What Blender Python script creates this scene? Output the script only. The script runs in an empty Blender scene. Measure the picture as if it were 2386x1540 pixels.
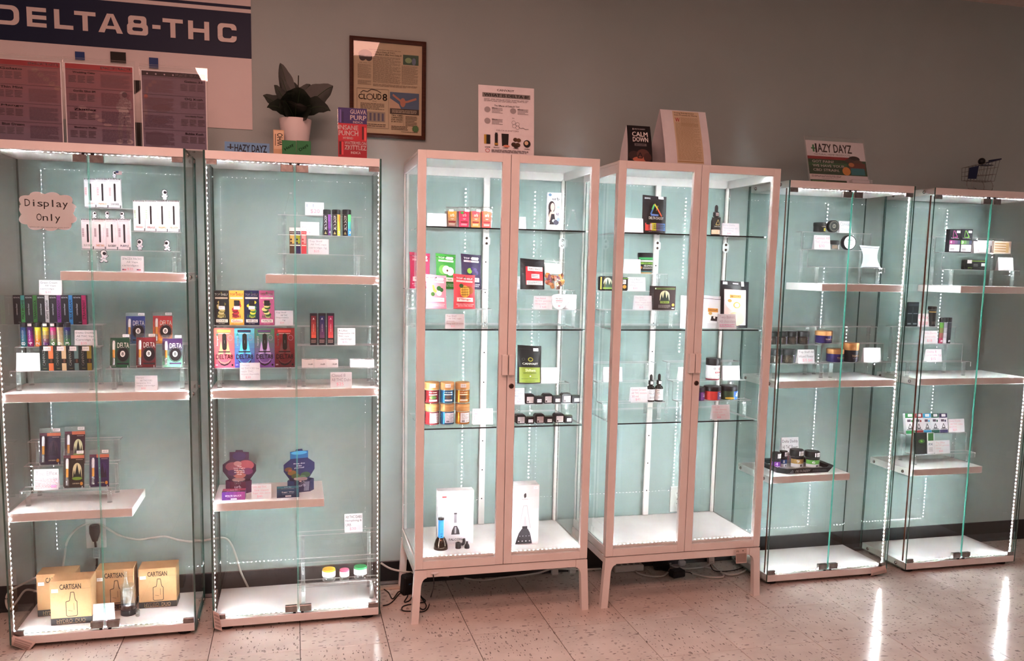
import bpy, bmesh, math, random
from mathutils import Vector, Matrix
random.seed(8)
WORLD_S, EXPO, LED_S = .34, 0.0, 820.0
PANELS = ((-1.14, .08, -1.50, -.89, 'long ceiling lamp panel nearest the cabinets', 12.0), (-1.06, -.03, -3.15, -2.54, 'long ceiling lamp panel above the middle of the aisle', 34.0), (1.3, 2.52, -3.15, -2.54, 'added unseen ceiling lamp panel lighting the right-hand cabinet fronts', 8.0))  # third panel is an added, unseen fill lamp for the right-hand fronts
S = bpy.context.scene
C = S.collection
# ---------------------------------------------------------------- camera
PW, PH = 2386.0, 1540.0
F, CX, CY = 1933.262, 1164.3355, 849.8738
YAW, PITCH, ROLL = 0.2449, -0.1156, 0.0197
CAM = Vector((-0.4311, -2.9703, 1.3348))
_f = Vector((math.sin(YAW)*math.cos(PITCH), math.cos(YAW)*math.cos(PITCH), math.sin(PITCH)))
_r0 = Vector((math.cos(YAW), -math.sin(YAW), 0)); _u0 = _r0.cross(_f)
_r = _r0*math.cos(ROLL) + _u0*math.sin(ROLL); _u = _u0*math.cos(ROLL) - _r0*math.sin(ROLL)
cd = bpy.data.cameras.new('camera'); cam = bpy.data.objects.new('camera', cd); C.objects.link(cam)
cd.sensor_fit = 'HORIZONTAL'; cd.sensor_width = 36.0; cd.lens = F*36.0/PW
cd.shift_x = (PW/2-CX)/PW; cd.shift_y = (CY-PH/2)/PW; cd.clip_start = .05
cam.matrix_world = Matrix(((_r.x, _u.x, -_f.x, CAM.x), (_r.y, _u.y, -_f.y, CAM.y), (_r.z, _u.z, -_f.z, CAM.z), (0, 0, 0, 1)))
S.camera = cam
# ---------------------------------------------------------------- world, exposure, sampling limits
wd = bpy.data.worlds.new('world'); S.world = wd; wd.use_nodes = True
wd.node_tree.nodes['Background'].inputs[0].default_value = (1.0, .62, .53, 1)
wd.node_tree.nodes['Background'].inputs[1].default_value = WORLD_S
S.view_settings.view_transform = 'Standard'; S.view_settings.look = 'None'
S.view_settings.gamma = 1.0; S.view_settings.use_curve_mapping = False; S.view_settings.exposure = EXPO
S.cycles.use_denoising = True; S.cycles.use_light_tree = False; S.cycles.use_adaptive_sampling = True; S.cycles.adaptive_threshold = .02
S.cycles.transparent_max_bounces = 40; S.cycles.max_bounces = 5; S.cycles.diffuse_bounces = 2; S.cycles.glossy_bounces = 3
S.cycles.transmission_bounces = 2; S.cycles.sample_clamp_indirect = 40.0
S.cycles.caustics_reflective = False; S.cycles.caustics_refractive = False

YO = 0.0   # set-back of the row being furnished
def at(px, py, Y):
    Y = Y+YO
    v = _f + _r*((px-CX)/F) - _u*((py-CY)/F)
    return CAM + v*((Y-CAM.y)/v.y)
# ---------------------------------------------------------------- materials
def lin(c):
    return tuple((x/255/12.92 if x/255 <= .04045 else ((x/255+.055)/1.055)**2.4) for x in c)
def hexc(h):
    h = h.lstrip('#'); return lin(tuple(int(h[i:i+2], 16) for i in (0, 2, 4)))
_mats = {}
def new_mat(name):
    m = bpy.data.materials.new(name); m.use_nodes = True
    return m, m.node_tree.nodes, m.node_tree.links, m.node_tree.nodes['Principled BSDF']
def col(h, rough=.5, metal=0.0, spec=.28):
    """printed ink, paper, paint: one colour, optional gloss"""
    k = (h, rough, metal, spec)
    if k not in _mats:
        m, n, l, b = new_mat('ink_'+h.lstrip('#'))
        b.inputs['Base Color'].default_value = hexc(h)+(1,)
        b.inputs['Roughness'].default_value = rough; b.inputs['Metallic'].default_value = metal
        b.inputs['Specular IOR Level'].default_value = spec
        _mats[k] = m
    return _mats[k]
def noisy(name, c1, c2, scale, rough=.6, bump=0.0, bscale=None, detail=4, metal=0.0, stretch=None, spec=.5):
    m, n, l, b = new_mat(name)
    tc = n.new('ShaderNodeTexCoord'); mp = n.new('ShaderNodeMapping'); l.new(tc.outputs['Object'], mp.inputs[0])
    if stretch: mp.inputs['Scale'].default_value = stretch
    t = n.new('ShaderNodeTexNoise'); t.inputs['Scale'].default_value = scale; t.inputs['Detail'].default_value = detail
    l.new(mp.outputs[0], t.inputs['Vector'])
    r = n.new('ShaderNodeValToRGB'); r.color_ramp.elements[0].position = .35; r.color_ramp.elements[1].position = .65
    r.color_ramp.elements[0].color = hexc(c1)+(1,); r.color_ramp.elements[1].color = hexc(c2)+(1,)
    l.new(t.outputs[0], r.inputs[0]); l.new(r.outputs[0], b.inputs['Base Color'])
    b.inputs['Roughness'].default_value = rough; b.inputs['Metallic'].default_value = metal; b.inputs['Specular IOR Level'].default_value = spec
    if bump:
        t2 = n.new('ShaderNodeTexNoise'); t2.inputs['Scale'].default_value = bscale or scale; t2.inputs['Detail'].default_value = 3
        l.new(mp.outputs[0], t2.inputs['Vector'])
        bp = n.new('ShaderNodeBump'); bp.inputs['Strength'].default_value = bump; bp.inputs['Distance'].default_value = .002
        l.new(t2.outputs[0], bp.inputs['Height']); l.new(bp.outputs[0], b.inputs['Normal'])
    return m
def pane_mat(name, tint, f0, gloss=0.0, haze=0.0, power=5.0, hazecol=(.9, .95, .95), trans=.5):
    """clear sheet: Schlick mix of straight transmission and mirror, plus optional faint surface haze"""
    m, n, l, b = new_mat(name); n.remove(b); out = n['Material Output']
    lw = n.new('ShaderNodeLayerWeight'); pw = n.new('ShaderNodeMath'); pw.operation = 'POWER'; pw.inputs[1].default_value = power
    ma = n.new('ShaderNodeMath'); ma.operation = 'MULTIPLY_ADD'; ma.inputs[1].default_value = 1-f0; ma.inputs[2].default_value = f0
    l.new(lw.outputs['Facing'], pw.inputs[0]); l.new(pw.outputs[0], ma.inputs[0])
    tr = n.new('ShaderNodeBsdfTransparent'); tr.inputs[0].default_value = tint+(1,)
    gl = n.new('ShaderNodeBsdfGlossy'); gl.inputs['Roughness'].default_value = gloss; gl.inputs[0].default_value = (1, 1, 1, 1)
    mx = n.new('ShaderNodeMixShader'); l.new(ma.outputs[0], mx.inputs[0]); 
    src = tr.outputs[0]
    if haze:
        df = n.new('ShaderNodeBsdfDiffuse'); df.inputs[0].default_value = hazecol+(1,)
        tl = n.new('ShaderNodeBsdfTranslucent'); tl.inputs[0].default_value = hazecol+(1,)
        ad = n.new('ShaderNodeMixShader'); ad.inputs[0].default_value = trans; l.new(df.outputs[0], ad.inputs[1]); l.new(tl.outputs[0], ad.inputs[2])
        hz = n.new('ShaderNodeMixShader'); hz.inputs[0].default_value = haze
        l.new(tr.outputs[0], hz.inputs[1]); l.new(ad.outputs[0], hz.inputs[2]); src = hz.outputs[0]
    l.new(src, mx.inputs[1]); l.new(gl.outputs[0], mx.inputs[2]); l.new(mx.outputs[0], out.inputs[0])
    return m
def emit_mat(name, c, s):
    m, n, l, b = new_mat(name)
    b.inputs['Base Color'].default_value = (.8, .8, .8, 1)
    b.inputs['Emission Color'].default_value = c+(1,); b.inputs['Emission Strength'].default_value = s
    return m
def floor_mat(name):
    m, n, l, b = new_mat(name)
    tc = n.new('ShaderNodeTexCoord'); oi = n.new('ShaderNodeObjectInfo')
    add = n.new('ShaderNodeVectorMath'); add.operation = 'ADD'; sc = n.new('ShaderNodeVectorMath'); sc.operation = 'SCALE'; sc.inputs['Scale'].default_value = 40
    l.new(oi.outputs['Random'], sc.inputs[0]); l.new(tc.outputs['Object'], add.inputs[0]); l.new(sc.outputs[0], add.inputs[1])
    base = n.new('ShaderNodeTexNoise'); base.inputs['Scale'].default_value = 9; base.inputs['Detail'].default_value = 5; l.new(add.outputs[0], base.inputs['Vector'])
    br = n.new('ShaderNodeValToRGB'); br.color_ramp.elements[0].position = .3; br.color_ramp.elements[1].position = .75
    br.color_ramp.elements[0].color = hexc('#c9bdb4')+(1,); br.color_ramp.elements[1].color = hexc('#ddd3ca')+(1,)
    l.new(base.outputs[0], br.inputs[0])
    last = br.outputs[0]
    for (sx, sy, thr, c, sd) in ((27, 72, .17, '#6b635e', 0), (48, 120, .19, '#8a817a', 3.3), (12, 30, .12, '#948b84', 7.1)):
        mp = n.new('ShaderNodeMapping'); mp.inputs['Scale'].default_value = (sx, sy, 1); mp.inputs['Location'].default_value = (sd, sd*.7, 0); l.new(add.outputs[0], mp.inputs[0])
        wn = n.new('ShaderNodeTexNoise'); wn.inputs['Scale'].default_value = .8; l.new(mp.outputs[0], wn.inputs['Vector'])
        wa = n.new('ShaderNodeVectorMath'); wa.operation = 'ADD'; l.new(mp.outputs[0], wa.inputs[0]); l.new(wn.outputs['Color'], wa.inputs[1])
        vo = n.new('ShaderNodeTexVoronoi'); vo.inputs['Scale'].default_value = 1.0; vo.voronoi_dimensions = '2D'; l.new(wa.outputs[0], vo.inputs['Vector'])
        lt = n.new('ShaderNodeMath'); lt.operation = 'LESS_THAN'; lt.inputs[1].default_value = thr; l.new(vo.outputs['Distance'], lt.inputs[0])
        sp = n.new('ShaderNodeSeparateColor'); l.new(vo.outputs['Color'], sp.inputs[0])
        gt = n.new('ShaderNodeMath'); gt.operation = 'GREATER_THAN'; gt.inputs[1].default_value = .80; l.new(sp.outputs[0], gt.inputs[0])
        mu = n.new('ShaderNodeMath'); mu.operation = 'MULTIPLY'; l.new(lt.outputs[0], mu.inputs[0]); l.new(gt.outputs[0], mu.inputs[1])
        mu2 = n.new('ShaderNodeMath'); mu2.operation = 'MULTIPLY'; mu2.inputs[1].default_value = .85; l.new(mu.outputs[0], mu2.inputs[0])
        mx = n.new('ShaderNodeMix'); mx.data_type = 'RGBA'; l.new(mu2.outputs[0], mx.inputs['Factor']); l.new(last, mx.inputs['A']); mx.inputs['B'].default_value = hexc(c)+(1,)
        last = mx.outputs['Result']
    l.new(last, b.inputs['Base Color'])
    rn = n.new('ShaderNodeTexNoise'); rn.inputs['Scale'].default_value = 14; l.new(add.outputs[0], rn.inputs['Vector'])
    rr = n.new('ShaderNodeMapRange'); rr.inputs['To Min'].default_value = .10; rr.inputs['To Max'].default_value = .22; l.new(rn.outputs[0], rr.inputs[0]); l.new(rr.outputs[0], b.inputs['Roughness'])
    bn = n.new('ShaderNodeTexNoise'); bn.inputs['Scale'].default_value = 22; l.new(add.outputs[0], bn.inputs['Vector'])
    bp = n.new('ShaderNodeBump'); bp.inputs['Strength'].default_value = .06; bp.inputs['Distance'].default_value = .003; l.new(bn.outputs[0], bp.inputs['Height']); l.new(bp.outputs[0], b.inputs['Normal'])
    return m
M = {
 'wall': noisy('wall_paint', '#a3b3b1', '#a8b7b5', 3, .75, .12, 180),
 'ceiling': noisy('ceiling_panel', '#cfc8c0', '#d8d2ca', 40, .9, .4, 120),
 'vinyl': noisy('black_vinyl_base', '#121214', '#18181a', 20, .35),
 'floor': floor_mat('speckled_vinyl_tile'), 'joint': col('#3b332e', .9),
 'lacquer': noisy('white_lacquer_board', '#e8e4e2', '#eeebe9', 6, .38),
 'steel': noisy('white_painted_steel', '#e6e0dc', '#ece7e3', 8, .42),
 'glass': pane_mat('clear_pane', (.94, .975, .965), .046),
 'gedge': pane_mat('pane_edge', (.02, .16, .13), .10, .05, .35, 3.0, (.03, .22, .17)),
 'gedge_lit': pane_mat('lit_door_pane_edge', (.25, .75, .65), .10, .1, .75, 3.0, (.22, .80, .66)),  # brighter copy of the pane edge: guided diode light put into the colour
 'shelfedge': col('#0d1a18', .15),
 'acrylic': pane_mat('clear_acrylic', (.98, .99, .99), .06, 0.0, .02),
 'aedge': pane_mat('acrylic_edge', (.9, .96, .96), .16, .08, .7, 3.0, (.95, .98, .98)),
 'apost': pane_mat('acrylic_post', (.92, .95, .95), .10, .02, .10, 1.8),
 'film': pane_mat('clear_plastic_film', (.97, .975, .975), .06, .06, .05, 4.0),
 'bottleglass': pane_mat('bottle_glass', (.93, .95, .96), .08, .0, .02, 2.2),
 'chrome': noisy('brushed_nickel', '#8d8784', '#a39d99', 60, .28, metal=1.0),
 'bolt': col('#9a9a98', .18, 1.0), 'black': col('#141416', .4), 'rubber': col('#1b1a1c', .7), 'white': col('#eeeef0', .55),
 'kraft': noisy('kraft_board', '#b98d62', '#c59a6e', 9, .8, .1, 200), 'wood': noisy('bamboo_lid', '#b57c44', '#cf9a5e', 18, .5, stretch=(1, 1, 9)),
 'tape': col('#e4e2de', .5), 'tapeback': col('#6a3f2c', .6), 'led': emit_mat('cool_white_diode', (.92, .965, 1.0), LED_S), 'led_dim': emit_mat('cool_white_diode_dim', (.92, .965, 1.0), LED_S*.26), 'led_mid': emit_mat('cool_white_diode_mid', (.92, .965, 1.0), LED_S*.8),
 'paper': noisy('white_card_paper', '#dcdade', '#e2e0e3', 30, .8), 'newsprint': noisy('newsprint', '#c9b698', '#d2c0a2', 12, .85),
 'walnut': noisy('dark_brown_moulding', '#3a1d10', '#4c2818', 30, .4, stretch=(1, 1, 8)), 'cable_w': col('#d8d6d0', .55), 'cable_k': col('#131314', .5),
 'thinpaper': pane_mat('thin_lit_paper', (.001, .001, .001), 0.0, 1.0, 1.0, 5.0, (.95, .95, .97), .3), 'silver': col('#d6d6d8', .22, 1.0),
}
# ---------------------------------------------------------------- mesh builder
class MB:
    def __init__(s): s.v = []; s.f = []; s.m = []; s.mats = []
    def mi(s, mat):
        if mat not in s.mats: s.mats.append(mat)
        return s.mats.index(mat)
    def face(s, pts, mat):
        k = len(s.v); s.v += [tuple(p) for p in pts]; s.f.append(tuple(range(k, k+len(pts)))); s.m.append(s.mi(mat))
    def idx(s, verts, faces, mat):
        k = len(s.v); s.v += [tuple(p) for p in verts]; i = s.mi(mat)
        for f in faces: s.f.append(tuple(a+k for a in f)); s.m.append(i)
    def box(s, x0, x1, y0, y1, z0, z1, mat, edge=None, thin=None):
        vs = [(x0, y0, z0), (x1, y0, z0), (x1, y1, z0), (x0, y1, z0), (x0, y0, z1), (x1, y0, z1), (x1, y1, z1), (x0, y1, z1)]
        fs = {'b': (0, 3, 2, 1), 't': (4, 5, 6, 7), 'f': (0, 1, 5, 4), 'r': (1, 2, 6, 5), 'k': (2, 3, 7, 6), 'l': (3, 0, 4, 7)}
        big = {'x': 'lr', 'y': 'fk', 'z': 'bt'}.get(thin, '')
        k = len(s.v); s.v += vs
        for q, f in fs.items():
            if thin and q == 'rkt'['xyz'.index(thin)]: continue
            s.f.append(tuple(a+k for a in f)); s.m.append(s.mi(mat if (edge is None or q in big) else edge))
        return s
    def cbox(s, x0, x1, y0, y1, z0, z1, mat, c=.0015):
        """box with chamfered edges"""
        c = min(c, (x1-x0)*.3, (y1-y0)*.3, (z1-z0)*.3)
        bm = bmesh.new(); bmesh.ops.create_cube(bm, size=1)
        for v in bm.verts: v.co = Vector(((x0+x1)/2+v.co.x*(x1-x0), (y0+y1)/2+v.co.y*(y1-y0), (z0+z1)/2+v.co.z*(z1-z0)))
        bmesh.ops.bevel(bm, geom=bm.edges[:], offset=c, segments=1, affect='EDGES')
        bm.verts.index_update(); s.idx([v.co[:] for v in bm.verts], [[v.index for v in f.verts] for f in bm.faces], mat); bm.free()
        return s
    def prism(s, pts, y0, y1, mat, edge=None):
        """outline in x,z given anticlockwise seen from the front, thickness y0..y1"""
        n = len(pts); edge = edge or mat
        s.face([(x, y0, z) for x, z in pts], mat); s.face([(x, y1, z) for x, z in reversed(pts)], mat)
        for i in range(n):
            a, b = pts[i], pts[(i+1) % n]
            s.face([(a[0], y0, a[1]), (a[0], y1, a[1]), (b[0], y1, b[1]), (b[0], y0, b[1])], edge)
        return s
    def lathe(s, prof, mat, n=20, cx=0, cy=0, cap0=True, cap1=True):
        """prof: (r, z[, mat]) list from bottom to top"""
        rings = []
        for p in prof:
            k = len(s.v)
            s.v += [(cx+p[0]*math.cos(2*math.pi*i/n), cy+p[0]*math.sin(2*math.pi*i/n), p[1]) for i in range(n)]; rings.append(k)
        for j in range(len(prof)-1):
            mm = prof[j][2] if len(prof[j]) > 2 else mat
            for i in range(n):
                i2 = (i+1) % n; s.f.append((rings[j]+i, rings[j]+i2, rings[j+1]+i2, rings[j+1]+i)); s.m.append(s.mi(mm))
        if cap0: s.f.append(tuple(rings[0]+i for i in reversed(range(n)))); s.m.append(s.mi(prof[0][2] if len(prof[0]) > 2 else mat))
        if cap1: s.f.append(tuple(rings[-1]+i for i in range(n))); s.m.append(s.mi(prof[-2][2] if len(prof[-2]) > 2 else mat))
        return s
    def tube(s, path, r, mat, n=8):
        P = [Vector(p) for p in path]; rings = []
        for i, p in enumerate(P):
            t = (P[min(i+1, len(P)-1)]-P[max(i-1, 0)]).normalized()
            a = t.cross(Vector((0, 0, 1)))
            if a.length < .2: a = t.cross(Vector((1, 0, 0)))
            a.normalize(); b = t.cross(a); k = len(s.v); rings.append(k)
            rr = r[i] if isinstance(r, (list, tuple)) else r
            s.v += [tuple(p+a*(rr*math.cos(2*math.pi*j/n))+b*(rr*math.sin(2*math.pi*j/n))) for j in range(n)]
        for i in range(len(P)-1):
            for j in range(n):
                j2 = (j+1) % n; s.f.append((rings[i]+j, rings[i]+j2, rings[i+1]+j2, rings[i+1]+j)); s.m.append(s.mi(mat))
        s.f.append(tuple(rings[0]+j for j in range(n))); s.m.append(s.mi(mat)); s.f.append(tuple(rings[-1]+j for j in reversed(range(n)))); s.m.append(s.mi(mat))
        return s
    def grid(s, fn, nu, nv, mat):
        k = len(s.v); s.v += [tuple(fn(i/nu, j/nv)) for j in range(nv+1) for i in range(nu+1)]; m = s.mi(mat)
        for j in range(nv):
            for i in range(nu):
                a = k+j*(nu+1)+i; s.f.append((a, a+1, a+nu+2, a+nu+1)); s.m.append(m)
        return s
    def xf(s, mtx):
        s.v = [tuple(mtx @ Vector(p)) for p in s.v]; return s
    def build(s, name, parent=None, loc=None, rz=0, rx=0, smooth=False):
        me = bpy.data.meshes.new(name); me.from_pydata(s.v, [], s.f)
        for m in s.mats: me.materials.append(m)
        me.polygons.foreach_set('material_index', s.m)
        if smooth:
            me.polygons.foreach_set('use_smooth', [len(f) <= 4 for f in s.f])
            try: me.set_sharp_from_angle(angle=.7)
            except Exception: pass
        me.update()
        return link(me, name, parent, loc, rz, rx)
def link(me, name, parent=None, loc=None, rz=0, rx=0):
    o = bpy.data.objects.new(name, me); C.objects.link(o); o.parent = parent
    if loc is not None: o.location = loc
    o.rotation_euler = (rx, 0, rz)
    return o
def tag(o, label=None, cat=None, group=None, kind=None):
    if label: o['label'] = label
    if cat: o['category'] = cat
    if group: o['group'] = group
    if kind: o['kind'] = kind
    return o
def thing(name, label, cat, loc, group=None, rz=0, rx=0):
    o = bpy.data.objects.new(name, None); o.empty_display_size = .02; C.objects.link(o)
    o.location = (loc[0], loc[1]+YO, loc[2]); o.rotation_euler = (rx, 0, rz)
    return tag(o, label, cat, group)
def spline(pts, k=6):
    P = [Vector(p) for p in pts]; out = []
    for i in range(len(P)-1):
        a, b, c, d = P[max(i-1, 0)], P[i], P[i+1], P[min(i+2, len(P)-1)]
        for j in range(k):
            t = j/k; out.append(.5*((2*b)+(c-a)*t+(2*a-5*b+4*c-d)*t*t+(3*b-a-3*c+d)*t**3))
    return out+[P[-1]]
# ---------------------------------------------------------------- the room
YW = .42; ZC = 2.612
X0, X1, Y0 = -3.4, 4.8, -6.0
T = .3048; OX, OY = -.7227, -.1333
TX0, TX1 = OX-5*T, OX+13*T; TY0, TY1 = OY-6*T, OY+2*T
fl = MB()
fl.box(TX0, TX1, TY0, TY1, -.06, -.0032, M['joint'])
for a in ((X0, TX0, Y0, YW+.05), (TX1, X1, Y0, YW+.05), (TX0, TX1, Y0, TY0)): fl.box(*a, -.06, 0, M['floor'])
fl.box(TX0, TX1, TY1, YW+.05, -.06, 0, M['floor'])
floor = tag(fl.build('floor'), 'speckled beige vinyl tile floor with thin dark joints', None, None, 'structure')
g = .0011
tmesh = None
for m_ in range(8):
    for k_ in range(18):
        if tmesh is None:
            o = MB().cbox(-T/2+g, T/2-g, -T/2+g, T/2-g, -.0032, 0, M['floor'], .0007).build('tile', floor); tmesh = o.data
        else: o = link(tmesh, 'tile', floor)
        o.location = (TX0+(k_+.5)*T, TY0+(m_+.5)*T, 0); o.rotation_euler.z = (math.pi/2)*((k_+m_) % 2) + math.pi*(random.random() < .5)
tag(MB().box(X0, X1, YW, YW+.05, 0, ZC, M['wall']).build('wall_back'), 'grey painted wall behind the display cabinets', None, None, 'structure')
tag(MB().box(X0-.05, X0, Y0, YW+.05, 0, ZC, M['wall']).build('wall_left'), None, None, None, 'structure')
tag(MB().box(X1, X1+.05, Y0, YW+.05, 0, ZC, M['wall']).build('wall_right'), None, None, None, 'structure')
tag(MB().box(X0, X1, Y0, YW+.05, ZC, ZC+.06, M['ceiling']).build('ceiling'), 'off-white ceiling seen in the top right corner', None, None, 'structure')
bb = MB()
bb.prism([(0, 0), (.0001, 0), (.0001, 0)], 0, 0, M['vinyl']) if False else None
prof = [(YW-.012, 0), (YW-.012, .003), (YW-.004, .014), (YW-.003, .097), (YW-.0012, .1005), (YW, .1005)]
for a, b in zip(prof, prof[1:]): bb.face([(X0, a[0], a[1]), (X1, a[0], a[1]), (X1, b[0], b[1]), (X0, b[0], b[1])], M['vinyl'])
tag(bb.build('baseboard_back'), 'black vinyl baseboard along the foot of the wall', None, None, 'structure')
# ceiling lamps over the aisle, the right-hand one added as fill: recessed troffers with a tinted diffuser
def troffer(x0, x1, y0, y1, label, strength):
    pm = emit_mat('lamp_diffuser', (1.0, .50, .405), strength)
    t = thing('ceiling_light', label, 'ceiling light', ((x0+x1)/2, (y0+y1)/2, ZC-.012), 'ceiling lamps over the aisle')
    w, d = (x1-x0)/2, (y1-y0)/2
    fr = MB()
    for a in ((-w, w, -d, -d+.02), (-w, w, d-.02, d), (-w, -w+.02, -d+.02, d-.02), (w-.02, w, -d+.02, d-.02)): fr.box(*a, -.004, .012, M['white'])
    fr.build('frame', t)
    MB().box(-w+.02, w-.02, -d+.02, d-.02, .002, .008, pm).build('diffuser', t)
for a in PANELS: troffer(*a)
# ---------------------------------------------------------------- LED tape: backing strip + a row of diodes
def led_tape(parent, p0, p1, nrm, name='led_strip', mat='led'):
    """tape of diodes from p0 to p1 (local), diodes facing nrm"""
    p0, p1, nrm = Vector(p0), Vector(p1), Vector(nrm); d = (p1-p0); L = d.length; d.normalize(); w = d.cross(nrm)
    tp = MB()
    a, b = p0+w*.005, p1+w*.005; a2, b2 = p0-w*.005, p1-w*.005; e = nrm*.0008
    tp.idx([a, b, b2, a2, a+e, b+e, b2+e, a2+e], [(4, 7, 6, 5), (0, 4, 5, 1), (1, 5, 6, 2), (2, 6, 7, 3), (3, 7, 4, 0)], M['tape'])
    tp.idx([a, b, b2, a2], [(0, 1, 2, 3)], M['tapeback'])
    o = tp.build(name, parent)
    ld = MB(); n = int(L/.0172)
    for i in range(n):
        c = p0+d*((i+.5)*L/n)+e; h = .0026
        q = [c+d*(h*sx)+w*(h*sy) for sx, sy in ((-1, -1), (1, -1), (1, 1), (-1, 1))]
        t_ = nrm*.0016; q2 = [x+(c-x)*.12+t_ for x in q]
        ld.idx(q2, [(0, 1, 2, 3)], M[mat])
        ld.idx(q+q2, [(0, 1, 5, 4), (1, 2, 6, 5), (2, 3, 7, 6), (3, 0, 4, 7)], M['tape'])
    tag(ld.build('diodes', o), kind='stuff')
    return o
# ---------------------------------------------------------------- frameless glass display cases
CW, CZB, CZT, CD = 0.6044, 0.0181, 1.7148, .310
_bolt = None
def bolt(parent, x, y, z, sgn):
    global _bolt
    if _bolt is None:
        o = MB().lathe([(.0075, 0), (.0075, .0018), (.0055, .0045), (.002, .006)], M['bolt'], 10).build('bolt', parent, smooth=True); _bolt = o.data
    else: o = link(_bolt, 'bolt', parent)
    o.location = (x, y, z); o.rotation_euler = (0, sgn*math.pi/2, 0)
SZ = (1.2972, 0.8858, 0.4744)
BASE_Z = 0.0467
def case(x0, y0, label):
    t = thing('glass_display_case', label, 'display case', (x0, y0, 0), 'frameless glass display cases')
    G, E = M['glass'], M['gedge']
    for nm, x in (('side_pane', 0), ('side_pane', CW-.006)):
        MB().box(x, x+.006, 0, CD, CZB, CZT, G, E, 'x').build(nm, t)
    MB().box(.007, CW-.007, CD-.006, CD, CZB+.001, CZT, G, E, 'y').build('back_pane', t)
    bs = MB().cbox(.0065, CW-.0065, 0, CD-.008, CZB, BASE_Z, M['lacquer'], .001).build('base_board', t)
    MB().cbox(.0065, CW-.0065, 0, CD-.008, CZT-.0286, CZT, M['lacquer'], .001).build('top_board', t)
    for x in (.045, CW-.045):
        for y in (.04, CD-.05): MB().lathe([(.022, 0), (.024, .003), (.02, CZB)], M['rubber'], 14).build('foot', t, (x, y, 0))
    shelves = {}
    for k, (xa, xb) in enumerate(((.199, CW-.0065), (.0065, CW-.0065), (.0065, .399))):
        sh = MB().cbox(xa, xb, 0.025, .288, SZ[k]-.0306, SZ[k], M['lacquer'], .001).build('shelf', t)
        for y in (.060, .252):
            if xa < .1: bolt(t, -.0001, y, SZ[k]-.015, -1)
            if xb > .5: bolt(t, CW+.0001, y, SZ[k]-.015, 1)
    for z in (CZB+.014, CZT-.014):
        for y in (.060, .252): bolt(t, -.0001, y, z, -1); bolt(t, CW+.0001, y, z, 1)
    # doors: two inset panes with pivot clips and a pair of catch plates in the middle
    for s_ in (0, 1):
        xa, xb = (.0085, CW/2-.0012) if s_ == 0 else (CW/2+.0012, CW-.0085)
        d = thing('door', None, None, (0, 0, 0)); d.parent = t
        pn = MB(); pn.box(xa, xb, .004, .0088, BASE_Z+.008, CZT-.036, G, E, 'y')
        inner = 3 if s_ == 0 else 5
        pn.m[3 if s_ == 0 else 4] = pn.mi(M['gedge_lit'])
        xe = (xb-.0014, xb) if s_ == 0 else (xa, xa+.0014)
        pn.box(xe[0], xe[1], .0028, .0040, BASE_Z+.008, CZT-.036, M['gedge_lit'])  # thin strip added to carry the painted bright line of the door edge
        pn.build('door_pane', d)
        for zz, up in ((BASE_Z+.001, 1), (CZT-.029, -1)):
            a, b = sorted((zz, zz+up*.018)); xc = (xa, xa+.036) if s_ == 0 else (xb-.036, xb)
            MB().cbox(xc[0], xc[1], .001, .0125, a, b, M['chrome'], .001).build('pivot_clip', d)
            a, b = sorted((zz+up*.007, zz+up*.031)); xc = (xb-.046, xb-.004) if s_ == 0 else (xa+.004, xa+.046)
            MB().cbox(xc[0], xc[1], -.0012, .0145, a, b, M['chrome'], .001).build('catch_plate', d)
            MB().box(xc[0]+.028 if s_ == 0 else xc[0]+.004, xc[1]-.004 if s_ == 0 else xc[1]-.028, .002, .011, *sorted((zz, zz+up*.007)), M['black']).build('magnet', d)
    led_tape(t, (.0062, .026, BASE_Z+.004), (.0062, .026, CZT-.03), (1, 0, 0))
    led_tape(t, (CW-.0062, .026, CZT-.03), (CW-.0062, .026, BASE_Z+.004), (-1, 0, 0))
    led_tape(t, (.012, .022, BASE_Z+.0002), (CW-.012, .022, BASE_Z+.0002), (0, 0, 1))
    led_tape(t, (.012, .022, CZT-.0288), (CW-.012, .022, CZT-.0288), (0, 0, -1))
    return t
CX1, CX2, CX5, CX6 = -1.3843, -0.7248, 1.5294, 2.2385
YCASE = .062
case(CX1, .0612, 'leftmost glass display case, with the cloud-shaped paper sign on its door')
case(CX2, .0718, 'glass display case standing under the potted plant')
case(CX5, .0820, 'glass display case carrying a slanted acrylic sign on its top')
case(CX6, .0930, 'rightmost glass display case, with a miniature shopping cart on its top')
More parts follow.
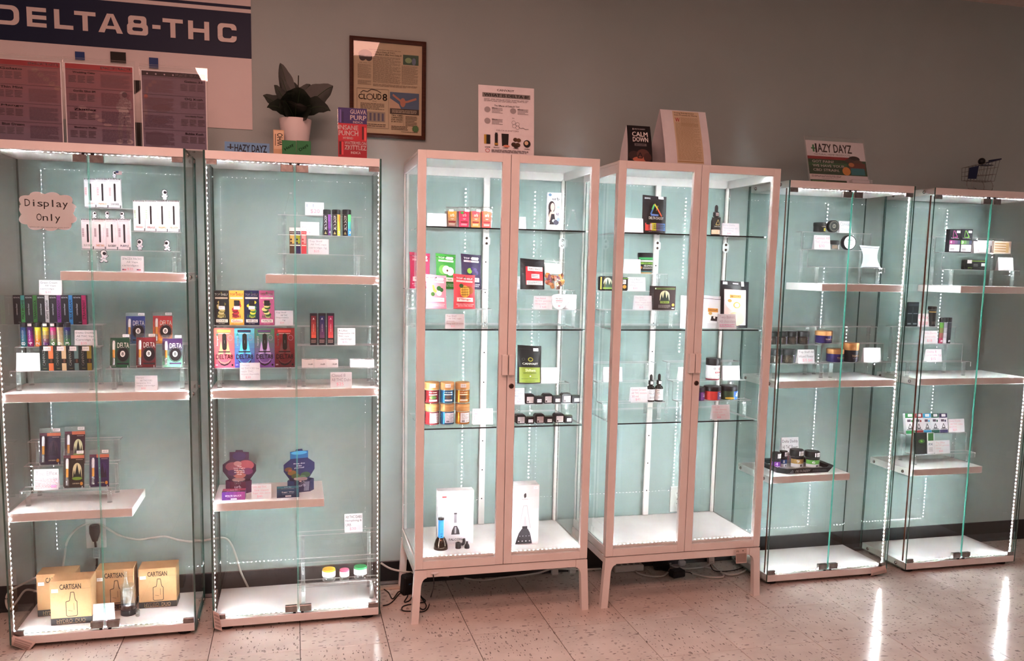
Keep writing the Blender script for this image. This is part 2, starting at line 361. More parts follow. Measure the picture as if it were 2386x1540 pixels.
# ---------------------------------------------------------------- white framed glass cabinets on legs
IW, IH, IZ = .6807, 1.7456, .2105
ISZ = (1.482, 1.109, .739)
IDP = .40
IFL = .246
def framed_cabinet(x0, label, right_led):
    t = thing('framed_glass_cabinet', label, 'cabinet', (x0, 0, 0), 'white framed glass cabinets')
    St = M['steel']; G, E = M['glass'], M['gedge']; zb = IZ
    # carcass
    MB().cbox(.002, IW-.002, .022, IDP, zb, IFL, St, .002).build('floor_panel', t)
    tp = MB(); tp.cbox(.002, IW-.002, .022, IDP, IH-.012, IH, St, .002)
    tp.cbox(.002, .014, .022, IDP, IH-.045, IH-.012, St, .001); tp.cbox(IW-.014, IW-.002, .022, IDP, IH-.045, IH-.012, St, .001)
    tp.cbox(.014, IW-.014, IDP-.012, IDP, IH-.045, IH-.012, St, .001)
    tp.build('top_panel', t)
    for x in (.003, IW-.021):
        MB().cbox(x, x+.018, .022, .040, IFL, IH-.04, St, .002).build('corner_post', t)
        MB().cbox(x, x+.018, IDP-.018, IDP, IFL, IH-.04, St, .002).build('corner_post', t)
    cp = MB().cbox(IW/2-.013, IW/2+.013, IDP-.012, IDP-.002, IFL, IH-.04, St, .002).build('back_post', t)
    for i in range(9):
        z = .36+i*.125
        if z < IH-.1: MB().lathe([(.0028, 0), (.0028, .0006)], M['black'], 8).build('peg_hole', cp, (IW/2, IDP-.0122, z), 0, math.pi/2)
    # hexagonal connector plates at the two rear uprights
    for x in (IW/2, IW-.014):
        hx = [(x+.017*math.cos(a), 1.445+.026*math.sin(a)) for a in [math.pi/2+i*math.pi/3 for i in range(6)]]
        p = MB().prism(hx, IDP-.021, IDP-.018, M['white']).build('connector_plate', t)
        for dz in (-.01, .012): MB().lathe([(.0055, 0), (.0055, .001)], M['bolt'], 10).build('screw', p, (x, IDP-.0212, 1.445+dz), 0, math.pi/2)
    for nm, x in (('side_pane', .006), ('side_pane', IW-.010)):
        MB().box(x, x+.004, .041, IDP-.019, IFL, IH-.04, G, E, 'x').build(nm, t)
    MB().box(.022, IW-.022, IDP-.008, IDP-.004, IFL, IH-.04, G, E, 'y').build('back_pane', t)
    for z in ISZ:
        gs = MB().box(.026, IW-.026, .034, IDP-.024, z-.005, z, G, M['shelfedge'], 'z')
        gs.m[2:] = [gs.mi(M['aedge'])]*3; gs.build('glass_shelf', t)
    # two framed doors
    for s_ in (0, 1):
        d = thing('door', None, None, (0, 0, 0)); d.parent = t
        xa, xb = (0, IW/2-.0012) if s_ == 0 else (IW/2+.0012, IW)
        sw = .031; r0, r1 = zb+.029, IH-.029
        for nm, a in (('door_stile', (xa, xa+sw, zb, IH)), ('door_stile', (xb-sw, xb, zb, IH)), ('door_rail', (xa+sw, xb-sw, zb, r0)), ('door_rail', (xa+sw, xb-sw, r1, IH))):
            MB().cbox(a[0], a[1], 0, .019, a[2], a[3], St, .0012 if nm == 'door_stile' else .0006).build(nm, d)
        MB().box(xa+sw-.003, xb-sw+.003, .009, .013, r0-.003, r1+.003, G, E, 'y').build('door_pane', d)
        hx = xb-.024 if s_ == 0 else xa
        MB().cbox(hx+.001, hx+.023, -.020, 0, .942, 1.018, St, .0015).build('handle', d)
    lk = thing('lock', None, None, (0, 0, 0)); lk.parent = t
    MB().lathe([(.0095, 0), (.0095, .003), (.0075, .0042)], col('#5b4a44', .3, 1.0), 18).build('lock_ring', lk, (IW/2+.017, -.0001, .899), 0, math.pi/2)
    MB().box(-.0008, .0008, -.004, .004, 0, .0047, M['black']).build('keyhole', lk, (IW/2+.017, -.0001, .899), 0, math.pi/2)
    # stand: apron rails and four splayed legs with rounded inner corners
    zt = zb-.004
    for y0, y1 in ((.004, .024), (IDP-.02, IDP)):
        MB().cbox(.045, IW-.045, y0, y1, zt-.030, zt, St, .001).build('apron', t)
        for s_ in (0, 1):
            pts = [(-.012, 0), (.016, 0), (.0235, zt-.070)]
            for i in range(1, 7):
                a = math.pi-(math.pi/2)*i/6; pts.append((.0235+.0405*(1+math.cos(a))*.53, zt-.070+.040*math.sin(a)))
            pts += [(.045, zt-.030), (.045, zt), (0, zt)]
            if s_: pts = [(IW-x, z) for x, z in reversed(pts)]
            MB().prism(pts, y0-(.006 if y0 < .1 else -.004), y1+(0 if y0 < .1 else .004), St).build('leg', t)
    for x in (.004, IW-.022): MB().cbox(x, x+.018, .024, IDP-.02, zt-.030, zt, St, .001).build('apron', t)
    for x in (.05, IW-.05): MB().box(x-.01, x+.01, .02, .06, zt, zb, M['black']).build('spacer', t)
    led_tape(t, (.03, .030, IFL+.0002), (IW-.03, .030, IFL+.0002), (0, 0, 1), mat='led_dim')
    led_tape(t, (.03, .060, IH-.0122), (IW-.03, .060, IH-.0122), (0, 0, -1), mat='led_mid')
    led_tape(t, (IW/2-.012, .0195, IFL+.01), (IW/2-.012, .0195, IH-.05), (0, 1, 0), mat='led_mid')
    led_tape(t, (.0265, .0195, IFL+.02), (.0265, .0195, IH-.05), (0, 1, 0), mat='led_mid')  # added tape tucked behind the left stile to brighten the interior
    led_tape(t, (IW-.0265, .0195, IFL+.02), (IW-.0265, .0195, IH-.05), (0, 1, 0), mat='led_mid')  # real in the second cabinet, added in the first to brighten its interior
    return t
IX1, IX2 = 0.0, .7573
framed_cabinet(IX1, 'white framed two-door glass cabinet holding the large white device boxes', False)
framed_cabinet(IX2, 'white framed two-door glass cabinet with an empty floor', True)
# ---------------------------------------------------------------- flat print: shapes and lettering laid on a surface
_txt = {}
def text_mesh(s, bold=0.0, mono=False):
    k = (s, bold, mono)
    if k not in _txt:
        parts = []
        def one(ch, x):
            cu = bpy.data.curves.new('t', 'FONT'); cu.body = ch; cu.resolution_u = 2; cu.fill_mode = 'FRONT'
            o = bpy.data.objects.new('t', cu); me = o.to_mesh()
            vs = [(v.co.x+x, v.co.y) for v in me.vertices]; fs = [tuple(p.vertices) for p in me.polygons]
            o.to_mesh_clear(); bpy.data.objects.remove(o); bpy.data.curves.remove(cu)
            return vs, fs
        V, Fc = [], []
        if mono:
            for i, ch in enumerate(s):
                if ch == ' ': continue
                v, f = one(ch, 0); xs = [a[0] for a in v]; w = max(xs)-min(xs); m_ = (max(xs)+min(xs))/2
                sc = .52/w if w > .3 else (1.5 if w < .15 else 1.2)
                k0 = len(V); V += [((a[0]-m_)*sc+i*.60, a[1]) for a in v]; Fc += [tuple(q+k0 for q in g_) for g_ in f]
        else: V, Fc = one(s, 0)
        if bold and V:
            V0, F0, n0 = V, Fc, len(V); V, Fc = [], []
            for i, (dx, dy) in enumerate(((-bold, 0), (bold, 0), (0, bold*.7), (0, -bold*.7))):
                V += [(a[0]+dx, a[1]+dy) for a in V0]; Fc += [tuple(q+i*n0 for q in f) for f in F0]
        if V:
            x0, x1 = min(a[0] for a in V), max(a[0] for a in V); y0, y1 = min(a[1] for a in V), max(a[1] for a in V)
            V = [((a[0]-x0)/max(x1-x0, 1e-6), (a[1]-y0)/max(y1-y0, 1e-6)) for a in V]
        _txt[k] = (V, Fc)
    return _txt[k]
INK = dict(rough=.5)
def art(parent, ops, fn, name='print', bend=1, rough=.5):
    """ops in unit coordinates (u to the right, v up); fn(u, v, lift) gives the local point. bend: columns a filled patch is cut into"""
    mb = MB(); lay = [0]
    def L():
        lay[0] += 1; return .00018+lay[0]*.00005
    def rect(x0, y0, x1, y1, c):
        h = L(); n = max(1, int(math.ceil(abs(x1-x0)*bend))); nv = max(1, int(math.ceil(abs(y1-y0)*bend))) if bend > 1 else 1
        m = c if not isinstance(c, str) else col(c, rough)
        mb.grid(lambda u, v: fn(x0+(x1-x0)*u, y0+(y1-y0)*v, h), n, nv, m)
    for op in ops:
        k = op[0]
        if k == 'r': rect(*op[1:6])
        elif k == 'g':   # colour blend from bottom to top
            x0, y0, x1, y1, c0, c1 = op[1:7]; n = op[7] if len(op) > 7 else 6
            a, b = [tuple(int(q[i:i+2], 16) for i in (1, 3, 5)) for q in (c0, c1)]
            for i in range(n):
                t = i/(n-1); cc = '#%02x%02x%02x' % tuple(int(p+(q-p)*t) for p, q in zip(a, b))
                rect(x0, y0+(y1-y0)*i/n, x1, y0+(y1-y0)*(i+1)/n, cc)
        elif k == 'gx':
            x0, y0, x1, y1, c0, c1 = op[1:7]; n = op[7] if len(op) > 7 else 6
            a, b = [tuple(int(q[i:i+2], 16) for i in (1, 3, 5)) for q in (c0, c1)]
            for i in range(n):
                t = i/(n-1); cc = '#%02x%02x%02x' % tuple(int(p+(q-p)*t) for p, q in zip(a, b))
                rect(x0+(x1-x0)*i/n, y0, x0+(x1-x0)*(i+1)/n, y1, cc)
        elif k == 'c':   # ellipse cx cy rx ry colour
            cx, cy, rx, ry, c = op[1:6]; h = L()
            if bend > 1: mb.grid(lambda u, v: fn(cx+rx*v*math.cos(2*math.pi*u), cy+ry*v*math.sin(2*math.pi*u), h), 18, 4, col(c, rough)); continue
            mb.face([fn(cx+rx*math.cos(a), cy+ry*math.sin(a), h) for a in [i*math.pi/9 for i in range(18)]], col(c, rough))
        elif k == 'o':   # ring
            cx, cy, rx, ry, wd_, c = op[1:7]; h = L(); n = 20
            for i in range(n):
                a, b = 2*math.pi*i/n, 2*math.pi*(i+1)/n
                mb.face([fn(cx+rx*s_*math.cos(q), cy+ry*s_*math.sin(q), h) for q, s_ in ((a, 1), (b, 1), (b, 1-wd_), (a, 1-wd_))], col(c, rough))
        elif k == 'p':
            h = L(); P = op[1]
            if bend > 1:
                gx, gy = sum(q[0] for q in P)/len(P), sum(q[1] for q in P)/len(P); m_ = col(op[2], rough)
                for (xa, ya), (xb, yb) in zip(P, P[1:]+P[:1]):
                    mb.grid(lambda u, v: fn(gx+((xa+(xb-xa)*u)-gx)*v, gy+((ya+(yb-ya)*u)-gy)*v, h), 4, 4, m_)
            else: mb.face([fn(x, y, h) for x, y in P], col(op[2], rough))
        elif k == 'l':   # polyline with width
            h = L(); w = op[2]; P = op[1]; asp = op[4] if len(op) > 4 else 1.0
            for (xa, ya), (xb, yb) in zip(P, P[1:]):
                dx, dy = xb-xa, (yb-ya)*asp; q = math.hypot(dx, dy) or 1e-6; nx, ny = -dy/q*w/2, dx/q*w/2/asp
                mb.grid(lambda u, v: fn(xa+(xb-xa)*v+nx*(1-2*u), ya+(yb-ya)*v+ny*(1-2*u), h), 1, 5 if bend > 1 else 1, col(op[3], rough))
        elif k in 'tb' or k in ('tv', 'bv', 'tm'):  # lettering fitted in a box; b: bold, v: running upward, m: fixed pitch
            s, x0, y0, x1, y1, c = op[1:7]
            V, Fc = text_mesh(s, .02 if k[0] == 'b' else 0.0, k == 'tm'); h = L()
            if k.endswith('v'): P = [fn(x1-(x1-x0)*b, y0+(y1-y0)*a, h) for a, b in V]
            else: P = [fn(x0+(x1-x0)*a, y0+(y1-y0)*b, h) for a, b in V]
            mb.idx(P, Fc, col(c, rough))
        elif k == 'tx':  # several fine lines of unreadable small print
            x0, y0, x1, y1, n, c = op[1:7]; h = L(); rs = random.Random(int(x0*1000+y0*7919+n))
            for i in range(n):
                yy = y1-(y1-y0)*(i+.25)/n; hh = (y1-y0)/n*.42; x = x0
                xe = x1-(x1-x0)*(rs.random()*.35 if i % 4 == 3 else rs.random()*.06)
                while x < xe-.01*(x1-x0):
                    w = min((x1-x0)*(.05+.11*rs.random()), xe-x)
                    mb.face([fn(x, yy-hh, h), fn(x+w*.86, yy-hh, h), fn(x+w*.86, yy, h), fn(x, yy, h)], col(c, rough)); x += w
    return mb.build(name, parent) if mb.f else None
def flat(W, H, y, z0=0.0, x0=None):
    x0 = -W/2 if x0 is None else x0
    return lambda u, v, h: (x0+u*W, y-h, z0+v*H)
def size(px0, px1, pyt, Y, z):
    """real width, height and centre x of something seen between two columns, standing at height z in the plane Y"""
    a = at(px0, pyt, Y); b = at(px1, pyt, Y)
    zz = at((px0+px1)/2, pyt, Y).z
    # columns are read at mid height
    def xat(px):
        lo = at(px, 900, Y); hi = at(px, 300, Y); zm = (z+zz)/2; t = (zm-lo.z)/(hi.z-lo.z); return lo.x+(hi.x-lo.x)*t
    xa, xb = xat(px0), xat(px1)
    return xb-xa, zz-z, (xa+xb)/2
# ---------------------------------------------------------------- package builders (each is one thing standing on something)
def carton(name, label, cat, px0, px1, pyt, Y, z, depth, body, ops, group=None, rz=0.0, rx=0.0, side=None, top=None, back=0, slit=True, smooth=None, chamfer=.0008):
    W, H, xc = size(px0, px1, pyt, Y, z)
    t = thing(name, label, cat, (xc, Y, z), group, rz, rx)
    b = MB().cbox(-W/2, W/2, 0, depth, 0, H, body if not isinstance(body, str) else col(body, .42), chamfer)
    b.build('carton_body', t)
    art(t, ops, flat(W, H, 0), 'front_print')
    if slit: MB().box(-W/2+.001, W/2-.001, .0006, .0016, H-.0001, H+.00025, col('#4a4744', .7)).build('lid_seam', t)
    if side: art(t, side, lambda u, v, h: (-W/2-h, depth*(1-u), H*v), 'side_print')
    if top: art(t, top, lambda u, v, h: (-W/2+W*u, depth*v, H+.0003+h), 'top_print')
    return t
def sticker(x0, y0, x1, y1, txt='$30.00'):
    return [('r', x0, y0, x1, y1, '#f4f2f4'), ('t', txt, x0+(x1-x0)*.18, y0+(y1-y0)*.3, x1-(x1-x0)*.18, y0+(y1-y0)*.7, '#8b8588')]
def price_card(label, px0, px1, pyt, Y, z, lines, price='', lean=.16, rz=0.0, ink='#6f7f86', pink='#ec96ac', fold=True, extra=None, group='handwritten price cards'):
    W, H, xc = size(px0, px1, pyt, Y, z)
    L = H/math.cos(lean)
    t = thing('price_card', label, 'price card', (xc, Y, z), group, rz)
    f = MB(); th = .0006
    f.box(-W/2, W/2, 0, th, 0, L, M['paper']); f.xf(Matrix.Rotation(-lean, 4, 'X')); o = f.build('front_leaf', t)
    if fold:
        k = MB(); k.box(-W/2, W/2, 0, th, 0, L, M['paper'])
        k.xf(Matrix.Translation((0, math.sin(lean)*L*2+.0008, 0)) @ Matrix.Rotation(lean, 4, 'X')); k.build('rear_leaf', t)
    ops = []; n = len(lines)+(1 if price else 0); y = .93; hh = .86/max(n, 2)
    for i, ln in enumerate(lines):
        w = min(.9, len(ln)*.62*hh*.68*L/W+.02); x0 = .06 if i % 2 == 0 else (1-w)/2
        ops.append(('t', ln, x0, y-hh*.78, x0+w, y-hh*.10, ink)); y -= hh
    if price: ops.append(('t', price, .28, y-hh*.85, .28+min(.6, len(price)*.66*hh*.8*L/W), y-hh*.05, pink))
    if extra: ops += extra
    c, s = math.cos(lean), math.sin(lean)
    art(t, ops, lambda u, v, h: (-W/2+u*W, v*L*s-h*c, v*L*c+h*s), 'handwriting')
    return t
def pouch(name, label, cat, px0, px1, pyt, Y, z, body, ops, group=None, rz=0.0, bulge=.016, flare=.0, waist=0.0, back=None, lean=.0, mat_clear=False):
    W, H, xc = size(px0, px1, pyt, Y, z)
    t = thing(name, label, cat, (xc, Y, z), group, rz, -lean)
    def ow(v): return 1+flare*(v-.5)-waist*math.sin(math.pi*min(1, max(0, v)))
    def th(u, v): return bulge*(max(0.0, math.sin(math.pi*min(1, u)))**.55)*(1-v)**.62*(1 if v < .985 else .3)+.0012
    def fr(u, v): return (-W/2+W*.5+(u-.5)*W*ow(v), -th(u, v), H*v+.0025*math.sin(3.1*u+2)*v)
    def bk(u, v): return (-(-W/2+W*.5+(u-.5)*W*ow(v)), th(1-u, v)*.7, H*v+.0025*math.sin(3.1*(1-u)+2)*v)
    m = body if not isinstance(body, str) else col(body, .33)
    b = MB(); b.grid(fr, 10, 10, m); b.grid(bk, 10, 10, m)
    for j in range(10):
        for u, s_ in ((0, 1), (1, -1)):
            a, c = fr(u, j/10), fr(u, (j+1)/10); a2, c2 = bk(1-u, j/10), bk(1-u, (j+1)/10); b.face([a, c, c2, a2] if s_ > 0 else [a, a2, c2, c], m)
    for i in range(10):
        for v in (0, 1):
            a, c = fr(i/10, v), fr((i+1)/10, v); a2, c2 = bk(1-i/10, v), bk(1-(i+1)/10, v); b.face([a, a2, c2, c] if v else [a, c, c2, a2], m)
    b.build('pouch_film', t, smooth=True)
    sl = MB()
    sl.grid(lambda u, v: (lambda p: (p[0], p[1]-.0004, p[2]))(fr(.01+u*.98, .90+v*.012)), 8, 1, col('#26262a', .3) if not mat_clear else col('#cfd3d6', .3)); sl.build('zip_seal', t)
    art(t, ops, lambda u, v, h: (lambda p: (p[0], p[1]-h*5-.0003, p[2]))(fr(u, v)), 'front_print', bend=18, rough=.33)
    return t
def around(r, H, z0=0, sweep=2.6, a0=-math.pi/2):
    return lambda u, v, h: ((r+h)*math.cos(a0+(u-.5)*sweep), (r+h)*math.sin(a0+(u-.5)*sweep), z0+v*H)
def jar(name, label, cat, px0, px1, pyt, Y, z, parts, label_ops=None, lab=(.1, .7), group=None, lidz=.72, lid=None, lidops=None, n=22, sweep=2.8, turn=0.0):
    """parts: profile of the body as (radius share, height share, material)"""
    W, H, xc = size(px0, px1, pyt, Y, z); R = W/2
    t = thing(name, label, cat, (xc, Y+R, z), group)
    MB().lathe([(p[0]*R, p[1]*H, p[2]) for p in parts], parts[0][2], n).build('jar_body', t, smooth=True)
    if lid:
        MB().lathe([(p[0]*R, p[1]*H, p[2]) for p in lid], lid[0][2], n).build('lid', t, smooth=True)
    if label_ops:
        art(t, label_ops, around(R*1.005, H*(lab[1]-lab[0]), H*lab[0], sweep, -math.pi/2+turn), 'label_print', bend=30)
    if lidops: art(t, lidops, around(R*1.012, H*(1-lidz), H*lidz, 2.2, -math.pi/2+turn), 'lid_print', bend=24)
    return t
def dropper(label, px0, px1, pyt, Y, z, ops, lab=(.06, .46)):
    W, H, xc = size(px0, px1, pyt, Y, z); R = W/2; K = col('#17130f', .12); k2 = col('#121214', .45)
    t = thing('dropper_bottle', label, 'dropper bottle', (xc, Y+R, z), 'dropper bottles')
    MB().lathe([(R*.9, 0), (R, .01*H), (R, .48*H), (R*.9, .54*H), (R*.45, .60*H), (R*.45, .64*H)], K, 22).build('bottle_body', t, smooth=True)
    MB().lathe([(R*.62, .62*H), (R*.64, .63*H), (R*.64, .76*H), (R*.5, .78*H)], k2, 22).build('collar', t, smooth=True)
    MB().lathe([(R*.36, .77*H), (R*.36, .92*H), (R*.30, .97*H), (R*.12, H)], col('#1d1b1b', .6), 16).build('rubber_bulb', t, smooth=True)
    art(t, ops, around(R*1.004, H*(lab[1]-lab[0]), H*lab[0], 2.9), 'label_print', bend=30)
    art(t, sticker(.2, .1, .8, .9), around(R*.65, H*.13, H*.63, 1.8), 'price_sticker', bend=8)
    return t
# ---------------------------------------------------------------- clear acrylic stands
def riser(label, px0, px1, tiers, zbase, pxy, lip=.022, posts=True, rz=0.0):
    """tiers: (y_front, y_back, pixel row of the tread's front edge) from the front up; pxy: column where the rows are read"""
    xa = at(px0, tiers[0][2], tiers[0][0]).x; xb = at(px1, tiers[0][2], tiers[0][0]).x; xm = (xa+xb)/2; W = xb-xa
    tz = [at(pxy, r, a).z if r > 10 else r for a, b, r in tiers]
    y0 = tiers[0][0]
    t = thing('acrylic_riser', label, 'display riser', (xm, y0, zbase), 'clear acrylic display risers', rz)
    prof = [(0, tz[0]-lip-zbase)]
    for (a, b, r), z in zip(tiers, tz): prof += [(a-y0, z-zbase), (b-y0, z-zbase)]
    sh = MB(); th = .0028
    for (ya, za), (yb, zb) in zip(prof, prof[1:]):
        if abs(yb-ya) > abs(zb-za): sh.box(-W/2, W/2, min(ya, yb), max(ya, yb), za-th, za, M['acrylic'], M['aedge'], 'z')
        else: sh.box(-W/2, W/2, ya-th/2, ya+th/2, min(za, zb), max(za, zb)-th*.5, M['acrylic'], M['aedge'], 'y')
    sh.build('stepped_sheet', t)
    if posts:
        for x in (-W/2+.022, W/2-.022):
            for (yy, zz) in ((.016, tz[0]), (tiers[-1][1]-y0-.014, tz[-1])):
                p = MB().lathe([(.0085, .0), (.0085, zz-zbase-th)], M['apost'], 12, cap0=False, cap1=False).build('post', t, (x, yy, 0), smooth=True)
                MB().lathe([(.0088, 0), (.0088, .0012)], M['aedge'], 12).build('post_foot', p)
    t['tz'] = [float(q) for q in tz]
    return tz
def easel(label, px0, px1, pyt, Y, z, depth=.03):
    W, H, xc = size(px0, px1, pyt, Y, z)
    t = thing('acrylic_easel', label, 'small easel', (xc, Y, z), 'small clear acrylic easels')
    b = MB(); th = .002
    for s_ in (-1, 1):
        b.prism([(s_*W*.5-(.002 if s_ > 0 else 0), 0), (s_*W*.5+(.002 if s_ < 0 else 0), 0), (s_*W*.08+.001, H), (s_*W*.08-.001, H)], .004, .004+th, M['acrylic'], M['aedge'])
    b.box(-W*.09, W*.09, .004, .004+th, H-.006, H, M['acrylic'], M['aedge'])
    b.build('back_rest', t)
    f = MB()
    for s_ in (-1, 1): f.box(s_*W*.45-.001, s_*W*.45+.001, -.012, .018, 0, .003, M['aedge']); f.box(s_*W*.45-.001, s_*W*.45+.001, -.012, -.010, 0, .010, M['aedge'])
    f.build('foot_hooks', t)
    return t
YO = YCASE
# ================================================================ leftmost case
K1 = '#17171a'
# --- upper shelf: riser with three ranks of white slide boxes and paper astronauts
tA = riser('acrylic riser under the white slide boxes in the leftmost case', 190, 419, ((.085, .145, 583), (.145, .2, 538), (.2, .25, 486)), SZ[0], 300)
def slide_box(px0, px1, pyt, Y, z, bar, lab, group, flavour=('', '#888888'), tint='#dedde2'):
    ops = [('r', 0, 0, 1, .97, tint)]
    for i in range(8): ops.append(('r', .04+i*.125, .955, .04+i*.125+.06, 1.0, '#16161a'))
    ops += [('tx', .1, .90, .9, .93, 1, '#9a98a0'), ('r', .44, .26, .60, .80, '#18151a'), ('c', .52, .26, .08, .03, '#18151a'), ('c', .52, .80, .08, .03, '#18151a'),
            ('r', .90, 0, 1, .10, '#6d6a72'), ('r', 0, 0, .9, .025, '#8d8a92'), ('tv', 'MY LITE', .80, .38, .86, .72, '#c9a7b0')]
    for i in range(8): ops.append(('r', .05, .42+i*.035, .22, .435+i*.035, bar))
    if flavour[0]: ops.append(('b', flavour[0], .18, .10, .86, .17, flavour[1]))
    carton('vape_box', lab, 'vape box', px0, px1, pyt, Y, z, .02, '#dcdbe0', ops, group)
xs = (196.5, 224.5, 252.5, 282)
for i, (q, f) in enumerate(zip(('left', 'middle', 'right'), (('CHERRY', '#e58a86'), ('MANGO', '#f0a060'), ('SOUR DIESEL', '#454048')))):
    slide_box(xs[i], xs[i+1]-.6, 416, .205, tA[2], '#e5737c', f'white slide vape box, {q} one on the top step under the flag-carrying astronaut', 'white slide vape boxes', f)
xs = (311, 338, 364.5, 391, 418.5)
for i, (q, f) in enumerate(zip(('first', 'second', 'third', 'fourth'), (('STRAWBERRY', '#ef9a9a'), ('GORILLA GLUE', '#d04c46'), ('PINEAPPLE', '#eeb35a'), ('FRUITY', '#9a8a50')))):
    slide_box(xs[i], xs[i+1]-.6, 467, .15, tA[1], '#8fc98a', f'white slide vape box with green bars, {q} from left on the middle step', 'white slide vape boxes', f)
xs = (190, 218.5, 246.5, 275, 304)
for i, (q, f) in enumerate(zip(('first', 'second', 'third', 'fourth'), (('BLUE DREAM', '#8a8a8a'), ('SWEET TANG', '#e78f4e'), ('BLACKBERRY', '#2b2730'), ('PURPLE', '#2a1c4c')))):
    slide_box(xs[i], xs[i+1]-.6, 510, .09, tA[0], '#5a2430', f'pinkish white slide vape box, {q} from left on the lowest step', 'white slide vape boxes', f, '#e2d4d9')
def astronaut(px0, px1, pyt, Y, z, label, flip=1, pose=0, flag=False, jet=False):
    W, H, xc = size(px0, px1, pyt, Y, z)
    t = thing('paper_astronaut', label, 'paper cutout', (xc, Y, z), 'paper astronaut cutouts')
    s = H; k = lambda u, v: (flip*(u-.5)*s*.8, v*s)
    outs = {0: [(.30, 0), (.46, 0), (.5, .12), (.56, 0), (.74, 0), (.70, .25), (.88, .34), (.86, .44), (.70, .44), (.76, .58), (.82, .76), (.72, .94), (.5, 1), (.28, .94), (.18, .76), (.24, .58), (.30, .44), (.12, .38), (.12, .28), (.32, .26)],
            1: [(.10, .02), (.34, .0), (.46, .16), (.62, .02), (.86, .06), (.84, .16), (.70, .22), (.68, .36), (.92, .52), (.86, .60), (.70, .50), (.78, .64), (.80, .80), (.68, .96), (.46, 1), (.26, .94), (.18, .78), (.24, .60), (.30, .44), (.10, .30), (.16, .22), (.32, .28), (.28, .16), (.12, .12)]}[pose]
    MB().prism([k(*p) for p in (outs if flip > 0 else list(reversed(outs)))], 0, .0008, col('#1d1c22', .6)).build('paper_back', t)
    fn = lambda u, v, h: (k(u, v)[0], -h, k(u, v)[1])
    ops = [('p', [(.5+(x-.5)*.86, .5+(y-.5)*.92) for x, y in outs], '#e8e7ee'), ('c', .5, .74, .25, .215, '#f3f2f6'), ('c', .56, .72, .17, .135, '#1b1a24'), ('c', .62, .78, .04, .035, '#6f6d80'),
           ('r', .38, .30, .62, .36, '#b9b6c6'), ('r', .34, .05, .46, .08, '#2a2932'), ('r', .58, .05, .70, .08, '#2a2932'), ('c', .44, .40, .03, .03, '#c94a4a')]
    if flip < 0: ops = [(o_[0], list(reversed(o_[1])), o_[2]) if o_[0] == 'p' else o_ for o_ in ops]
    art(t, ops, fn, 'suit_print')
    if flag:
        x0 = W*.18; f = MB(); f.box(x0-.0006, x0+.0006, -.0004, .0004, H*.1, H*1.0, M['black']); f.build('flag_pole', t)
        fg = MB().box(x0, x0+.020, .0, .0006, H*.52, H*1.0, col('#e9e3e6')).build('flag', t)
        ops = [('r', 0, i/7, 1, i/7+.075, '#b8434a') for i in range(7)]+[('r', 0, .45, .45, 1, '#3b3f6e')]
        art(fg, ops, flat(.020, H*.48, 0, H*.52, x0), 'flag_print')
    if jet:
        MB().prism([(-.002, -.006), (.002, -.006), (.003, 0), (-.003, 0)], 0, .0008, col('#d9822f')).build('flame', t)
    return t
ztop = lambda px, pyt, Y: at(px, pyt, Y).z
astronaut(257, 276, 398, .211, ztop(265, 416, .205)+.0012, 'paper astronaut holding a small striped flag above the top white boxes', 1, 0, True)
zf = ztop(240, 510, .09)+.0004
astronaut(211, 229, 492, .096, zf, 'paper astronaut leaning right, leftmost of three above the pinkish boxes', 1, 1)
astronaut(242, 257, 492, .096, zf, 'paper astronaut standing, middle of three above the pinkish boxes', 1, 0)
astronaut(274, 296, 493, .096, zf, 'paper astronaut sitting, rightmost of three above the pinkish boxes', -1, 1)
astronaut(376, 391, 441, .156, ztop(383, 467, .15)+.0004, 'paper astronaut flying up with an orange flame over the green-barred boxes', 1, 0, jet=False)
astronaut(316, 336, 556, .11, tA[0], 'paper astronaut with raised arm right of the pinkish boxes', -1, 0)
astronaut(379, 399, 559, .11, tA[0], 'paper astronaut kneeling at the right end of the lowest step', -1, 1)
a_ = astronaut(231, 253, 582, .0825, SZ[0]+.030, 'paper astronaut with red pack stuck on the lip of the lowest step', 1, 1)
price_card('price card with two tiny striped flags below the paper astronauts', 281, 334, 597, .05, SZ[0], ['SPACEX PACKS', 'A8 Vape', 'cartridges'], '$35',
           extra=[('r', .06, .10, .24, .2, '#c77f88'), ('r', .06, .15, .14, .2, '#53507a'), ('r', .70, .10, .88, .2, '#c77f88'), ('r', .70, .15, .78, .2, '#53507a')])
# --- cloud shaped notice on the door
def cloud():
    W, H, xc = size(43, 179, 447, .0105, at(110, 538, .0105).z); z0 = at(110, 538, .0105).z
    t = thing('cloud_sign', 'white cloud-shaped paper sign reading Display Only on the case door', 'paper sign', (xc, .0105, z0))
    pts = []
    for i in range(120):
        a = 2*math.pi*i/120; sc = 1+.17*abs(math.sin(a*5.5+.35))**.8*(1 if abs(math.sin(a)) > .25 else .6)
        sq = (abs(math.cos(a))**3.2+abs(math.sin(a))**3.2)**(-1/3.2)
        pts.append((W*.42*sq*sc*math.cos(a), H*.40*sq*sc*math.sin(a)+H/2))
    xs_ = [p[0] for p in pts]; zs = [p[1] for p in pts]; sx = W/(max(xs_)-min(xs_)); sz = H/(max(zs)-min(zs)); mx = (max(xs_)+min(xs_))/2; mz = min(zs)
    pts = [((p[0]-mx)*sx, (p[1]-mz)*sz) for p in pts]
    MB().prism(pts, 0, .0006, M['thinpaper']).build('paper_sheet', t)
    art(t, [('tm', 'Display', .11, .56, .85, .80, '#1c1a1e'), ('tm', 'Only', .30, .20, .71, .44, '#1c1a1e'), ('t', '*please ask sales associate for more details', .17, .075, .86, .11, '#6a666c')], flat(W, H, 0), 'lettering')
cloud()
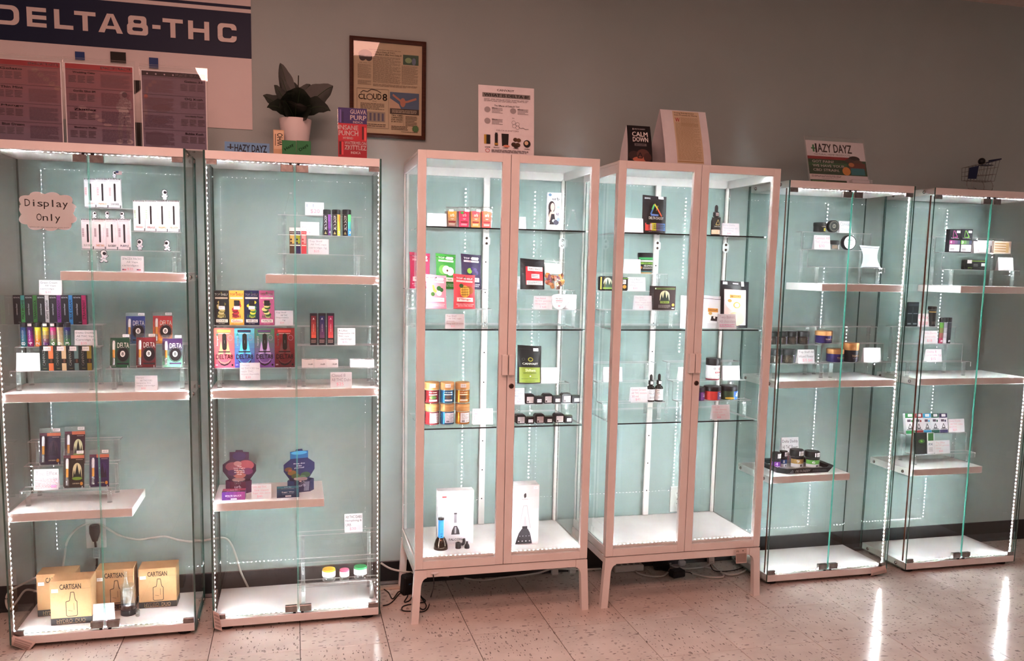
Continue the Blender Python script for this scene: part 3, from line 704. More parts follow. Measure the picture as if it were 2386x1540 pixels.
# --- middle shelf
tB = riser('acrylic riser under the black and the dark green cartridge boxes', 22, 226, ((.075, .14, 864), (.14, .195, 808), (.195, .25, 756)), SZ[1], 120)
edges = (31, 58.5, 87, 115, 142.5, 170, 201.6)
for i, (c, nm, w) in enumerate((('#3f8a4a', 'green', 'MAUI WOWIE'), ('#2f6b2c', 'dark green', 'TRAINWRECK'), ('#b9b6bd', 'pale grey', 'WHITE WIDOW'), ('#6b2570', 'purple', 'GRANDADDY'), ('#2f74b5', 'blue', 'BLUE DREAM'), ('#b02a5e', 'magenta', 'STRAWBERRY'))):
    ops = [('r', 0, 0, .66, 1, '#141216'), ('r', .66, 0, 1, 1, c), ('t', 'DELTA-8 THC', .06, .90, .60, .945, '#c8c4ca'), ('tv', 'cannaclear', .22, .32, .36, .72, '#b9b4bb'), ('bv', w, .72, .18, .94, .84, '#16131a'), ('tx', .4, .06, .62, .09, 1, '#8a858c')]
    if i == 0: ops.append(('g', .66, .4, 1, 1, '#3f8a4a', '#3f8f8f', 4)); ops.append(('bv', w, .72, .18, .94, .84, '#16131a'))
    carton('cartridge_box', f'black cartridge box with {nm} side strip in the row of six', 'cartridge box', edges[i], edges[i+1]-.5, 688, .2, tB[2], .024, '#19171c', ops, 'row of black cartridge boxes')
price_card('price card standing above the row of six black cartridge boxes', 90, 143, 653, .206, ztop(115, 688, .2)+.0006, ['Green Cream', 'A8 Vape', 'cartridge'], '$30')
tb = ((46, '#2b4a7a', '#2b8a90', '8', 'navy to teal'), (62, '#4a1c60', '#a3247c', '4', 'purple to magenta'), (79.5, '#c9c93a', '#e8833a', '2', 'yellow and orange'), (97.6, '#c9c03a', '#5b2a78', '7', 'yellow and violet'), (115, '#d03a86', '#3f9a46', '6', 'pink and green'), (131.3, '#b9a878', '#d8cda8', '9', 'gold'), (148.5, '#2c2a6a', '#3a8a3c', '3', 'navy and green'))
def vape_tube(px0, px1, pyt, Y, z, label, ops, group, cap=None, clear=True, cat='cartridge tube'):
    W, H, xc = size(px0, px1, pyt, Y, z); R = W/2
    t = thing('cartridge_tube', label, cat, (xc, Y+R, z), group)
    MB().lathe([(R, 0), (R, .83*H)], M['film'], 16).build('tube_wall', t, smooth=True)
    MB().lathe([(R*1.08, .82*H), (R*1.1, .83*H), (R*1.1, .985*H), (R, H)], cap or col('#1b1b1f', .35), 16).build('cap', t, smooth=True)
    i_ = MB().lathe([(R*.86, .02*H), (R*.86, .80*H)], col('#2a2730', .5), 16).build('label_core', t, smooth=True)
    art(t, ops, around(R*1.01, H*.8, H*.01, 2.9), 'label_print', bend=24)
    return t
for i, (x, c0, c1, dg_, nm) in enumerate(tb):
    ops = [('g', 0, 0, 1, 1, c1, c0, 5), ('bv', dg_, .28, .06, .72, .24, '#efeff2'), ('tv', 'DELTA DADDY', .40, .30, .56, .86, '#d8d6dc')]
    t_ = vape_tube(x, x+14.5, 752, .145, tB[1], f'clear cartridge tube with {nm} label marked {dg_}', ops, 'row of coloured cartridge tubes')
    if i in (1, 3, 4): 
        W, H, xc = size(x, x+14.5, 752, .145, tB[1]); art(t_, sticker(.2, 0, .8, .8), around(W/2*1.12, H*.13, H*.86, 2.0), 'price_sticker', bend=6)
price_card('price card right of the seven coloured cartridge tubes', 173, 224, 770, .146, tB[1], ['Delta Daddy', 'A8 THC Vape', 'Cartridge 1g'], '$35', ink='#58686e')
price_card('price card left of the dark green cartridge boxes', 37, 92, 823, .078, tB[0], ['Canvast', 'A8 THC Vape', 'Cartridge'], '$30', ink='#c9b6c0')
edges = (93, 125, 155, 184, 214)
for i, (c, nm) in enumerate((('#e0764a', 'orange'), ('#dcc49c', 'cream'), ('#5c7a7a', 'grey teal'), ('#8d7c2c', 'olive'))):
    ops = [('r', 0, 0, .64, 1, '#16211f'), ('r', .64, 0, 1, 1, c), ('r', .64, .30, 1, .48, '#1c1210'), ('r', .76, .32, .92, .46, '#5a3524'), ('bv', 'CANVAST', .20, .20, .40, .86, '#e8e8e6'), ('t', 'vape', .2, .07, .5, .10, '#a89a6a')]+sticker(.28, .80, .84, .98)
    carton('cartridge_box', f'dark green cartridge box with {nm} side strip in the row of four', 'cartridge box', edges[i], edges[i+1]-.6, 806, .08, tB[0], .024, '#16211f', ops, 'row of dark green cartridge boxes')
tC = riser('acrylic riser under the five pool-ball blister packs', 246, 438, ((.075, .15, 858), (.15, .215, 802)), SZ[1], 330)
def blister(px0, px1, pyt, Y, z, label, c, c2, ops, group, lean=.20, tray=.12, tip='#f0eef0', oil='#d8923a'):
    W, H, xc = size(px0, px1, pyt, Y, z); L = H/math.cos(lean)
    t = thing('blister_pack', label, 'blister pack', (xc, Y, z), group, 0, -lean)
    MB().box(-W/2, W/2, 0, .0009, 0, L, M['film']).build('plastic_backing', t)
    cz = L*(1-tray)
    cd_ = MB().box(-W/2+.002, W/2-.002, -.0009, -.0002, .002, cz, col(c, .35)).build('printed_card', t)
    art(cd_, ops, flat(W-.004, cz-.002, -.0009, .002), 'card_print')
    b = MB(); xx = -W*.29
    b.lathe([(.0042, .10*cz), (.0042, .34*cz)], M['silver'], 12, xx, -.005).lathe([(.0040, .34*cz), (.0040, .60*cz)], col(oil, .15), 12, xx, -.005).lathe([(.0043, .60*cz), (.0048, .72*cz), (.0046, .84*cz), (.0030, .90*cz)], col(tip, .35), 12, xx, -.005)
    b.build('vape_cartridge', t, smooth=True)
    MB().box(xx-.0075, xx+.0075, -.0115, -.0010, .07*cz, .94*cz, M['film']).build('bubble', t)
    st = MB().box(W*.12, W*.44, -.0004, 0, L*.905, L*.985, M['white']).build('price_sticker', t)
    art(st, [('t', '$30.00', .15, .25, .85, .75, '#77737a')], flat(W*.32, L*.08, -.0004, L*.905, W*.12), 'price_print')
    f = MB()   # clear wire-like easel under the pack
    for s_ in (-1, 1):
        f.box(s_*W*.42-.0012, s_*W*.42+.0012, -.014, .020, 0, .003, M['aedge']); f.box(s_*W*.42-.0012, s_*W*.42+.0012, -.014, -.012, 0, .008, M['aedge'])
    f.build('easel_hooks', t)
    return t
def ball_ops(bg, bg2, word='DELTA', acc=None):
    o = [('g', 0, 0, 1, 1, bg2, bg, 5), ('b', word, .36, .66, .97, .84, '#f2efe8'), ('c', .66, .44, .30, .235, '#161418'), ('c', .64, .46, .13, .105, '#f2f0ee'), ('b', '8', .58, .40, .70, .52, '#161418'), ('o', .66, .44, .34, .27, .08, '#3a3238'), ('r', .36, .10, .96, .155, acc or '#20242a'), ('t', 'hempsi', .04, .03, .30, .06, '#e4e0dc')]
    return o
for (a, b_, yt, Y, z, bg, bg2, nm, acc) in ((291, 338, 729, .155, tC[1], '#2c3c78', '#30506e', 'blue', None), (354, 402, 728, .155, tC[1], '#b0343a', '#d88a34', 'red and orange', '#e2a23a'),
        (254, 302, 779, .085, tC[0], '#1c4a34', '#1f5a3c', 'dark green', None), (315, 363, 778, .085, tC[0], '#7a1c22', '#5a1418', 'dark red', None), (376, 425, 781, .085, tC[0], '#4a2c5e', '#7fd0a8', 'violet and mint', '#5a3a70')):
    blister(a, b_, yt, Y, z, f'{nm} blister pack with a pool ball and a vape cartridge', bg, bg2, ball_ops(bg, bg2, acc=acc), 'pool-ball blister packs')
price_card('price card on the shelf below the pool-ball blister packs', 314, 366, 876, .048, SZ[1], ['Hempsi', 'A8 THC/CBD', 'terpene live', 'resin cartridge'], '$30', ink='#8d8790')
# --- lower shelf
tD = riser('acrylic riser with the forest-print blister packs on the lower shelf', 45, 268, ((.10, .16, 1140), (.16, .215, 1083), (.215, .265, 1027)), SZ[2], 150)
def forest_ops(bg, moon, band='#c06a4a', purple=False):
    o = [('r', 0, 0, 1, 1, bg), ('r', .35, .90, 1, 1, band), ('r', 0, .92, .35, 1, '#5a3040'), ('tx', .6, .84, .96, .88, 1, '#a08a80')]
    o += [('c', .66, .52, .22, .24, moon), ('r', .44, .30, .88, .50, moon), ('p', [(.44, .28), (.50, .56), (.55, .40), (.66, .74), (.76, .40), (.82, .58), (.88, .28)], '#17201c' if not purple else '#201522')]
    if not purple: o.append(('c', .66, .28, .25, .05, '#6a8a2e'))
    o += [('r', .40, .10, .80, .15, '#3a2a26'), ('t', 'LIVE RESIN', .44, .11, .76, .145, '#c8b8a0'), ('c', .87, .12, .07, .055, '#c98a34')]
    return o
for (a, b_, yt, Y, z, bg, moon, pp, lab) in ((89, 141, 1000, .165, tD[1], '#2a1c30', '#3a2430', True, 'dusky purple blister pack, top left of four on the lower shelf'), (148, 198, 996, .165, tD[1], '#321820', '#c9c49a', False, 'maroon forest-print blister pack, top right of four'),
        (145, 196, 1052, .11, tD[0], '#2a201a', '#cfc49c', False, 'brown forest-print blister pack with orange band in the lower pair'), (206, 254, 1050, .11, tD[0], '#2c1c44', '#35204a', True, 'violet blister pack at the right end of the lower pair')):
    blister(a, b_, yt, Y, z, lab, bg, bg, forest_ops(bg, moon, purple=pp), 'forest-print blister packs', .16, .13)
price_card('price card with pink lines left of the forest-print blister packs', 78, 135, 1095, .103, tD[0], ['The Effex', 'Delta8 cartridge', 'all natural'], '', ink='#9a949c', extra=[('tx', .04, .06, .96, .50, 6, '#e89aa2'), ('r', .7, .10, .92, .22, '#e7a0d0')])
# --- floor of the case: kraft boxes and a glass bottle pipe
def kraft_box(px0, px1, pyt, Y, depth, label, rz=0.0):
    W, H, xc = size(px0, px1, pyt, Y, BASE_Z)
    ops = [('r', 0, 0, 1, .155, '#2d2724'), ('b', 'CARTISAN', .24, .80, .76, .92, '#2a1e18'), ('b', 'HYDRO  DUO', .14, .035, .84, .125, '#b08c66'), ('l', [(.14, .03), (.3, .018), (.5, .03), (.68, .018), (.84, .03)], .01, '#b08c66')]
    bp_ = [(.38, .21), (.38, .52), (.47, .54), (.50, .73), (.58, .73), (.61, .55), (.65, .51), (.65, .21), (.62, .185), (.41, .185), (.38, .21)]
    ops += [('l', bp_, .016, '#2a1e18'), ('l', [(.43, .32), (.53, .30)], .008, '#2a1e18'), ('l', [(.57, .48), (.57, .32)], .008, '#2a1e18')]+sticker(.04, .74, .20, .82)
    t = thing('kraft_box', label, 'product box', (xc, Y, BASE_Z), 'kraft cardboard boxes with a bottle drawing', rz)
    MB().cbox(-W/2, W/2, 0, depth, 0, H, M['kraft'], .001).build('carton_body', t)
    MB().box(-W/2+.002, W/2-.002, -.0004, .0004, H*.80, H*.803, col('#8a6240', .8)).build('lid_seam', t)
    art(t, ops, flat(W, H, -.0003), 'front_print')
    art(t, [('r', 0, 0, 1, .155, '#2d2724')], lambda u, v, h: (W/2+h+.0001, depth*u, H*v), 'side_band')
kraft_box(117, 213, 1352, .075, .08, 'kraft box standing in front of the others in the leftmost case')
kraft_box(86, 176, 1337, .165, .08, 'kraft box half hidden at the far left of the case floor')
kraft_box(223, 312, 1327, .17, .08, 'kraft box directly behind the clear glass bottle')
kraft_box(323, 411, 1324, .17, .085, 'kraft box at the right end of the case floor, reflecting a row of diodes')
def bottle():
    W, H, xc = size(276, 314, 1335, .105, BASE_Z); R = W/2
    t = thing('glass_bottle_pipe', 'clear glass bottle pipe with black base beside the kraft boxes', 'glass bottle', (xc, .105+R, BASE_Z))
    MB().lathe([(R, 0), (R, .12*H), (R*.96, .125*H)], col('#1a191c', .3), 26).build('base', t, smooth=True)
    MB().lathe([(R*.95, .125*H), (R*.97, .30*H), (R*.97, .66*H)], M['bottleglass'], 26, cap0=False, cap1=False).build('cup', t, smooth=True)
    MB().lathe([(R*.58, .14*H), (R*.60, .52*H), (R*.52, .62*H), (R*.30, .72*H), (R*.20, .86*H), (R*.22, .99*H)], M['bottleglass'], 22, -R*.25, 0, cap1=False).build('inner_bottle', t, smooth=True)
    MB().lathe([(R*.66, .56*H), (R*.66, .60*H)], M['bottleglass'], 22, -R*.25, 0).build('collar_ring', t)
    s_ = thing('glass_bowl', 'small smoked glass bowl piece right of the bottle', 'glass bowl', (xc+R+.009, .10, BASE_Z))
    MB().lathe([(.006, 0), (.008, .004), (.008, .02), (.005, .026)], pane_mat('smoked_glass', (.55, .5, .45), .1, 0, .1), 14).build('bowl_body', s_, smooth=True)
bottle()
price_card('price card leaning before the glass bottle in the leftmost case', 216, 265, 1409, .045, BASE_Z, ['Cartisan', 'dab and vape', 'water pipes'], '$60', ink='#b4a9bd')
YO = .068
# ================================================================ second case
z0 = SZ[0]
tA = riser('acrylic riser on the short upper shelf below the potted plant', 647, 849, ((.085, .145, 592), (.145, .2, 548), (.2, .25, 502)), z0, 740)
easel('empty clear easel with pointed top on the highest step', 661, 694, 448, .21, tA[2])
price_card('blank-looking price card on the top step beside the capped tubes', 711, 755, 471, .205, tA[2], ['. .'], '$20', ink='#b9c0cc')
for (a, b_, c, nm, dg_) in ((754, 771, '#5a2a70', 'purple', '4'), (775, 793, '#d0c030', 'yellow and orange', '2'), (799, 818, '#3a8ad0', 'blue and green', '3')):
    ops = [('r', 0, 0, .58, 1, '#151417'), ('g', .58, 0, 1, 1, c, {'purple': '#8a4aa0', 'yellow and orange': '#e8903a', 'blue and green': '#5ac06a'}[nm], 3), ('bv', 'DELTA DADDY', .24, .26, .46, .95, '#e6e4e8'), ('p', [(.22, .06), (.46, .06), (.34, .20)], '#a89a60'), ('b', dg_, .66, .1, .88, .22, '#f4f4f6')]
    vape_tube(a, b_, 488, .15, tA[1], f'black capped tube with {nm} stripe on the middle step', ops, 'black capped cartridge tubes', col('#1a1a1c', .3))
price_card('price card left of the black capped tubes', 700, 744, 517, .15, tA[1], ['Delta Daddy', 'terpene infused', 'hemp blunt'], '$18', ink='#9aa0ac')
for (a, b_, c, c2, nm) in ((674.5, 687, '#4a3424', '#c8a860', 'brown'), (688.5, 700.5, '#2c2450', '#9aa02a', 'indigo'), (702, 714, '#d0434a', '#f0a0a0', 'red')):
    ops = [('r', 0, 0, 1, .86, c), ('r', 0, .86, 1, 1, '#e4dede'), ('t', 'TOP SHELF', .08, .78, .92, .82, '#f0e8e0'), ('r', .06, .70, .94, .74, '#efe4d8'), ('r', .1, .38, .9, .70, c2)]+[('c', .3+.4*(i % 2), .42+.06*i, .18, .04, c2 if i % 2 else c) for i in range(4)]+[('r', .06, .30, .94, .34, '#efe4d8')]
    carton('cartridge_box', f'slim {nm} cartridge box on the lowest step', 'cartridge box', a, b_, 530, .09, tA[0], .014, c, ops, 'slim cartridge boxes in a trio')
price_card('price card right of the three slim cartridge boxes', 718, 766, 557, .09, tA[0], ['Top Shelf', 'A8 THC vape', 'cartridge 1g'], '$25', ink='#8e949e')
# --- middle shelf
tB = riser('wide acrylic riser holding the tall fruit boxes and the flame boxes', 495, 688, ((.075, .15, 857), (.15, .215, 758)), SZ[1], 590)
edges = (499, 534, 569, 604, 639.5)
for i, (c, c2, c3, nm, w) in enumerate((('#1c1a18', '#c8b070', '#8a7a3a', 'black', 'COOKIES'), ('#e8a844', '#b02a34', '#7a1a24', 'orange', 'Gelato'), ('#1a2040', '#d8c83a', '#3a7a3a', 'navy', 'WIFI OG'), ('#b85a80', '#d8d080', '#2a5a2a', 'pink', 'Wedding Cake'))):
    ops = [('b', 'TOP SHELF', .06, .855, .94, .92, '#e8e2d8' if i != 1 else '#b0402a'), ('r', .08, .76, .92, .81, '#e9dccb'), ('p', [(.5, .97), (.44, .925), (.56, .925)], c3), ('t', 'CALIFORNIA RESERVE', .14, .775, .86, .797, '#7a6a5a')]
    rs = random.Random(i+3)
    for k in range(9): ops.append(('c', .36+.28*rs.random(), .26+.05*k, .20, .055, (c2, c3)[k % 2]))
    for k in range(6): ops.append(('p', [(.2+.1*k, .22), (.27+.1*k, .22), (.235+.1*k, .34)], c3))
    ops += [('r', .33, .56, .70, .72, '#17120f'), ('r', .12, .08, .90, .17, '#efe6da'), ('b', w, .2, .095, .82, .155, '#3a2a22' if i != 1 else '#c0343a'), ('t', '1G THC', .3, .035, .7, .055, '#e9dccb')]
    if i < 3: ops += sticker(.30, .455, .72, .55)
    carton('disposable_box', f'tall {nm} fruit-print box in the back row of four', 'vape box', edges[i], edges[i+1]-.4, 677, .16, tB[1], .024, c, ops, 'tall fruit-print vape boxes')
price_card('price card at the right end of the tall fruit-print boxes', 640.5, 683, 724, .16, tB[1], ['Top Shelf', 'A8 THC', 'Disposables', '1g'], '$35', ink='#5f666e')
edges = (499, 546.5, 593.5, 640, 687)
for i, (c0, c1, nm, pill) in enumerate((('#d8506a', '#e86a5a', 'coral', '#f0b04a'), ('#4a4aa0', '#5ab0c0', 'blue', '#241a3a'), ('#7a4a9a', '#4a7a5a', 'violet', '#5a3a6a'), ('#5a1a20', '#8a2a2a', 'dark red', '#d04a44'))):
    fl_ = '#f0a070' if i == 0 else ('#5ad0e0' if i == 1 else ('#c0a0d0' if i == 2 else '#6a4040'))
    ops = [('g', 0, 0, 1, 1, c0, c1, 8), ('r', .16, .90, .82, .96, pill), ('tx', .2, .855, .80, .88, 1, '#f0d8d0'), ('bv', 'hempsi', .12, .56, .22, .80, '#f4eeee'), ('p', [(.08, .82), (.24, .82), (.16, .88)], '#2f8a7a')]
    ops += [('p', [(.22, .34), (.34, .68), (.40, .52), (.46, .36)], fl_), ('p', [(.80, .34), (.68, .70), (.62, .52), (.56, .36)], fl_), ('o', .5, .30, .34, .19, .06, fl_), ('r', .40, .50, .62, .82, '#17130f'), ('c', .51, .50, .11, .05, '#17130f'), ('c', .51, .82, .11, .05, '#17130f'), ('r', .505, .62, .515, .70, '#8a8a8a'),
            ('o', .80, .76, .12, .068, .12, '#b08aa0'), ('r', .2, .39, .78, .42, '#1e1418'), ('b', 'DELTA8', .08, .22, .92, .34, '#171014'), ('p', [(.18, .20), (.30, .12), (.5, .085), (.7, .12), (.84, .20), (.80, .14), (.66, .07), (.5, .045), (.34, .07), (.22, .14)], '#1b1418'), ('t', '2000 MG', .05, .055, .17, .09, '#f0e8e8'), ('c', .89, .07, .05, .028, '#17130f')]
    carton('disposable_box', f'{nm} flame-print box in the front row of four', 'vape box', edges[i], edges[i+1]-.4, 765, .085, tB[0], .03, c0, ops, 'flame-print vape boxes')
price_card('price card hanging before the blue flame-print box', 559, 606, 845, .0735, SZ[1]+.0285, ['Hempsi', 'A8 THC/CBD live', 'resin THC', 'terpene disposable'], '$30', lean=.0, ink='#a7a2ad', fold=False)
tC = riser('acrylic riser holding the small white boxes and three dark slim boxes', 693, 882, ((.075, .13, 857), (.13, .19, 804), (.19, .24, 760)), SZ[1], 780)
for (a, b_, c0, c1, nm) in ((722.5, 739, '#e8604a', '#6a1a24', 'orange to maroon'), (742, 759, '#6a3a5a', '#1a2050', 'plum to navy'), (762, 779, '#d8504a', '#8a1a44', 'red to crimson')):
    ops = [('r', 0, 0, 1, 1, '#15121a'), ('g', .16, .22, .84, .92, c0, c1, 7), ('p', [(.38, .80), (.5, .87), (.62, .80), (.56, .80), (.5, .84), (.44, .80)], '#f0e8e8'), ('tv', 'LIVE RESIN', .46, .42, .56, .66, '#f4d8d0'), ('tx', .14, .06, .86, .18, 4, '#b08a80')]
    carton('slim_box', f'black slim box with {nm} panel on the middle step', 'vape box', a, b_, 730, .135, tC[1], .016, '#15121a', ops, 'black slim boxes in a trio')
price_card('price card right of the three black slim boxes', 786.5, 828, 765, .135, tC[1], ['A Lifex', 'Disposable A8', 'THC vape', 'cartridge'], '$35', ink='#4c535c')
for i, (a, b_) in enumerate(((703, 731.5), (732, 760), (760, 788), (816, 843.5), (844, 872))):
    W, H, xc = size(a, b_, 838, .082, tC[0])
    t = thing('flip_top_box', f'low white flip-top box, {("first", "second", "third", "fourth", "fifth")[i]} from left on the lowest step', 'small box', (xc, .082, tC[0]), 'low white flip-top boxes')
    MB().cbox(-W/2, W/2, 0, .034, 0, H, col('#e9e4e6', .4), .001).build('carton_body', t)
    art(t, [('b', 'cloud8' if i < 3 else 'dabs', .52, .36, .88, .54, '#3a3438' if i < 3 else '#a8a4b0'), ('c', .93, .42, .01, .03, '#3a3438')], flat(W, H, 0), 'front_print')
    art(t, [('p', [(.12, .10), (.88, .10), (.72, .40), (.5, .48), (.28, .40)], '#1a181a')], lambda u, v, h: (-W/2+W*u, .034*v, H+h), 'top_print')
price_card('price card on the shelf below the low white boxes', 770, 820, 868, .045, SZ[1], ['Cloud 8', 'A8 THC Dabs'], '$25', ink='#a09aa6')
# --- lower shelf: two opened display cartons and two small boxes
def open_carton(px0, px1, pyt, pyb, bx0, bx1, Y, z, label, base, lid_ops, c, turn):
    W, H, xc = size(bx0, bx1, pyb, Y, z); t = thing('open_display_carton', label, 'display box', (xc, Y, z), 'opened hexagonal display cartons', turn)
    hexa = [(-W/2, W*.20), (-W*.30, 0), (W*.30, 0), (W/2, W*.20), (W*.36, W*.42), (-W*.36, W*.42)]
    b = MB(); n = len(hexa); cm = col(c, .45)
    for i in range(n):
        (xa, ya), (xb, yb) = hexa[i], hexa[(i+1) % n]
        b.face([(xa, ya, 0), (xb, yb, 0), (xb, yb, H), (xa, ya, H)], cm)
    b.face([(x, y, 0) for x, y in reversed(hexa)], cm); b.face([(x*.98, y*.98+.001, H*.75) for x, y in hexa], col('#1c1520', .7)); b.build('carton_base', t)
    MB().lathe([(W*.24, H*.75), (W*.25, H*.95), (W*.22, H*1.05)], M['bottleglass'], 24, 0, W*.21).lathe([(W*.25, H*1.05), (W*.25, H*1.08)], col('#c8b0b8', .3), 24, 0, W*.21).build('jar_in_carton', t, smooth=True)
    a = at(px0, pyb, Y+.03); q = at(px1, pyb, Y+.03); LW = q.x-a.x; top = at((px0+px1)/2, pyt, Y+.045).z-z
    lid = [(-.30, 0), (-.5, .30), (-.5, .52), (-.40, .60), (-.29, .68), (-.29, .93), (-.12, .94), (-.10, 1), (.10, 1), (.12, .94), (.29, .93), (.29, .68), (.40, .60), (.5, .52), (.5, .30), (.30, 0)]
    lid = list(reversed(lid))
    LH = top-H*.9
    l_ = MB().prism([(x*LW, H*.9+y*LH) for x, y in reversed(lid)], W*.40, W*.40+.0012, cm).build('lid_flap', t)
    art(l_, lid_ops, lambda u, v, h: ((u-.5)*LW, W*.40-h, H*.9+v*LH), 'lid_print')
    art(t, base, flat(W*.6, H, 0), 'base_print')
hexp = [(.2, 0), (.8, 0), (1, .3), (1, .52), (.90, .60), (.79, .68), (.79, .93), (.62, .94), (.6, 1), (.4, 1), (.38, .94), (.21, .93), (.21, .68), (.10, .60), (0, .52), (0, .30)]
neb = [('p', hexp, '#3a1c34')]+[('c', x, y, r, r*.7, c) for x, y, r, c in ((.3, .45, .22, '#8a4a52'), (.7, .5, .24, '#a04a50'), (.5, .2, .2, '#9a5a50'), (.75, .3, .16, '#6a2a50'), (.28, .25, .14, '#4a2048'), (.45, .55, .12, '#b07a78'), (.5, .8, .2, '#3a2048'))]
neb += [('t', w, .5-.017*len(w), y, .5+.017*len(w), y+.045, '#f0e4e4') for w, y in (('That', .44), ('late night', .375), ('kick back', .31), ('and chill', .245), ('mode', .18))]
open_carton(508, 587, 1048, 1122, 523, 585, .15, SZ[2], 'opened display carton with a purple nebula lid', [('r', 0, 0, 1, 1, '#5a2038'), ('t', 'urb', .3, .4, .7, .7, '#d8c8d0')], neb, '#4a1c3a', -.12)
sea = [('p', hexp, '#232a58'), ('r', .21, .70, .79, .93, '#2468a0'), ('c', .5, .88, .26, .06, '#4aa0d0')]+[('c', x, y, r, r*.6, c) for x, y, r, c in ((.15, .36, .12, '#6a4a2a'), (.26, .24, .14, '#7a5a2a'), (.38, .12, .14, '#4a5a3a'), (.7, .14, .16, '#3a5a3a'), (.6, .06, .12, '#5a7a5a'), (.2, .32, .06, '#a0503a'))]
sea += [('t', w, .5-.02*len(w), y, .5+.02*len(w), y+.05, '#eef0f6') for w, y in (('Deep dive', .50), ('into', .43), ('yourself', .36))]
open_carton(677, 751, 1045, 1120, 672, 736, .13, SZ[2], 'opened display carton with a deep blue sea lid', [('r', 0, 0, 1, 1, '#26284a'), ('t', 'urb', .3, .5, .7, .75, '#c8d0e0')]+[('l', [(.62+.04*i, .1), (.66+.04*i, .9)], .012, '#c8d4e4') for i in range(8)], sea, '#1f2a52', .25)
carton('wax_box', 'small purple box reading space sauce before the nebula carton', 'small box', 517, 571, 1146, .062, SZ[2], .045, '#4a1c5a', [('gx', 0, 0, 1, 1, '#4a1c6a', '#a04a8a', 6), ('b', 'SPACE SAUCE', .14, .44, .84, .62, '#f4eef6'), ('tx', .22, .34, .78, .40, 1, '#c8a8d0'), ('r', .38, .06, .64, .22, '#f0ecf2'), ('t', 'INDICA', .42, .10, .60, .18, '#6a4a7a')], 'small wax boxes', -.03, top=[('r', 0, .0, 1, 1, '#a0405a'), ('b', 'urb', .34, .45, .66, .75, '#f4e8ee'), ('r', 0, 0, 1, .3, '#2a1430'), ('tx', .2, .08, .8, .24, 2, '#d8c0d0')])
carton('wax_box', 'small dark blue box reading sugar wax before the sea carton', 'small box', 645, 697, 1140, .062, SZ[2], .045, '#22405e', [('g', 0, 0, 1, 1, '#1c2c4c', '#2a5474', 5), ('b', 'Sugar Wax', .22, .56, .78, .76, '#eef2f6'), ('tx', .24, .44, .76, .5, 1, '#a8c0d0'), ('r', .38, .10, .64, .28, '#e8ecf0'), ('t', 'Hybrid', .42, .14, .60, .24, '#3a4a6a')], 'small wax boxes', .02, top=[('r', 0, 0, 1, 1, '#2a6a7a'), ('b', 'urb', .34, .5, .66, .8, '#e8f0f4'), ('r', 0, 0, 1, .3, '#1a2438'), ('tx', .2, .08, .8, .24, 2, '#b8c8d8')])
price_card('price card standing between the two small wax boxes', 586, 632, 1130, .058, SZ[2], ['Urb A8 THC', 'live resin', 'Sugar wax sauce'], '$40', ink='#e0a4ae')
# --- floor of the second case: low riser with three little jars
tD = riser('low acrylic riser with three little round jars on the case floor', 693, 880, ((.085, .135, 1357), (.135, .185, 1306), (.185, .235, 1243)), BASE_Z, 780, lip=.012)
price_card('price card on the top step above the three little jars', 803, 845, 1199, .19, tD[2], ['A8 THC DABS', 'Hempliving &', 'URB'], '$30', ink='#4a4850')
for (a, b_, yt, c, nm) in ((752, 782, 1330, '#e8b83a', 'yellow'), (792, 814, 1330, '#d86a8a', 'pink'), (826, 856, 1324, '#3a9a5a', 'green')):
    Wt = M['white']; gl_ = M['bottleglass']
    jar('dab_jar', f'little clear jar with a white and {nm} lid', 'jar', a, b_, yt, .09, tD[0], [(.92, 0, gl_), (1, .05, gl_), (1, .42, gl_)], None, group='little dab jars', lid=[(1.04, .40, Wt), (1.06, .45, Wt), (1.06, .86, col(c, .4)), (.98, 1.0, col(c, .4))])
YO = 0.0
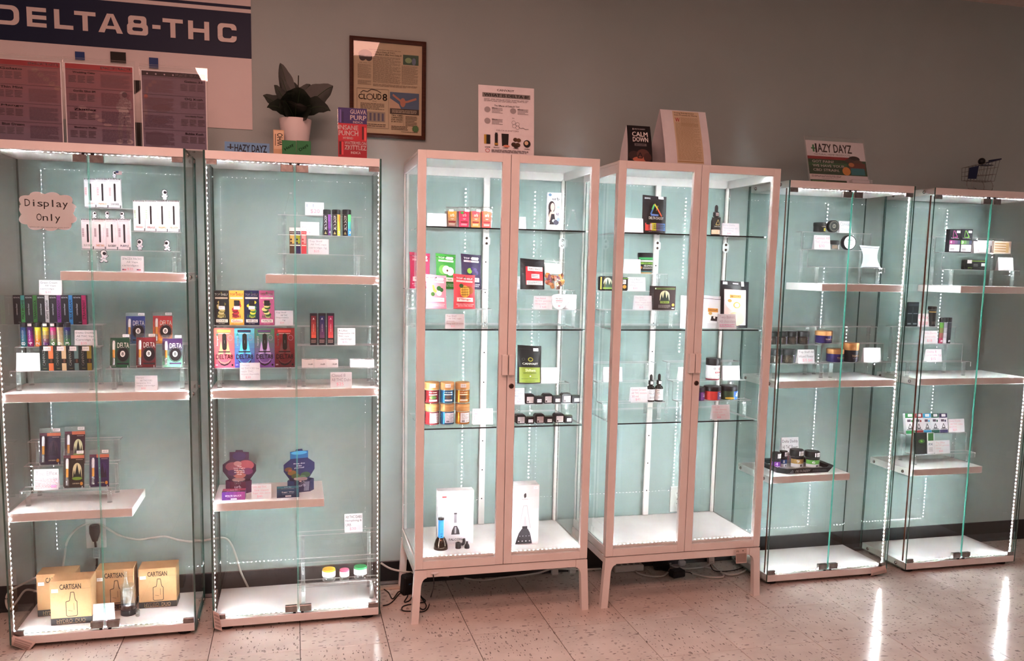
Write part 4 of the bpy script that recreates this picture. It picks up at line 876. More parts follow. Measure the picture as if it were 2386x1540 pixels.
# ================================================================ first framed cabinet
z = ISZ[0]
price_card('price card at the far left of the glass shelf with the clear snack tubs', 997, 1041, 497, .10, z, ['10 PIECE', '25mg gummy'], '$20', ink='#c3ccd4')
for i, (a, b_, c0, c1, nm) in enumerate(((1039.5, 1067, '#8a6a60', '#e0a04a', 'amber'), (1068, 1095, '#d03a5a', '#c02a4a', 'crimson'), (1096, 1121, '#e08a44', '#d04a54', 'peach'), (1121.5, 1147, '#e0443a', '#e86a4a', 'red'))):
    W, H, xc = size(a, b_, 482, .13, z)
    t = thing('snack_tub', f'clear square tub with {nm} label, {("first", "second", "third", "fourth")[i]} of the four on the top glass shelf', 'tub', (xc, .13, z), 'clear snack tubs')
    b = MB()
    def fz(u, v, s_=1.0): return ((u-.5)*W*(.86+.14*v), -.0, H*v)
    w0, w1 = W*.43, W*.5; d0, d1 = .034, .042
    vs = [(-w0, 0, 0), (w0, 0, 0), (w0, d0, 0), (-w0, d0, 0), (-w1, -.002, H), (w1, -.002, H), (w1, d1, H), (-w1, d1, H)]
    b.idx(vs, [(0, 3, 2, 1), (4, 5, 6, 7), (0, 1, 5, 4), (1, 2, 6, 5), (2, 3, 7, 6), (3, 0, 4, 7)], M['film']); b.build('tub_wall', t)
    MB().cbox(-w1-.001, w1+.001, -.003, d1+.001, H*.95, H, M['film'], .001).build('lid', t)
    fill = MB(); fill.idx([(x*.93, y*.9+.002, zz_*.78+.001) for x, y, zz_ in vs], [(0, 3, 2, 1), (4, 5, 6, 7), (0, 1, 5, 4), (1, 2, 6, 5), (2, 3, 7, 6), (3, 0, 4, 7)], col(c0, .5)); fill.build('gummies', t)
    art(t, [('g', .12, .06, .88, .80, c0, c1, 5), ('b', 'urb', .32, .54, .70, .70, '#f4e6e0'), ('t', 'vegan', .36, .40, .66, .46, '#f0d8d0'), ('r', .16, .26, .84, .33, '#8a1a2a'), ('tx', .2, .12, .8, .22, 2, '#f0d0c8')]+([('c', .30, .72, .16, .06, '#3a8a3a')] if i == 1 else [])+sticker(.22 if i == 0 else .55, .78, .62 if i == 0 else .95, .88), lambda u, v, h: ((u-.5)*2*(w0+(w1-w0)*v)*.98, -.0022*v-h-.0002, H*v), 'label_print')
price_card('narrow price card beside the right door stile on the top glass shelf', 1212, 1226, 505, .12, z, ['Urb', 'THC', 'bar'], '', ink='#8a96a0')
easel('clear easel holding the white illustrated box', 1268, 1312, 490, .17, z)
carton('illustrated_box', 'white box with a drawing of a dark-haired woman on an easel', 'product box', 1275, 1307, 449, .165, z+.0035, .012, '#dfe4ee', [('r', 0, 0, 1, 1, '#dde3ee'), ('b', 'urb', .36, .80, .86, .88, '#2a2a30'), ('c', .32, .62, .25, .16, '#2c2226'), ('c', .38, .62, .15, .11, '#d8a8a0'), ('p', [(.12, .66), (.22, .70), (.24, .40), (.08, .36)], '#2c2226'), ('p', [(.10, .22), (.62, .20), (.54, .46), (.42, .52), (.24, .50), (.12, .40)], '#d8a8a0'), ('p', [(.18, .16), (.66, .16), (.52, .44), (.30, .44)], '#1f1c22'), ('c', .32, .24, .14, .05, '#2a262c'), ('c', .48, .26, .11, .04, '#e8ecf2'), ('c', .74, .46, .2, .08, '#c0b4c4'), ('b', 'A8', .64, .40, .84, .48, '#3a3a4a'), ('c', .66, .22, .2, .07, '#4a4a5a'), ('c', .82, .30, .12, .05, '#8aa0c0'), ('c', .80, .62, .12, .03, '#8aa8d0'), ('c', .18, .94, .12, .04, '#5a7a9a'), ('t', '175mg', .28, .06, .46, .09, '#d06a5a')], None)
easel('empty clear easel at the right end of the top glass shelf', 1319, 1352, 488, .15, z)
# --- second glass shelf
z = ISZ[1]
tA = riser('acrylic riser under the five fruit gummy pouches', 950, 1146, ((.09, .16, 720), (.16, .24, 674)), z, 1090)
def fruit_pouch(px0, px1, pyt, Y, z, label, c, c2, fruit, word, stick, txt='#f4eeea'):
    ops = [('b', 'TOP SHELF', .12, .855, .88, .905, txt), ('p', [(.5, .945), (.44, .91), (.56, .91)], '#2a4a2a'), ('r', .12, .77, .88, .82, '#f0e4dc'), ('t', 'CRAFT INFUSED EDIBLES', .16, .783, .84, .805, c)]
    ops += fruit+[('r', .12, .20, .88, .32, '#f2ece6'), ('b', word, .22, .23, .78, .295, c), ('t', '500 MG PER PACKAGE', .10, .11, .90, .14, txt), ('t', '25 MG PER PIECE', .16, .06, .84, .09, txt)]
    if stick: ops += sticker(.52, .84, .84, .92)
    pouch('gummy_pouch', label, 'pouch', px0, px1, pyt, Y, z, c, ops, 'fruit gummy pouches', bulge=.014, waist=.05, lean=.12)
def balls(lst): return [('c', x, y, r, r*.62, c) for x, y, r, c in lst]
fruit_pouch(955, 1003, 588, .165, tA[1], 'magenta gummy pouch half hidden behind the left door stile', '#a02a4a', '', balls([(.4, .55, .16, '#6a1430'), (.6, .5, .16, '#c04a6a'), (.5, .42, .14, '#2a5a2a')]), 'Berry', True)
fruit_pouch(1016, 1063, 591, .165, tA[1], 'green gummy pouch printed with a cut apple', '#3a9a3c', '', balls([(.34, .54, .22, '#6ab04a'), (.5, .54, .2, '#eef0d8'), (.7, .50, .20, '#eef0d8'), (.55, .52, .05, '#5a3a1a')]), 'Green Apple', True)
fruit_pouch(1075, 1122, 592, .165, tA[1], 'dark purple gummy pouch printed with grapes', '#2c2444', '', balls([(.4, .52, .13, '#8ab03a'), (.55, .58, .10, '#3a2a5a'), (.68, .55, .10, '#4a3a6a'), (.6, .48, .10, '#3a2a5a'), (.75, .47, .10, '#4a3a6a'), (.66, .42, .1, '#34284e')]), 'Grape', True)
fruit_pouch(993, 1041, 640, .10, tA[0], 'pink gummy pouch printed with a banana', '#ee8a9a', '', [('p', [(.28, .68), (.36, .70), (.42, .58), (.52, .50), (.44, .46), (.32, .52)], '#f0d84a')]+balls([(.62, .46, .14, '#f0e8c8'), (.62, .60, .12, '#2a5a2a'), (.75, .56, .1, '#2a5a2a'), (.3, .42, .1, '#3a6a2a')]), 'Strawberry Banana', True)
fruit_pouch(1057, 1108, 639, .10, tA[0], 'red gummy pouch printed with a scored mango', '#d8444c', '', balls([(.72, .54, .2, '#a05a2a'), (.5, .54, .22, '#f0b84a'), (.5, .46, .22, '#f0b84a'), (.34, .66, .1, '#2a5a2a')])+[('l', [(.32, .40+.07*i), (.68, .42+.07*i)], .014, '#6a4a1a') for i in range(4)]+[('l', [(.40+.1*i, .36), (.40+.1*i, .66)], .014, '#6a4a1a') for i in range(3)], 'Mango', False)
price_card('price card on the glass below the five gummy pouches', 1038.5, 1083, 732, .055, z, ['Top Shelf', 'A8 THC vegan', 'gummies', '20mg each 25 count'], '$20', ink='#b0868e')
tB = riser('acrylic riser under the black snack pouch and the white tubs', 1196, 1352, ((.09, .16, 721), (.16, .24, 675)), z, 1290)
pouch('snack_pouch', 'black zip pouch with a red label in the first framed cabinet', 'pouch', 1213, 1269, 603, .165, tB[1], '#18171a', [('r', .20, .14, .92, .74, '#c8323a'), ('r', .28, .60, .90, .74, '#eceaea'), ('b', 'TWO BAKED', .32, .63, .86, .70, '#3a2a2e'), ('r', .42, .36, .76, .50, '#eceaea'), ('tx', .45, .38, .73, .48, 2, '#6a5a60'), ('r', .22, .14, .90, .28, '#dcdcde'), ('tx', .26, .16, .86, .26, 3, '#6a666c')], None, bulge=.018, lean=.1)
clear_p = pouch('snack_pouch', 'clear zip pouch of orange candies beside the black snack pouch', 'pouch', 1266, 1318, 602, .168, tB[1], M['film'], [('r', .08, .50, .80, .84, '#ece8ee'), ('tx', .12, .54, .76, .80, 7, '#a8a4ae')], None, bulge=.020, lean=.1, mat_clear=True)
rs = random.Random(5)
W, H, xc = size(1266, 1318, 602, .168, tB[1])
for i in range(26):
    s_ = .007+.004*rs.random(); x = (rs.random()-.5)*W*.72; zz_ = .006+rs.random()*H*.42
    o = MB().cbox(-s_, s_, -s_*.6, s_*.6, -s_*.8, s_*.8, col(rs.choice(('#d88a4a', '#c86a4a', '#7a4a34', '#e0a060', '#8a5a6a')), .5), .002).build('candy', clear_p, (x, -.004-.005*rs.random(), zz_)); o.rotation_euler = (rs.random()*3, rs.random()*3, rs.random()*3)
price_card('sliver of a price card left of the black snack pouch', 1206, 1217, 644, .19, tB[1], ['Two', 'bak'], '', ink='#c8c0c8')
price_card('price card left of the round white tub lid', 1245, 1287, 690, .095, tB[0], ['Two Baked', 'A8 THC gummies', '10mg each', '1 tub'], '', ink='#dfa0b4')
W, H, xc = size(1286, 1320, 686, .092, tB[0])
t = thing('white_tub', 'white tub lying on its side with its round lid forward', 'tub', (xc, .092, tB[0]+W/2+.0005), 'white screw-lid tubs')
MB().lathe([(W/2*.92, 0), (W/2*.92, .03)], col('#e6e4e8', .4), 28).build('tub_body', t, (0, .040, 0), 0, math.pi/2, True)
MB().lathe([(W/2*.97, 0), (W/2, .002), (W/2, .011), (W/2*.97, .012)], col('#edebee', .4), 28).build('lid', t, (0, .012, 0), 0, math.pi/2, True)
art(t, [('b', 'TWO BAKED', .24, .64, .76, .74, '#3a343a'), ('r', .26, .54, .74, .59, '#d87a84'), ('b', 'D8 GUMMIES', .28, .43, .72, .49, '#3a343a'), ('t', '10 pieces', .36, .33, .64, .37, '#8a848a'), ('r', .42, .16, .58, .28, '#c8a0a8')], lambda u, v, h: ((u-.5)*W, -h, (v-.5)*W), 'lid_print')
Wm = col('#e8e6ea', .4)
jar('white_tub', 'white tub standing upright right of the round lid', 'tub', 1317, 1347, 687, .10, tB[0], [(.95, 0, Wm), (1, .03, Wm), (1, .72, Wm)], [('r', .1, .05, .9, .95, '#eeecf0'), ('b', 'TWO BAKED', .28, .58, .62, .70, '#4a4a5a'), ('b', 'GUMMIES', .28, .42, .62, .52, '#4a4a5a'), ('tx', .28, .16, .62, .32, 3, '#a8a0aa'), ('b', 'D8', .70, .55, .84, .68, '#5a5a6a')], (.06, .68), 'white screw-lid tubs', lid=[(1.03, .70, Wm), (1.05, .73, Wm), (1.05, .97, Wm), (1.0, 1, Wm)])
# --- third glass shelf
z = ISZ[2]
Wd = M['wood']
top_z = None
for r_, (yt, zz_) in enumerate(((942, z), (892, None))):
    for i, (a, b_, c, c2, nm) in enumerate(((992, 1026, '#b0343a', '#d8605a', 'red'), (1028, 1061, '#2a6a9a', '#4aa0d0', 'blue'), (1064, 1097, '#d88a34', '#f0b45a', 'orange'))):
        if zz_ is None: zz_ = top_z
        foil = col(c, .25, .7)
        ops = [('r', .0, .0, 1, 1, foil), ('b', 'TOP SHELF', .30, .80, .72, .88, '#f0e8e0'), ('r', .30, .62, .72, .70, '#f0e4dc'), ('c', .51, .44, .18, .13, '#4a7a3a' if i == 0 else '#5a4034'), ('r', .32, .12, .72, .26, '#f2ecec'), ('t', 'GUMMIES', .38, .16, .66, .22, '#5a4a4a')] if r_ else [('r', 0, 0, 1, 1, foil), ('r', .34, .12, .86, .92, '#ece6ee'), ('tx', .40, .36, .82, .86, 9, '#6a5a66'), ('r', .40, .16, .56, .32, '#8a8088'), ('tx', .6, .16, .82, .32, 3, '#6a5a66')]
        gl_ = M['bottleglass']
        jar('wood_lid_jar', f'{nm} labelled jar with wooden lid in the {"upper" if r_ else "lower"} row of three', 'jar', a, b_, yt, .075, zz_, [(.93, 0, gl_), (1, .04, gl_), (1, .66, gl_)], ops, (.07, .64), 'jars with wooden lids', lid=[(.98, .66, Wd), (1.02, .70, Wd), (1.02, .98, Wd), (.98, 1, Wd)], lidops=sticker(.30, .25, .66, .85) if r_ else None, lidz=.70)
    top_z = ztop(1045, 942, .075)+.0002
price_card('price card right of the stacked wooden-lid jars', 1102, 1149, 953, .085, z, ['Top Shelf', 'A8 THC infused', 'gummies', '40mg each 20 count'], '$35', ink='#c38aa0')
tB = riser('acrylic riser under the tall black and green pouch', 1198, 1338, ((.13, .19, 941), (.19, .26, 893)), z, 1275)
pouch('gummy_pouch', 'tall black pouch with olive green lower half', 'pouch', 1206, 1261, 805, .195, tB[1], '#171818', [('r', .06, .03, .94, .43, '#8c9a3c'), ('b', 'CANVAST', .18, .50, .84, .55, '#f0f0ec'), ('o', .52, .64, .11, .055, .35, '#b0a840'), ('b', 'Shifters', .30, .32, .72, .39, '#e8ecc8'), ('b', 'DELTA 8 GUMMIES', .22, .27, .76, .295, '#2a3014'), ('c', .5, .20, .03, .02, '#f0f0dc'), ('tx', .14, .12, .86, .14, 1, '#3a421c'), ('tx', .28, .06, .72, .08, 1, '#3a421c'), ('o', .22, .64, .07, .035, .3, '#4a4a48')]+sticker(.64, .86, .86, .94), None, bulge=.018, lean=.05)
price_card('price card right of the tall black and green pouch', 1260, 1302, 857, .195, tB[1], ['Canvast', 'A8 THC Gummies', '10mg each 10 count'], '$20', ink='#bdb4c6')
price_card('price card with a pink price at the left end of the small black boxes', 1199, 1223, 905, .135, tB[0], ['Just', 'crumble', 'wax', '1g'], '$40', ink='#7a86a0')
def mini_box(px0, px1, pyt, Y, z, label, big):
    W, H, xc = size(px0, px1, pyt, Y, z)
    t = thing('mini_box', label, 'small box', (xc, Y, z), 'small black boxes in two rows')
    if big:
        oct_ = [(-W*.36, 0), (W*.36, 0), (W*.5, H*.14), (W*.5, H*.84), (W*.34, H), (-W*.34, H), (-W*.5, H*.84), (-W*.5, H*.14)]
        MB().prism(oct_, 0, .030, col('#151417', .3)).build('carton_body', t)
        art(t, [('r', .20, .10, .88, .74, '#d8c8c8'), ('tx', .42, .16, .84, .70, 7, '#5a4a4e'), ('r', .24, .14, .40, .34, '#4a4044'), ('tx', .24, .42, .40, .68, 3, '#5a4a4e')], flat(W, H, -.0002), 'label_print')
    else:
        MB().cbox(-W/2, W/2, 0, .026, 0, H, col('#17161a', .3), .0012).build('carton_body', t)
        MB().box(-W/2, W/2, .001, .025, H, H+.0006, col('#2a3a22', .4)).build('lid_panel', t)
        art(t, [('r', .30, .22, .84, .66, '#efedf0'), ('t', '$15.00', .36, .34, .78, .54, '#4a464a')], flat(W, H, 0), 'price_sticker')
ordn = ('first', 'second', 'third')
for i, (a, b_, yt) in enumerate(((1223, 1246, 919), (1266, 1288, 918), (1309, 1332, 917))): mini_box(a, b_, yt, .14, tB[0], f'black eight-sided mini box, {ordn[i]} from left on the riser step', True)
for i, (a, b_, yt) in enumerate(((1246, 1265, 924), (1288.5, 1308, 923), (1332.5, 1352, 922))): mini_box(a, b_, yt, .13, tB[0] if i < 2 else tB[0], f'tiny black box with price sticker, {ordn[i]} from left on the riser step', False)
for i, (a, b_, yt) in enumerate(((1202, 1225, 966), (1247, 1269, 965), (1292, 1315, 964))): mini_box(a, b_, yt, .075, z, f'black eight-sided mini box, {ordn[i]} from left on the bare glass', True)
for i, (a, b_, yt) in enumerate(((1225.5, 1245, 972), (1270, 1289, 971), (1315.5, 1334, 969))): mini_box(a, b_, yt, .07, z, f'tiny black box with price sticker, {ordn[i]} from left on the bare glass', False)
# --- cabinet floor
z = IFL
def pic_falcon():
    return [('r', 0, 0, 1, 1, '#e4dfe4'), ('r', .12, .875, .24, .90, '#c8383a'), ('t', 'YOCAN', .10, .88, .13, .90, '#5a4a4e'),
            ('p', [(.46, .58), (.52, .58), (.58, .72), (.53, .84), (.45, .84), (.40, .72)], '#cfcad2'), ('p', [(.47, .60), (.51, .60), (.555, .72), (.52, .82), (.46, .82), (.425, .72)], '#ded9de'), ('r', .46, .40, .53, .58, '#9a96a0'), ('r', .455, .56, .535, .585, '#3a363c'), ('p', [(.38, .18), (.62, .18), (.60, .26), (.54, .34), (.46, .34), (.40, .26)], '#3c383e'), ('p', [(.47, .20), (.52, .20), (.52, .32), (.48, .32)], '#a8a4aa'), ('b', 'FALCON', .32, .065, .68, .11, '#5a565c')]
carton('device_box', 'large white box with a picture of a slender vaporizer', 'product box', 1020, 1103, 1143, .16, z, .045, '#e4dfe2', pic_falcon(), 'large white device boxes', rz=-.02)
W, H, xc = size(1014, 1047, 1168, .09, z); R = W/2
t = thing('vaporizer', 'slender vaporizer with blue tube, glass top and dark chrome base', 'vaporizer', (xc, .09+R, z))
MB().lathe([(R, 0), (R, .02*H), (R*.94, .10*H), (R*.72, .19*H), (R*.5, .235*H)], col('#4a4038', .12, 1.0), 26).build('chrome_base', t, smooth=True)
MB().lathe([(R*.40, .23*H), (R*.40, .60*H)], col('#2f8fe0', .3), 20).build('blue_tube', t, smooth=True)
MB().lathe([(R*.42, .59*H), (R*.42, .63*H)], col('#2a2420', .2, 1.0), 20).build('collar_ring', t, smooth=True)
MB().lathe([(R*.36, .62*H), (R*.56, .70*H), (R*.54, .76*H), (R*.24, .92*H), (R*.16, H)], M['bottleglass'], 20, cap0=False).build('glass_bubble', t, smooth=True)
MB().lathe([(R*.20, .63*H), (R*.22, .72*H), (R*.10, .80*H)], M['bottleglass'], 14).build('inner_glass', t, smooth=True)
art(t, [('r', .3, .2, .7, .24, '#1a5aa0'), ('r', .4, .06, .6, .11, '#143a6a')], around(R*.405, .36*H, .235*H, 2.0), 'tube_print', bend=6)
kk = col('#1c1a1c', .3)
t = thing('vaporizer_fitting', 'short black ring-shaped vaporizer part on the cabinet floor', 'vaporizer part', (at(1068.5, 1283, .10).x, .11, z), 'loose black vaporizer parts')
MB().lathe([(.0105, 0), (.011, .002), (.011, .022), (.007, .024), (.007, .012)], kk, 18).build('cap_body', t, smooth=True)
t = thing('vaporizer_fitting', 'black elbow-shaped vaporizer part lying behind the ring', 'vaporizer part', (at(1077.5, 1280, .13).x, .135, z), 'loose black vaporizer parts')
MB().tube(spline([(-.004, 0, .006), (.004, .002, .008), (.008, .006, .016), (.007, .008, .026)]), .006, kk, 10).build('elbow_body', t, smooth=True)
t = thing('vaporizer_fitting', 'black flask-shaped vaporizer part with a white tip', 'vaporizer part', (at(1088.5, 1282, .10).x, .105, z), 'loose black vaporizer parts')
MB().lathe([(.010, 0), (.0105, .004), (.009, .013), (.0045, .019), (.004, .028)], kk, 18).build('flask_body', t, smooth=True); MB().lathe([(.0025, .028), (.002, .034)], M['white'], 10).build('tip', t)
ops = [('g', 0, 0, 1, 1, '#efedf0', '#e0d6d6', 5), ('p', [(.46, .845), (.52, .87), (.54, .84), (.54, .80), (.48, .78), (.46, .81)], '#2a2629'), ('t', 'PUFFCO', .40, .755, .60, .77, '#4a464a'),
       ('p', [(.44, .66), (.58, .66), (.72, .28), (.30, .28)], '#b9b2b6'), ('p', [(.46, .65), (.565, .65), (.70, .28), (.32, .28)], '#e2dadb'), ('p', [(.50, .48), (.53, .48), (.58, .32), (.45, .32)], '#c8c0c4'), ('r', .42, .27, .60, .315, '#2a282c'), ('p', [(.18, .02), (.78, .02), (.74, .12), (.70, .20), (.62, .27), (.40, .27), (.30, .20), (.24, .12)], '#3a383e')]
ops += [('c', .30+.13*i, .065, .022, .010, '#f4f4f8') for i in range(4)]+[('c', .34+.11*i, .15, .014, .006, '#d8d8e0') for i in range(4)]+sticker(.80, .93, .96, .97)
carton('device_box', 'large white box with a picture of a dark cone-shaped vaporizer', 'product box', 1190, 1255, 1130, .10, z, .065, '#e8e2e2', ops, 'large white device boxes', rz=-.02)
# ================================================================ second framed cabinet
z = ISZ[0]
price_card('price card left of the black rainbow-triangle pouch', 1457.5, 1500, 508, .075, z, ['Delta Daddy', 'A8 THC gummies', 'flavored', '1 count'], '$25', ink='#b8c4cc')
ops = [('t', '200MG', .06, .90, .30, .94, '#e8e8ec')]+[('l', [(.46, .76), (.30, .50)], .05, '#4a7ac0'), ('l', [(.44, .76), (.36, .63)], .05, '#5ac05a'), ('l', [(.30, .49), (.62, .485)], .05, '#6a8ad0'), ('l', [(.46, .78), (.62, .62)], .05, '#e0d03a'), ('l', [(.58, .66), (.76, .46)], .05, '#e0603a'), ('l', [(.52, .60), (.60, .74)], .012, '#c8c84a')]
ops += [('b', 'DELTA DADDY', .22, .37, .84, .44, '#f0f0f2'), ('gx', .08, .07, .92, .27, '#d0443a', '#4a7ac0', 7), ('r', .30, .07, .50, .27, '#d0c83a'), ('b', '1', .26, .09, .34, .25, '#f4f0e8'), ('tx', .4, .10, .9, .24, 3, '#2a3a2a'), ('c', .18, .25, .08, .025, '#161418'), ('tx', .2, .03, .8, .05, 1, '#8a8a8e')]+sticker(.62, .92, .84, .99)
pouch('gummy_pouch', 'black pouch with a rainbow triangle logo', 'pouch', 1497, 1552, 456, .085, z, '#17161a', ops, None, bulge=.018, lean=.03)
dropper('black dropper bottle with a gold triangle logo on the top glass shelf', 1663.5, 1683, 477, .09, z, [('r', 0, 0, 1, 1, '#1c1816'), ('r', 0, .02, 1, .28, '#e0b89a'), ('b', '38', .50, .06, .80, .24, '#f0e4d8'), ('l', [(.5, .86), (.34, .56), (.66, .56), (.5, .86)], .04, '#b0945a'), ('t', 'Delta Daddy', .26, .42, .76, .50, '#d8d0c4')], (.04, .60))
price_card('price card right of the gold-logo dropper bottle', 1684, 1724, 520, .09, z, ['Delta Daddy', 'tincture oil', 'A8 1500mg'], '$45', ink='#b5bec8')
z = ISZ[1]
tA = riser('acrylic riser under the brown forest box and the tins', 1396, 1580, ((.085, .14, 722), (.14, .195, 678), (.195, .25, 637)), z, 1490)
price_card('price card on the top step left of the black and green jar', 1456, 1494, 604, .20, tA[2], ['The Effex', 'gummies', 'A8 15mg', '20 count'], '$35', ink='#c3ccd2')
kj = col('#19181a', .3)
jar('gummy_jar', 'black lidded jar with bright green bands on the top step', 'jar', 1494, 1526.5, 589, .20, tA[2], [(.9, 0, col('#c8a06a', .4)), (.95, .06, col('#3a6a6a', .3)), (.97, .12, kj), (1, .5, kj), (1, .78, kj)], [('r', 0, 0, 1, 1, '#17161a'), ('r', 0, .82, 1, 1, '#3aa05a'), ('r', 0, .66, 1, .78, '#d0d8cc'), ('r', 0, .46, 1, .62, '#7aa83a'), ('b', 'DELTA-8', .30, .49, .86, .59, '#1c1a14'), ('b', 'GUMMIES', .3, .30, .86, .40, '#e0dcd4'), ('tx', .26, .08, .9, .26, 3, '#b0a8a0'), ('c', .18, .2, .05, .1, '#d0843a')], (.16, .78), None, lid=[(1.02, .78, kj), (1.04, .80, kj), (1.04, .98, kj), (1, 1, kj)])
for i, (a, b_, q) in enumerate(((1398, 1430, 'left tin with yellow end and forest print, lying behind the door stile'), (1433, 1464, 'right tin with a paper sticker, lying behind the door stile'))):
    W, H, xc = size(a, b_, 643+3*i, .145, tA[1])
    t = thing('flat_tin', q, 'tin', (xc, .145, tA[1]), 'small lying tins')
    MB().cbox(-W/2, W/2, 0, .024, 0, H, col('#1a1817', .3), .004).build('tin_body', t)
    art(t, [('c', .56, .55, .30, .34, '#cfd0a8'), ('p', [(.22, .2), (.36, .7), (.44, .4), (.56, .86), (.68, .4), (.78, .7), (.88, .2)], '#1c2a20'), ('r', .22, .10, .88, .22, '#6a8a2e'), ('r', .03, .08, .12, .92, '#d8a83a')] if i == 0 else [('r', .0, .88, 1, .95, '#6a9a3a'), ('r', .44, .5, .82, .82, '#e0dee2'), ('tx', .48, .54, .78, .78, 3, '#5a5458'), ('c', .72, .3, .14, .14, '#c98a34')], flat(W, H, 0), 'front_print')
price_card('price card reading 500mg right of the lying tins', 1464.5, 1505, 646, .145, tA[1], ['The Effex', 'A8 gummies', '500mg'], '$30', ink='#8f98a2')
ops = [('r', 0, 0, 1, 1, '#2c1c1c'), ('r', .04, .86, .96, .94, '#5a6a34'), ('t', 'GREEN DREAM', .30, .875, .92, .925, '#2a2a18'), ('c', .07, .90, .03, .03, '#cfe0c8'), ('c', .5, .62, .22, .2, '#cfc8a0'), ('r', .28, .40, .72, .62, '#cfc8a0'), ('p', [(.28, .36), (.36, .68), (.42, .50), (.5, .82), (.58, .50), (.64, .70), (.72, .36)], '#1c2a24'), ('r', .30, .28, .72, .38, '#7a8a34'), ('b', 'THE FOX', .36, .30, .66, .36, '#2a2a14'), ('tx', .22, .08, .80, .22, 4, '#8a7a78'), ('c', .90, .22, .06, .06, '#c98a34'), ('r', .84, .05, .96, .10, '#c8c4c4')]
carton('gummy_box', 'dark brown box with a forest and pale moon', 'product box', 1524, 1573, 667, .09, tA[0], .05, '#2c1c1c', ops, None, rz=-.06, side=[('tx', .1, .2, .9, .7, 7, '#5a4a48')])
price_card('price card left of the dark brown forest box', 1479, 1520, 689, .09, tA[0], ['The Effex', 'gummies', 'Plain Vegan Soft', '10mg 5 count'], '$15', ink='#c9b6c2')
pouch('snack_pouch', 'white pouch mostly hidden behind the centre door stile', 'pouch', 1586, 1626, 690, .11, z, col('#dcd8dc', .25), [('r', .28, .14, .80, .66, '#e8d8d4'), ('r', .36, .54, .74, .64, '#c8843a')], 'white snack pouches', bulge=.016, lean=.05)
pouch('snack_pouch', 'white pouch with a dark bar label right of the centre door stile', 'pouch', 1638, 1679, 689, .10, z, col('#e0dde2', .25), [('r', .14, .16, .86, .64, '#eceaee'), ('r', .22, .50, .80, .62, '#d8903a'), ('b', 'CHOCOLATE', .26, .53, .76, .59, '#2a1a10'), ('c', .34, .46, .10, .05, '#c8a05a'), ('p', [(.34, .24), (.74, .22), (.78, .36), (.40, .38)], '#2a1a1c'), ('c', .55, .34, .06, .04, '#efe8e8')], 'white snack pouches', bulge=.018, lean=.05)
ops = [('r', .12, .06, .88, .82, '#e4c8c0'), ('c', .5, .62, .36, .20, '#eceaee'), ('r', .12, .60, .88, .80, '#eadada'), ('c', .5, .58, .36, .21, '#efedf0'), ('r', .30, .64, .70, .71, '#d8983a'), ('b', 'A8 COOKIE', .34, .655, .68, .70, '#2a1a10'), ('c', .30, .58, .07, .035, '#c8984a'), ('c', .54, .49, .13, .07, '#d89a4a'), ('c', .54, .49, .08, .045, '#efe4d8'), ('c', .52, .20, .30, .15, '#d8b088'), ('r', .06, .92, .22, .98, '#efedf0'), ('r', .70, .90, .80, 1.0, '#efedf0'), ('r', .40, .935, .60, .965, '#9a969a')]
pouch('snack_pouch', 'large black pouch with a window showing a pale cookie', 'pouch', 1678, 1744, 655, .13, z, '#17161a', ops, None, bulge=.016, lean=.04)
price_card('price card with pink lines before the large black cookie pouch', 1675, 1717, 732, .055, z, ['Two Baked', 'A8 chocolate', 'edibles'], '', ink='#bba7b5', extra=[('tx', .06, .10, .94, .36, 2, '#e8a0c0')])
z = ISZ[2]
tB = riser('acrylic riser under the pair of small dropper bottles', 1402, 1552, ((.085, .14, 938), (.14, .195, 889), (.195, .25, 845)), z, 1480)
price_card('price card half behind the left stile on the third glass shelf', 1407, 1451, 856, .146, tB[1], ['Cbd oil', 'A8 THC', 'tincture'], '', ink='#8d98a4')
price_card('price card left of the pair of small dropper bottles', 1470.5, 1510, 903, .09, tB[0], ['Green Dream', 'A8 THC tincture', '30 ml'], '$45', ink='#c08a9c')
for (a, b_, yt, q, c) in ((1511.5, 1529, 873, 'left', '#5a8aa0'), (1530.5, 1548.5, 872, 'right', '#c0504a')):
    dropper(f'small dropper bottle with white label, {q} one of the pair', a, b_, yt, .09, tB[0], [('r', 0, 0, 1, 1, '#e6e8ea'), ('b', 'GREEN DREAM', .2, .82, .84, .90, '#3a3a3e'), ('b', 'DELTA 8', .24, .60, .80, .72, '#2a2a2e'), ('r', .3, .50, .76, .53, c), ('tx', .3, .14, .84, .34, 3, '#5a5a60')])
tC = riser('acrylic riser under the white-labelled jar and three coloured jars', 1580, 1751, ((.085, .14, 933), (.14, .195, 886), (.195, .25, 842)), z, 1690)
price_card('sliver of a price card left of the centre stile on the third glass shelf', 1582, 1604, 856, .146, tC[1], ['Gummies', 'THC', '20mg'], '', ink='#d8a4ae')
gl_ = M['bottleglass']
jar('gummy_jar', 'clear jar with black lid and white label beside a price card', 'jar', 1654, 1684, 836, .146, tC[1], [(.95, 0, col('#a83a4a', .4)), (.97, .06, col('#e0dce0', .3)), (1, .12, col('#e6e4e8', .3)), (1, .68, col('#e6e4e8', .3))], [('o', .42, .78, .06, .08, .4, '#8a8a90'), ('o', .72, .76, .09, .1, .35, '#d05a60'), ('r', .45, .40, .85, .52, '#b03040'), ('b', 'GUMMIES', .48, .43, .82, .49, '#f0e4e4'), ('c', .66, .22, .03, .04, '#d05a60')], (.10, .66), None, lid=[(1.0, .68, kj), (1.03, .70, kj), (1.03, .97, kj), (.98, 1, kj)], lidops=sticker(.55, .2, .9, .75), lidz=.7)
price_card('price card right of the white-labelled clear jar', 1685, 1725, 853, .146, tC[1], ['Honey D8', 'gummies', '10mg 20 ct'], '$25', ink='#dca9b2')
